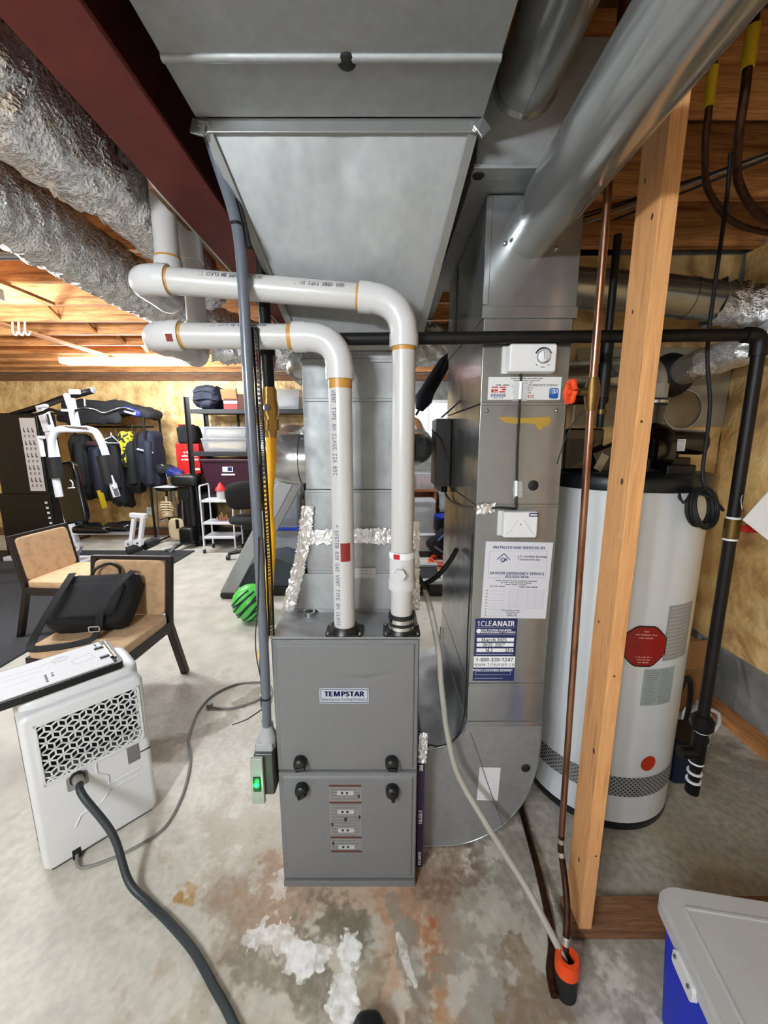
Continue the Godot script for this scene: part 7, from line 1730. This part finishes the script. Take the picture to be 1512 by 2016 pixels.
	part(rt, "red_top", MB.new().lathe(V(-2.11, 0.815, -5.08), [V2(0.075, 0), V2(0.06, 0.03), V2(0.03, 0.07), V2(0.01, 0.1), V2(0, 0.1)], 8), mat("bright_red", Color(0.85, 0.12, 0.10), 0.5))
	var bn := thing("straw_bundle", "small bundle of pale sticks on the middle tray of the cart", "sticks", V(-2.12, 0.41, -5.1))
	for k in 5: part(bn, "stick", MB.new().cyl(V(-2.16 + 0.025 * k, 0.412, -5.1), V(-2.17 + 0.03 * k, 0.412 + 0.05 + 0.03 * (k % 3), -5.06), 0.012, -1, 6), mat("straw", Color(0.72, 0.52, 0.38), 0.8))
	# swivel office chair
	var o := thing("office_chair", "dark brown swivel office chair with round back in front of shelf", "office chair", V(-1.62, 0, -4.75))
	part(o, "backrest", MB.new().lump(V(-1.68, 0.80, -4.72), V(0.46, 0.34, 0.1), 0.65, Basis(Vector3.BACK, 0.12)), mat("chair_brown", Color(0.07, 0.055, 0.05), 0.9))
	part(o, "back_strut", MB.new().bar(V(-1.56, 0.45, -4.62), V(-1.56, 0.78, -4.65), 0.09, 0.03, 0.008), M.black_plastic)
	part(o, "seat", MB.new().lump(V(-1.62, 0.50, -4.78), V(0.5, 0.1, 0.48), 0.6), mat("chair_grey", Color(0.09, 0.09, 0.09), 0.9))
	part(o, "lever_box", MB.new().bb(V(-1.72, 0.38, -4.86), V(-1.52, 0.45, -4.68), 0.01), M.black_plastic)
	part(o, "gas_column", MB.new().cyl(V(-1.62, 0.09, -4.78), V(-1.62, 0.46, -4.78), 0.03, -1, 12), M.black_plastic)
	for k in 5:
		var an := TAU * k / 5 + 0.35
		var e := V(-1.62 + cos(an) * 0.31, 0.075, -4.78 + sin(an) * 0.31)
		part(o, "star_leg", MB.new().bar(V(-1.62, 0.11, -4.78), e, 0.05, 0.035, 0.008), M.black_plastic)
		part(o, "castor", MB.new().cyl(e + V(-0.02, -0.045, 0), e + V(0.02, -0.045, 0), 0.03, -1, 12), M.black_plastic)
	# bar stool with a tray, toys hung on it
	var st := thing("bar_stool", "metal bar stool with dark round seat against the far wall", "stool", V(-3.05, 0, -5.6))
	for q in [[-3.22, -5.5], [-2.9, -5.5], [-3.16, -5.78], [-2.92, -5.78]]:
		part(st, "leg", MB.new().cyl(V(q[0], 0.02, q[1]), V(lerpf(q[0], -3.06, 0.25), 0.76, q[1]), 0.011, -1, 8), M.steel)
		part(st, "foot", MB.new().cyl(V(q[0], 0.0, q[1]), V(q[0], 0.04, q[1]), 0.016, -1, 8), M.black_plastic)
	part(st, "seat", MB.new().lathe(V(-3.06, 0.75, -5.62), [V2(0, 0), V2(0.17, 0), V2(0.18, 0.02), V2(0.17, 0.045), V2(0, 0.05)], 24), mat("seat_dark", Color(0.06, 0.04, 0.035), 0.4))
	part(st, "back_hoop", MB.new().tube(rounded([V(-3.22, 0.77, -5.5), V(-3.25, 1.1, -5.5), V(-3.05, 1.12, -5.5), V(-2.98, 0.8, -5.5)], 0.05, 5), 0.01, 8), M.chrome)
	part(st, "foot_ring", MB.new().tube([V(-3.2, 0.33, -5.5), V(-2.9, 0.33, -5.5), V(-2.93, 0.33, -5.77), V(-3.17, 0.33, -5.77), V(-3.2, 0.33, -5.5)], 0.008, 6), M.steel)
	var tr := solo("serving_tray", "white shallow tray resting on the bar stool seat", "tray", MB.new().lump(V(-3.03, 0.81, -5.55), V(0.36, 0.02, 0.28), 0.5), M.ink_white)
	var cl := thing("folded_clothes", "bundle of black and blue clothes draped over the stool back", "clothes", V(-3.0, 1.0, -5.55))
	part(cl, "black_cloth", MB.new().lump(V(-3.08, 1.04, -5.55), V(0.3, 0.13, 0.2), 0.6, Basis.IDENTITY, nz, 0.06), M.black_cloth)
	part(cl, "blue_cloth", MB.new().lump(V(-2.9, 1.0, -5.5), V(0.22, 0.11, 0.16), 0.6, Basis(Vector3.BACK, -0.35), nz, 0.05), M.royal_blue)
	var rb := thing("ribcage_decoration", "cream plastic ribcage decoration hanging below the bar stool seat", "decoration", V(-3.0, 0.42, -5.45))
	var bone := mat("bone", Color(0.80, 0.72, 0.58), 0.5)
	part(rb, "spine", MB.new().cyl(V(-3.02, 0.42, -5.44), V(-3.02, 0.68, -5.44), 0.016, -1, 8), bone)
	for k in 5:
		for sd in [-1, 1]:
			var hw := 0.075 + 0.02 * sin(k * 0.75)
			part(rb, "rib", MB.new().tube(smooth_path([V(-3.02, 0.60 - 0.035 * k, -5.43), V(-3.02 + sd * hw * 0.7, 0.605 - 0.035 * k, -5.41), V(-3.02 + sd * hw, 0.575 - 0.035 * k, -5.43), V(-3.02 + sd * hw * 0.8, 0.55 - 0.035 * k, -5.46)]), 0.012, 6), bone)
	part(rb, "pelvis_plate", MB.new().lump(V(-3.02, 0.425, -5.44), V(0.17, 0.07, 0.06), 0.7), bone)
	var bm := thing("bone_mask", "cream plastic hockey style plate leaning on the floor beside the motor", "decoration", V(-2.86, 0.1, -5.35))
	part(bm, "plate", MB.new().lump(V(-2.87, 0.24, -5.36), V(0.22, 0.30, 0.06), 0.6), bone)
	part(bm, "dark_slot", MB.new().bb(V(-2.865, 0.25, -5.335), V(-2.82, 0.38, -5.322), 0.004), M.black_plastic)
	# small outboard motor on its stand
	var om := thing("outboard_motor", "black outboard motor standing upright beside the shelf post", "motor", V(-2.65, 0, -5.3))
	part(om, "cowl", MB.new().lump(V(-2.65, 0.92, -5.3), V(0.36, 0.17, 0.22), 0.5), M.black_plastic)
	part(om, "cowl_label", MB.new().box(V(-2.7, 1.0, -5.26), V(0.09, 0.012, 0.06), 0.002), M.steel)
	part(om, "shaft", MB.new().tube([V(-2.61, 0.86, -5.3), V(-2.61, 0.3, -5.3)], 0.045, 12, [], true, 1.3), M.black_plastic)
	part(om, "clamp", MB.new().bb(V(-2.76, 0.66, -5.36), V(-2.6, 0.82, -5.24), 0.01), M.black_plastic)
	part(om, "tiller", MB.new().cyl(V(-2.52, 0.86, -5.28), V(-2.48, 0.5, -5.26), 0.018, -1, 8), M.black_plastic)
	part(om, "gearcase", MB.new().lump(V(-2.66, 0.18, -5.26), V(0.2, 0.24, 0.2), 0.4), M.black_plastic)
	part(om, "skeg", MB.new().bar(V(-2.68, 0.1, -5.2), V(-2.82, 0.012, -5.0), 0.05, 0.02, 0.004), M.black_plastic)
	part(om, "propeller", MB.new().bar(V(-2.88, 0.03, -5.04), V(-2.74, 0.06, -5.06), 0.05, 0.012, 0.003).bar(V(-2.78, 0.012, -4.96), V(-2.76, 0.09, -5.1), 0.05, 0.012, 0.003), M.grip_grey)
	for x in [-2.78, -2.5]: part(om, "stand_leg", MB.new().cyl(V(x, 0.0, -5.36), V(x + 0.02, 0.7, -5.36), 0.012, -1, 8), M.steel)
	part(om, "dark_box", MB.new().bb(V(-2.8, 0.01, -5.55), V(-2.5, 0.6, -5.42), 0.01), mat("dark_red", Color(0.10, 0.03, 0.03), 0.6))
	# treadmill seen from the side
	var tm := thing("treadmill", "grey treadmill with slanted uprights and black belt deck", "treadmill", V(-0.9, 0, -3.75))
	for z in [-3.5, -4.05]:
		part(tm, "upright", MB.new().bar(V(-1.47, 0.03, z), V(-0.86, 1.1, z), 0.03, 0.13, 0.008), M.silver_grey)
		part(tm, "upright_foot", MB.new().bar(V(-1.52, 0.035, z), V(-1.18, 0.035, z), 0.06, 0.05, 0.008), M.black_plastic)
	part(tm, "console", MB.new().box(V(-0.82, 1.14, -3.78), V(0.2, 0.08, 0.66), 0.02, Basis(Vector3.BACK, -0.4)), M.slate)
	part(tm, "motor_hood", MB.new().prism(PackedVector2Array([V2(-1.38, 0.06), V2(-1.34, 0.22), V2(-1.22, 0.32), V2(-1.0, 0.36), V2(-0.72, 0.25), V2(-0.62, 0.1), V2(-0.62, 0.06)]), -4.0, -3.58, Transform3D.IDENTITY, true), M.slate)
	part(tm, "deck", MB.new().bb(V(-0.9, 0.1, -4.0), V(0.55, 0.14, -3.58), 0.005), M.black_rubber)
	part(tm, "side_rail", MB.new().bb(V(-0.85, 0.13, -3.585), V(0.57, 0.165, -3.5), 0.008), M.silver_grey)
	part(tm, "side_rail", MB.new().bb(V(-0.85, 0.13, -4.08), V(0.57, 0.165, -3.995), 0.008), M.silver_grey)
	part(tm, "base_frame", MB.new().bb(V(-1.3, 0.02, -3.6), V(0.4, 0.09, -3.54), 0.006), M.black_plastic)
	part(tm, "rear_foot", MB.new().bb(V(0.42, 0.0, -4.05), V(0.56, 0.13, -3.53), 0.01), M.black_plastic)
	# green ball
	var bl := thing("rubber_ball", "bright green ball with dark wavy stripes on the floor", "ball", V(-1.08, 0, -3.05))
	var bc := V(-1.085, 0.152, -3.05)
	part(bl, "ball", MB.new().ball(bc, V(0.15, 0.15, 0.15), 40), mat("ball_green", Color(0.33, 0.80, 0.30), 0.35))
	for k in 8:
		var path := []
		var k0 := -0.9 + 0.26 * k
		for q in 13:
			var u := -0.75 + 1.5 * q / 12.0
			var d := (Basis(Vector3.BACK, 0.5) * V(sin(u * 1.25 + (0.3 if k % 2 == 0 else -0.25)), k0 * 0.85 + 0.22 * sin(u * 2.0), cos(u * 1.1))).normalized()
			path.append(bc + d * 0.1485)
		part(bl, "stripe", MB.new().tube(path, 0.008, 6, []), mat("stripe_teal", Color(0.02, 0.12, 0.18), 0.4))
	# clear bin with blue lid behind the treadmill
	clear_bin("lidded_bin", "clear plastic bin with a bright blue lid behind the treadmill", V(-1.36, 0.0, -4.75), V(-0.98, 0.46, -4.4), M.blue_lid, Color(0.62, 0.66, 0.68))
	clear_bin("lidded_bin", "tall pale blue bin stacked on the bright blue lid", V(-1.34, 0.465, -4.74), V(-0.98, 1.0, -4.42), mat("pale_blue", Color(0.55, 0.62, 0.66), 0.4), Color(0.55, 0.60, 0.64))
	var bg := solo("dark_storage_box", "dark blue storage box between the bins and the plenum", "box", MB.new().bb(V(-0.94, 0.0, -5.0), V(-0.45, 1.0, -4.6), 0.01), mat("dark_blue_box", Color(0.05, 0.06, 0.12), 0.6))

func build_middle():
	# what shows between the plenum and the return duct
	var dk := thing("wooden_desk", "small wooden desk against the far wall under the window", "desk", V(0.6, 0, -5.75))
	part(dk, "top", MB.new().bb(V(0.2, 0.745, -5.93), V(0.74, 0.775, -5.45), 0.004), mat("desk_wood", Color(0.62, 0.42, 0.26), 0.5, 0.0, {"tex": M.lumber_x.albedo_texture, "tri": V(0.6, 5, 5)}))
	part(dk, "side_panel", MB.new().bb(V(0.70, 0.0, -5.92), V(0.73, 0.745, -5.47)), M.desk_wood)
	part(dk, "side_panel", MB.new().bb(V(0.21, 0.0, -5.92), V(0.24, 0.745, -5.47)), M.desk_wood)
	part(dk, "back_panel", MB.new().bb(V(0.24, 0.25, -5.92), V(0.70, 0.745, -5.9)), M.desk_wood)
	clear_bin("craft_bin", "clear bin of pink craft supplies on the wooden desk", V(0.45, 0.777, -5.8), V(0.72, 1.0, -5.5), M.clear_plastic, Color(0.62, 0.40, 0.42))
	clear_bin("stacked_bin", "large clear bin on top of the white bin beside the desk", V(0.2, 0.31, -5.1), V(0.63, 0.72, -4.8), M.clear_plastic, Color(0.70, 0.70, 0.68))
	clear_bin("stacked_bin", "low white bin with pink contents under the large clear bin", V(0.2, 0.08, -5.12), V(0.655, 0.305, -4.78), M.white_plastic, Color(0.70, 0.50, 0.46))
	solo("low_box", "low dark box under the stacked bins on the floor", "box", MB.new().bb(V(0.2, 0.0, -5.1), V(0.64, 0.078, -4.8), 0.004), M.black_plastic)
	clear_bin("pale_bin", "pale green translucent bin behind the blue tub", V(0.765, 0.46, -5.75), V(0.965, 0.73, -5.45), M.clear_plastic, Color(0.62, 0.68, 0.66))
	var bt := thing("blue_tub", "round bright blue tub rim on the dark tote beside the bins", "tub", V(0.8, 0, -5.25))
	part(bt, "tub", MB.new().lathe(V(0.81, 0.0, -5.25), [V2(0, 0), V2(0.12, 0), V2(0.15, 0.42), V2(0.165, 0.45), V2(0.14, 0.45), V2(0.1, 0.02)], 24), mat("tub_grey", Color(0.16, 0.18, 0.22), 0.5))
	part(bt, "blue_rim", MB.new().lathe(V(0.81, 0.445, -5.25), [V2(0.0, 0.005), V2(0.15, 0.012), V2(0.168, 0.0), V2(0.16, -0.03)], 24), M.blue_lid)
	var bb2 := thing("black_backpack", "black backpack with grey trim slumped in front of the blue tub", "bag", V(0.72, 0, -4.8))
	var nz := noise(7.0, 91, 3)
	part(bb2, "body", MB.new().lump(V(0.72, 0.17, -4.82), V(0.30, 0.30, 0.26), 0.55, Basis(Vector3.BACK, 0.6), nz, 0.05), M.black_cloth)
	part(bb2, "trim", MB.new().tube(smooth_path([V(0.62, 0.17, -4.69), V(0.68, 0.13, -4.67), V(0.73, 0.1, -4.68)]), 0.014, 6), M.grip_grey)
	part(bb2, "blue_strap", MB.new().tube(smooth_path([V(0.66, 0.25, -4.68), V(0.74, 0.33, -4.68), V(0.82, 0.42, -4.78)]), 0.014, 6), mat("strap_blue", Color(0.25, 0.38, 0.62), 0.7))
	var oc := thing("extension_cord", "orange extension cord piled in loops on the floor", "cord", V(0.65, 0, -4.55))
	for k in 6:
		var lp := []
		for q in 25:
			var an := TAU * q / 24
			lp.append(V(0.665 + cos(an) * (0.13 - 0.008 * k) + 0.012 * sin(k * 2.0), 0.012 + 0.009 * k, -4.56 + sin(an) * (0.2 - 0.02 * (k % 3)) + 0.02 * cos(k * 1.7)))
		part(oc, "loop", MB.new().tube(lp, 0.009, 6, [], false), mat("cord_orange", Color(0.85, 0.32, 0.16), 0.5))
	# umbrella hung behind the plenum
	var um := thing("folded_umbrella", "folded black umbrella with dark blue end hanging behind the plenum", "umbrella", V(0.24, 1.6, -2.0))
	part(um, "canopy", MB.new().tube([V(0.325, 1.86, -1.98), V(0.29, 1.82, -1.98), V(0.24, 1.74, -1.98), V(0.205, 1.68, -1.98)], 0.03, 12, [0.016, 0.03, 0.034, 0.036]), M.black_cloth)
	part(um, "blue_end", MB.new().tube([V(0.21, 1.69, -1.98), V(0.19, 1.65, -1.98), V(0.17, 1.6, -1.98)], 0.04, 12, [0.036, 0.044, 0.02]), M.navy_cloth)
	part(um, "ferrule", MB.new().cyl(V(0.175, 1.61, -1.98), V(0.155, 1.575, -1.98), 0.006, -1, 8), M.black_plastic)
	part(um, "strap", MB.new().tube(smooth_path([V(0.32, 1.87, -1.97), V(0.3, 1.83, -1.95), V(0.27, 1.76, -1.95)]), 0.005, 6), M.black_rubber)
	# floor register pad behind the furnace
	solo("angled_plank", "short wooden offcut leaning by the home gym base", "lumber", MB.new().bar(V(-4.62, 0.02, -4.25), V(-4.60, 0.30, -4.4), 0.06, 0.03), M.lumber_old)

func build_ceiling_things():
	# red primed steel beam
	var b := thing("steel_beam", "dark red painted steel beam running front to back under the joists", "beam", V(-0.522, 2.1, -1.7))
	part(b, "bottom_flange", MB.new().bb(V(-0.592, 2.10, -5.95), V(-0.452, 2.112, 2.55), 0.002), M.red_primer)
	part(b, "web", MB.new().bb(V(-0.526, 2.112, -5.95), V(-0.518, 2.376, 2.55)), M.red_primer)
	part(b, "top_flange", MB.new().bb(V(-0.592, 2.376, -5.95), V(-0.452, 2.388, 2.55), 0.002), M.red_primer)
	part(b, "weld_mark", MB.new().lump(V(-0.523, 2.099, -0.62), V(0.03, 0.005, 0.02), 0.7), mat("weld_grey", Color(0.22, 0.16, 0.16), 0.5, 0.4))
	# house wiring along the beam
	var w := thing("house_cable", "white electrical cable and thin wood strip along the red beam", "cable", V(-0.63, 2.2, -1.6))
	part(w, "cable", MB.new().tube(smooth_path([V(-0.615, 2.3, -0.9), V(-0.612, 2.2, -1.05), V(-0.606, 2.125, -1.15), V(-0.604, 2.115, -1.35), V(-0.604, 2.113, -2.2), V(-0.604, 2.113, -3.0)]), 0.005, 8), M.offwhite_plastic)
	part(w, "wood_strip", MB.new().bb(V(-0.63, 2.12, -3.2), V(-0.61, 2.14, -1.2)), M.lumber_old)
	# steel conduit under the joists on the left
	solo("steel_conduit", "dull steel conduit fixed level under the joists left of the foil ducts", "conduit", MB.new().cyl(V(-4.5, 2.36, -2.16), V(-1.3, 2.36, -2.16), 0.024, -1, 16), M.galvanized_round)
	# hook rack under the joists
	var hk := thing("wire_hooks", "small white wire hooks screwed under the joists by the light", "hooks", V(-2.9, 2.3, -3.4))
	for k in 3:
		part(hk, "hook", MB.new().tube(smooth_path([V(-2.98 + 0.05 * k, 2.385, -3.4), V(-2.98 + 0.05 * k, 2.31, -3.39), V(-2.95 + 0.05 * k, 2.28, -3.38), V(-2.93 + 0.05 * k, 2.31, -3.38)]), 0.007, 6), M.white_plastic)
	# copper lines with yellow tags at the upper right
	for k in 2:
		var x := 0.84 + 0.065 * k; var z := -1.2 + 0.03 * k
		var t := thing("tagged_pipe", ["thin copper line with a yellow tape tag bending under the joists", "thicker copper line with a yellow tape tag beside the thin tagged line"][k], "pipe", V(x, 2.13, z))
		part(t, "pipe", MB.new().tube(smooth_path([V(x, 2.62, z), V(x, 2.42, z), V(x + 0.01, 2.32, z - 0.01), V(x + 0.05, 2.24, z - 0.06), V(x + 0.14, 2.18, z - 0.14), V(x + 0.35, 2.145, z - 0.25), V(x + 0.75, 2.135, z - 0.33)]), 0.009 + 0.002 * k, 10), M.copper_dull)
		part(t, "tag", MB.new().tube([V(x + 0.0005, 2.395 + 0.06 * k, z), V(x + 0.007 - 0.006 * k, 2.315 + 0.055 * k, z - 0.008 + 0.006 * k)], 0.0125 + 0.003 * k, 10), M.yellow, "yellow tape tag")
	for k in 4:
		solo("house_wire", ["thin brown wire strung between joists over the heater", "dark wire strung under the joists right of the stud", "thin pale wire sagging under the joists by the tagged pipes", "lowest dark wire strung above the crossing duct"][k], "wire", MB.new().tube(smooth_path([V(0.62 + 0.1 * k, 2.36 - 0.012 * k, -1.95 + 0.06 * k), V(1.1 + 0.08 * k, 2.37, -1.6 + 0.07 * k), V(1.75, 2.372, -1.05 + 0.1 * k)]), 0.004, 6), [M.copper_dull, M.black_rubber, M.grey_cord, M.black_rubber][k])
	var br := solo("pipe_bracket", "pale round vent cap between joists near the yellow tags", "vent cap", MB.new().lathe(V(1.08, 2.5, -1.42), [V2(0, 0), V2(0.03, 0.0), V2(0.035, 0.015), V2(0.03, 0.13), V2(0.0, 0.13)], 18), M.galvanized_round)
